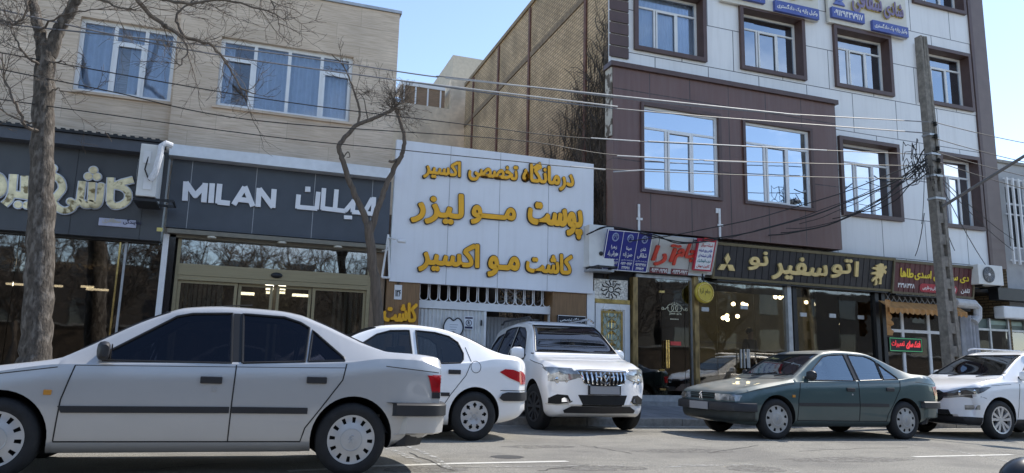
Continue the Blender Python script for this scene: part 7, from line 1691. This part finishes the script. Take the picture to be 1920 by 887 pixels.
wire([xt(-60, 88), xt(480, 183), xt(870, 233), xt(1110, 260), xt(1550, 282), xt(1742, 290)], .010, cable, 'black wire crossing the plaster house and the first brown bay window', sleeves=((1108, 1200, 259, 265, PY-.12), (1215, 1550, 265, 282, PY-.12)))
wire([xt(-60, 118), xt(200, 170), xt(480, 226), xt(960, 262), xt(1155, 291), xt(1400, 303), xt(1750, 312)], .010, cable, 'black wire running over the top edge of the white billboard', sleeves=((1157, 1310, 292, 300, PY-.12), (1320, 1400, 301, 304, PY-.12)))
wire([xt(-60, 178), xt(480, 253), xt(750, 281), xt(960, 302), xt(1130, 317), xt(1450, 330), xt(1752, 336)], .009, cable, 'lowest black wire crossing the white billboard above its first line', sleeves=((1070, 1135, 312, 318, PY-.12), (1150, 1207, 322, 319, PY-.12)))
for k, (y0, y1) in enumerate(((228, 280), (258, 318), (283, 345), (300, 372))):
    wire([(1748, y0, PY-.12), (1990, y1, PY-.12)], .010, cable, ('topmost', 'second', 'third', 'lowest')[k]+' black wire leaving the utility pole towards the right edge', .05)
rnd = random.Random(21)
bundle = thing('cable_bundle', tuple(at(1735, 290, PY-.15)), 'messy bundle of black service cables drooping from the utility pole to the shops', 'cables'); ORG[bundle.name] = at(1735, 290, PY-.15)
ends = [(1462, 436, FY-.4), (1440, 441, FY-.4), (1475, 428, FY-.4), (1500, 420, FY-.4), (1300, 452, FY-.5), (1560, 410, FY-.4), (1600, 395, FY-.1), (1350, 449, FY-.5), (1180, 452, FY-.6), (1625, 340, FY-.1), (1640, 330, FY-.1)]
for k, (ex, ey, eY) in enumerate(ends):
    a = at(1738+rnd.uniform(-4, 3), 268+rnd.uniform(0, 55), PY-.16); b = at(ex, ey, eY); sag_ = rnd.uniform(.15, .55)
    MB().tube([a+(b-a)*t/16+Vector((.03*math.sin(t*1.3+k), 0, -4*sag_*(t/16)*(1-t/16))) for t in range(17)], rnd.choice((.009, .012, .016)), 5).build('cable', cable, bundle, True)
for k in range(7):
    c = at(1715+rnd.uniform(-14, 18), 300+rnd.uniform(-22, 40), PY-.2); rr = rnd.uniform(.08, .26)
    MB().tube([c+Vector((rr*math.cos(t*.55), .05*math.sin(t), rr*.9*math.sin(t*.55)+.02*t*rnd.choice((-1, 1)))) for t in range(14)], .009, 4).build('cable_loop', cable, bundle, True)
for (x0, y0, x1, y1, Y1) in ((1748, 350, 1790, 470, FY-.2), (1752, 340, 1780, 480, FY-.2), (1757, 330, 1850, 500, FY-.3), (1752, 320, 1905, 452, FY-.1), (1755, 328, 1900, 470, FY-.1), (1733, 400, 1716, 480, FY-.1), (1733, 330, 1728, 420, PY-.1)):
    a = at(x0, y0, PY-.16); b = at(x1, y1, Y1); MB().tube([a+(b-a)*t/12-Vector((0, 0, .5*(t/12)*(1-t/12))) for t in range(13)], .010, 4).build('cable', cable, bundle, True)
sw = thing('sagging_cable', tuple(at(1100, 455, FY-.5)), 'black cable drooping across the tops of the blue and off white signs', 'cable'); ORG[sw.name] = at(1100, 455, FY-.5)
for pts in (((1105, 438, FY-.5), (1142, 425, FY-.6), (1225, 440, FY-.7), (1270, 456, FY-.72), (1330, 452, FY-.72), (1350, 446, FY-.5)), ((1200, 437, FY-.66), (1240, 447, FY-.7), (1290, 455, FY-.74), (1345, 450, FY-.5)), ((1100, 440, FY-.5), (1115, 433, FY-.5), (1140, 424, FY-.5))):
    MB().tube(spl([at(*p) for p in pts], 6), .015, 5).build('cable', cable, sw, True)

# ------------------------------------------------------------------ people inside the showroom
skin = mat('skin', (.42, .27, .19), .55, var=.08); hair_m = mat('black_hair', (.012, .010, .010), .5); cloth_d = mat('dark_jacket', (.022, .024, .03), .85, var=.2); cloth_t = mat('dark_trousers', (.03, .03, .04), .9); scarf_m = mat('black_scarf', (.015, .014, .017), .8)
def skin_mesh(name, joints, edges, m, parent, sub=2):
    me = bpy.data.meshes.new(name); me.from_pydata([j[:3] for j in joints], edges, []); o = bpy.data.objects.new(name, me); COL.objects.link(o)
    bm_ = bmesh.new(); bm_.from_mesh(me); ly = bm_.verts.layers.skin.verify(); bm_.verts.ensure_lookup_table()
    for i, j in enumerate(joints): v = bm_.verts[i][ly]; v.radius = (j[3], j[4] if len(j) > 4 else j[3]); v.use_root = (i == 0)
    bm_.to_mesh(me); bm_.free(); o.modifiers.new('s', 'SKIN').use_smooth_shade = True; u = o.modifiers.new('u', 'SUBSURF'); u.levels = sub; u.render_levels = sub
    dg = bpy.context.evaluated_depsgraph_get(); dg.update(); m2_ = bpy.data.meshes.new_from_object(o.evaluated_get(dg)); bpy.data.objects.remove(o)
    m2_.name = name; m2_.materials.clear(); m2_.materials.append(m)
    for p in m2_.polygons: p.use_smooth = True
    q = bpy.data.objects.new(name, m2_); COL.objects.link(q); q.parent = parent; return q
def person(loc, rz, label, sit=False, woman=False, scale=1.0):
    root = thing('person', loc, label, 'person', rz=rz or 1e-6); root.scale = (scale,)*3
    h0 = -.42 if sit else 0                            # a seated pelvis is lower
    pel = .95+h0
    J = [(0, 0, pel, .15, .11), (0, 0, pel+.22, .14, .10), (0, .01, pel+.42, .17, .11), (0, .0, pel+.52, .09, .08), (0, -.01, pel+.57, .055, .055), (0, -.02, pel+.65, .075, .085), (0, -.02, pel+.74, .078, .095), (0, -.01, pel+.80, .05, .06)]
    E = [(i, i+1) for i in range(7)]
    for s in (-1, 1):
        k = len(J)
        if sit: J += [(s*.09, -.02, pel-.04, .09), (s*.11, -.42, pel-.02, .07), (s*.11, -.42, .10, .045), (s*.11, -.44, .05, .04), (s*.12, -.58, .03, .035)]
        else: J += [(s*.09, 0, pel-.08, .09), (s*.10, -.01, .50, .062), (s*.10, .02, .10, .042), (s*.10, .0, .05, .042), (s*.12, -.14, .035, .035)]
        E += [(0, k), (k, k+1), (k+1, k+2), (k+2, k+3), (k+3, k+4)]
        k = len(J); J += [(s*.17, .01, pel+.46, .065), (s*.22, .03, pel+.17, .045), (s*.20, -.08, pel-.06, .032), (s*.20, -.11, pel-.13, .034)]
        E += [(2, k), (k, k+1), (k+1, k+2), (k+2, k+3)]
        kk = k+3
        for f_, (dx, dz, ln) in enumerate(((-.025, 0, .07), (-.008, 0, .085), (.008, 0, .08), (.025, 0, .065), (-.04*s, .03, .05))):
            b = len(J); J += [(s*.20+dx, -.13, pel-.17+dz, .010), (s*.20+dx*1.2, -.15, pel-.17+dz-ln, .008)]; E += [(kk, b), (b, b+1)]
    skin_mesh('body', J, E, skin, root)
    f = MB(); f.ball((0, -.122, pel+.69), .016, 8, 6, (.8, 1.2, 1.4)); f.build('nose', skin, root, True, local=True)
    for s in (-1, 1): MB().ball((s*.032, -.108, pel+.725), .011, 8, 6).build('eye', hair_m, root, True, local=True); MB().ball((s*.085, -.01, pel+.70), .024, 8, 6, (.4, .7, 1.2)).build('ear', skin, root, True, local=True)
    MB().ball((0, -.112, pel+.645), .016, 8, 4, (1.6, .4, .4)).build('mouth', mat('lips', (.3, .12, .1), .5), root, True, local=True)
    C = [(0, 0, pel-.02, .165, .125), (0, 0, pel+.22, .155, .12), (0, .01, pel+.42, .185, .125), (0, .0, pel+.52, .09, .085)]; E2 = [(0, 1), (1, 2), (2, 3)]
    for s in (-1, 1): k = len(C); C += [(s*.17, .01, pel+.46, .08), (s*.22, .03, pel+.17, .06), (s*.20, -.07, pel-.03, .045)]; E2 += [(2, k), (k, k+1), (k+1, k+2)]
    skin_mesh('jacket', C, E2, cloth_d, root)
    for s in (-1, 1):
        if sit: T = [(s*.09, .0, pel-.04, .105), (s*.11, -.42, pel-.02, .085), (s*.11, -.42, .12, .06)]
        else: T = [(s*.09, 0, pel-.04, .105), (s*.10, -.01, .50, .078), (s*.10, .02, .10, .058)]
        skin_mesh('trouser_leg', T, [(0, 1), (1, 2)], cloth_t, root)
    hb = MB(); hb.ball((0, .012, pel+.745), .108, 16, 10, (.95, 1.02, .92)); 
    if woman: hb.ball((0, .06, pel+.60), .10, 12, 8, (1.1, .7, 1.7))
    hb.build('hair', hair_m, root, True, local=True)
    return root
q = at(1406, 618, FY+1.0); person((q.x, FY+1.0, .43), R(10), 'person in a dark jacket standing behind the showroom glass', scale=max(.95, min(1.06, (q.z+.04-.43)/1.78)))
q = at(1546, 641, FY+1.3); pz = .43
person((q.x, FY+1.3, pz), R(-40), 'person with black hair seated behind the second showroom pane', sit=True, woman=True, scale=1.0)
dk_ = thing('chair', (q.x, FY+1.3, .43), 'dark chair under the seated person in the showroom', 'chair', rz=R(-40))
MB().box(-.24, .24, -.24, .22, .41, .45).build('seat', seat_m, dk_, local=True, bevel=.015); MB().box(-.22, .22, .20, .24, .45, .85).build('backrest', seat_m, dk_, local=True, bevel=.015)
for sx_ in (-.2, .2):
    for sy_ in (-.2, .18): MB().box(sx_-.018, sx_+.018, sy_-.018, sy_+.018, 0, .41).build('leg', black_metal, dk_, local=True)

# ------------------------------------------------------------------ across the street (seen only mirrored in the glass)
ow = thing('boundary_wall', (0, -14, 0), 'brown boundary wall across the street that shows only in reflections', 'wall')
MB().box(-70, 80, -14.4, -14, -.4, 2.6).build('wall', mat('dark_brick', (.09, .065, .045), .9, var=.3, scale=3), ow)
MB().box(-70, 80, -14.45, -13.95, 2.6, 2.7).build('coping', conc, ow)
for i_, (xa_, xb2, hh_, col_, nm_) in enumerate(((-46, -12, 6.0, (.10, .085, .07), 'dun'), (-11.5, 9, 6.8, (.085, .07, .055), 'umber'), (9.5, 31, 9.0, (.11, .095, .075), 'taupe'), (31.5, 70, 8.2, (.075, .068, .06), 'grey brown'))):  # added dark blocks that keep bright sky out of the shop glass
    ob_ = thing('reflection_block', ((xa_+xb2)/2, -22, 0), nm_+' block across the street that shows only in reflections', 'building', 'blocks across the street')
    MB().box(xa_, xb2, -34, -22, -.2, hh_).build('wall', mat('render_'+nm_.replace(' ', '_'), col_, .9, var=.2, scale=.7), ob_)
    for i in range(int((xb2-xa_)/4.2)):
        for j in range(2): MB().box(xa_+1.2+4.2*i, xa_+3.0+4.2*i, -22.05, -21.98, 3.0+3.0*j, 4.6+3.0*j).build('window', lamp_dark, ob_)
rnd = random.Random(2); ot = thing('roadside_tree', (0, -11, .1), 'bare tree across the street that shows only in reflections', 'tree', 'bare trees across the street')
tk = MB(); limb(tk, [(0, -11, -.2), (.05, -11, 1.5), (-.05, -11.05, 3.0)], .2, .15, 8, 4); ck = MB()
for k in range(9):
    a = k*.7; d = Vector((math.cos(a)*.8, math.sin(a)*.8, 1.1)).normalized(); p0 = Vector((-.05, -11.05, 2.2+.1*k)); Q = limb(tk, [p0, p0+d*1.3, p0+d*2.6+Vector((0, 0, .4)), p0+d*3.6+Vector((0, 0, .9))], .08, .025, 6, 4, .05, rnd)
    for j in range(16): twigs(ck, Q[rnd.randint(3, len(Q)-1)], Vector((rnd.gauss(0, .7), rnd.gauss(0, .7), rnd.gauss(.4, .5))).normalized(), rnd.uniform(.8, 1.7), .03, 2, rnd, .3, .7)
tk.build('trunk', bark2, ot, 60); ck.build('crown', twig_m, ot)
for k, (x, y) in enumerate(((-10.5, -.6), (-6.2, .3), (-2.5, -.4), (1.6, .2), (5.6, -.6), (9.5, .4), (13.6, -.3), (18, .2), (23, -.4), (29, .3), (-15.5, .2))):
    o = ot if k == 3 else copy_tree(ot); o.location = (x, -11+y, .1); o.rotation_euler = (0, 0, k*2.1)

# black door mirror of the car the photograph was taken from, at the lower right corner
p = at(1912, 872, 1.35)
dm = thing('door_mirror', tuple(p), 'black rounded car door mirror at the lower right corner of the view', 'mirror')
MB().ball(tuple(p+Vector((.025, 0, -.045))), .075, 20, 12, (1.1, .7, .85)).build('housing', mat('mirror_black', (.012, .013, .015), .3, coat=.3), dm, True)
MB().box(p.x-.055, p.x+.105, p.y-.058, p.y-.052, p.z-.10, p.z+.005).build('mirror_glass', chrome, dm, bevel=.002)
MB().tube([p+Vector((.05, 0, -.08)), p+Vector((.14, -.02, -.13)), p+Vector((.2, -.05, -.2))], .03, 8).build('arm', gap_m, dm, True)
MB().box(p.x+.17, p.x+.25, p.y-.5, p.y+.4, gz(p.x)+.25, p.z-.12).build('door_panel', mat('mirror_black', (.012, .013, .015)), dm, bevel=.02)
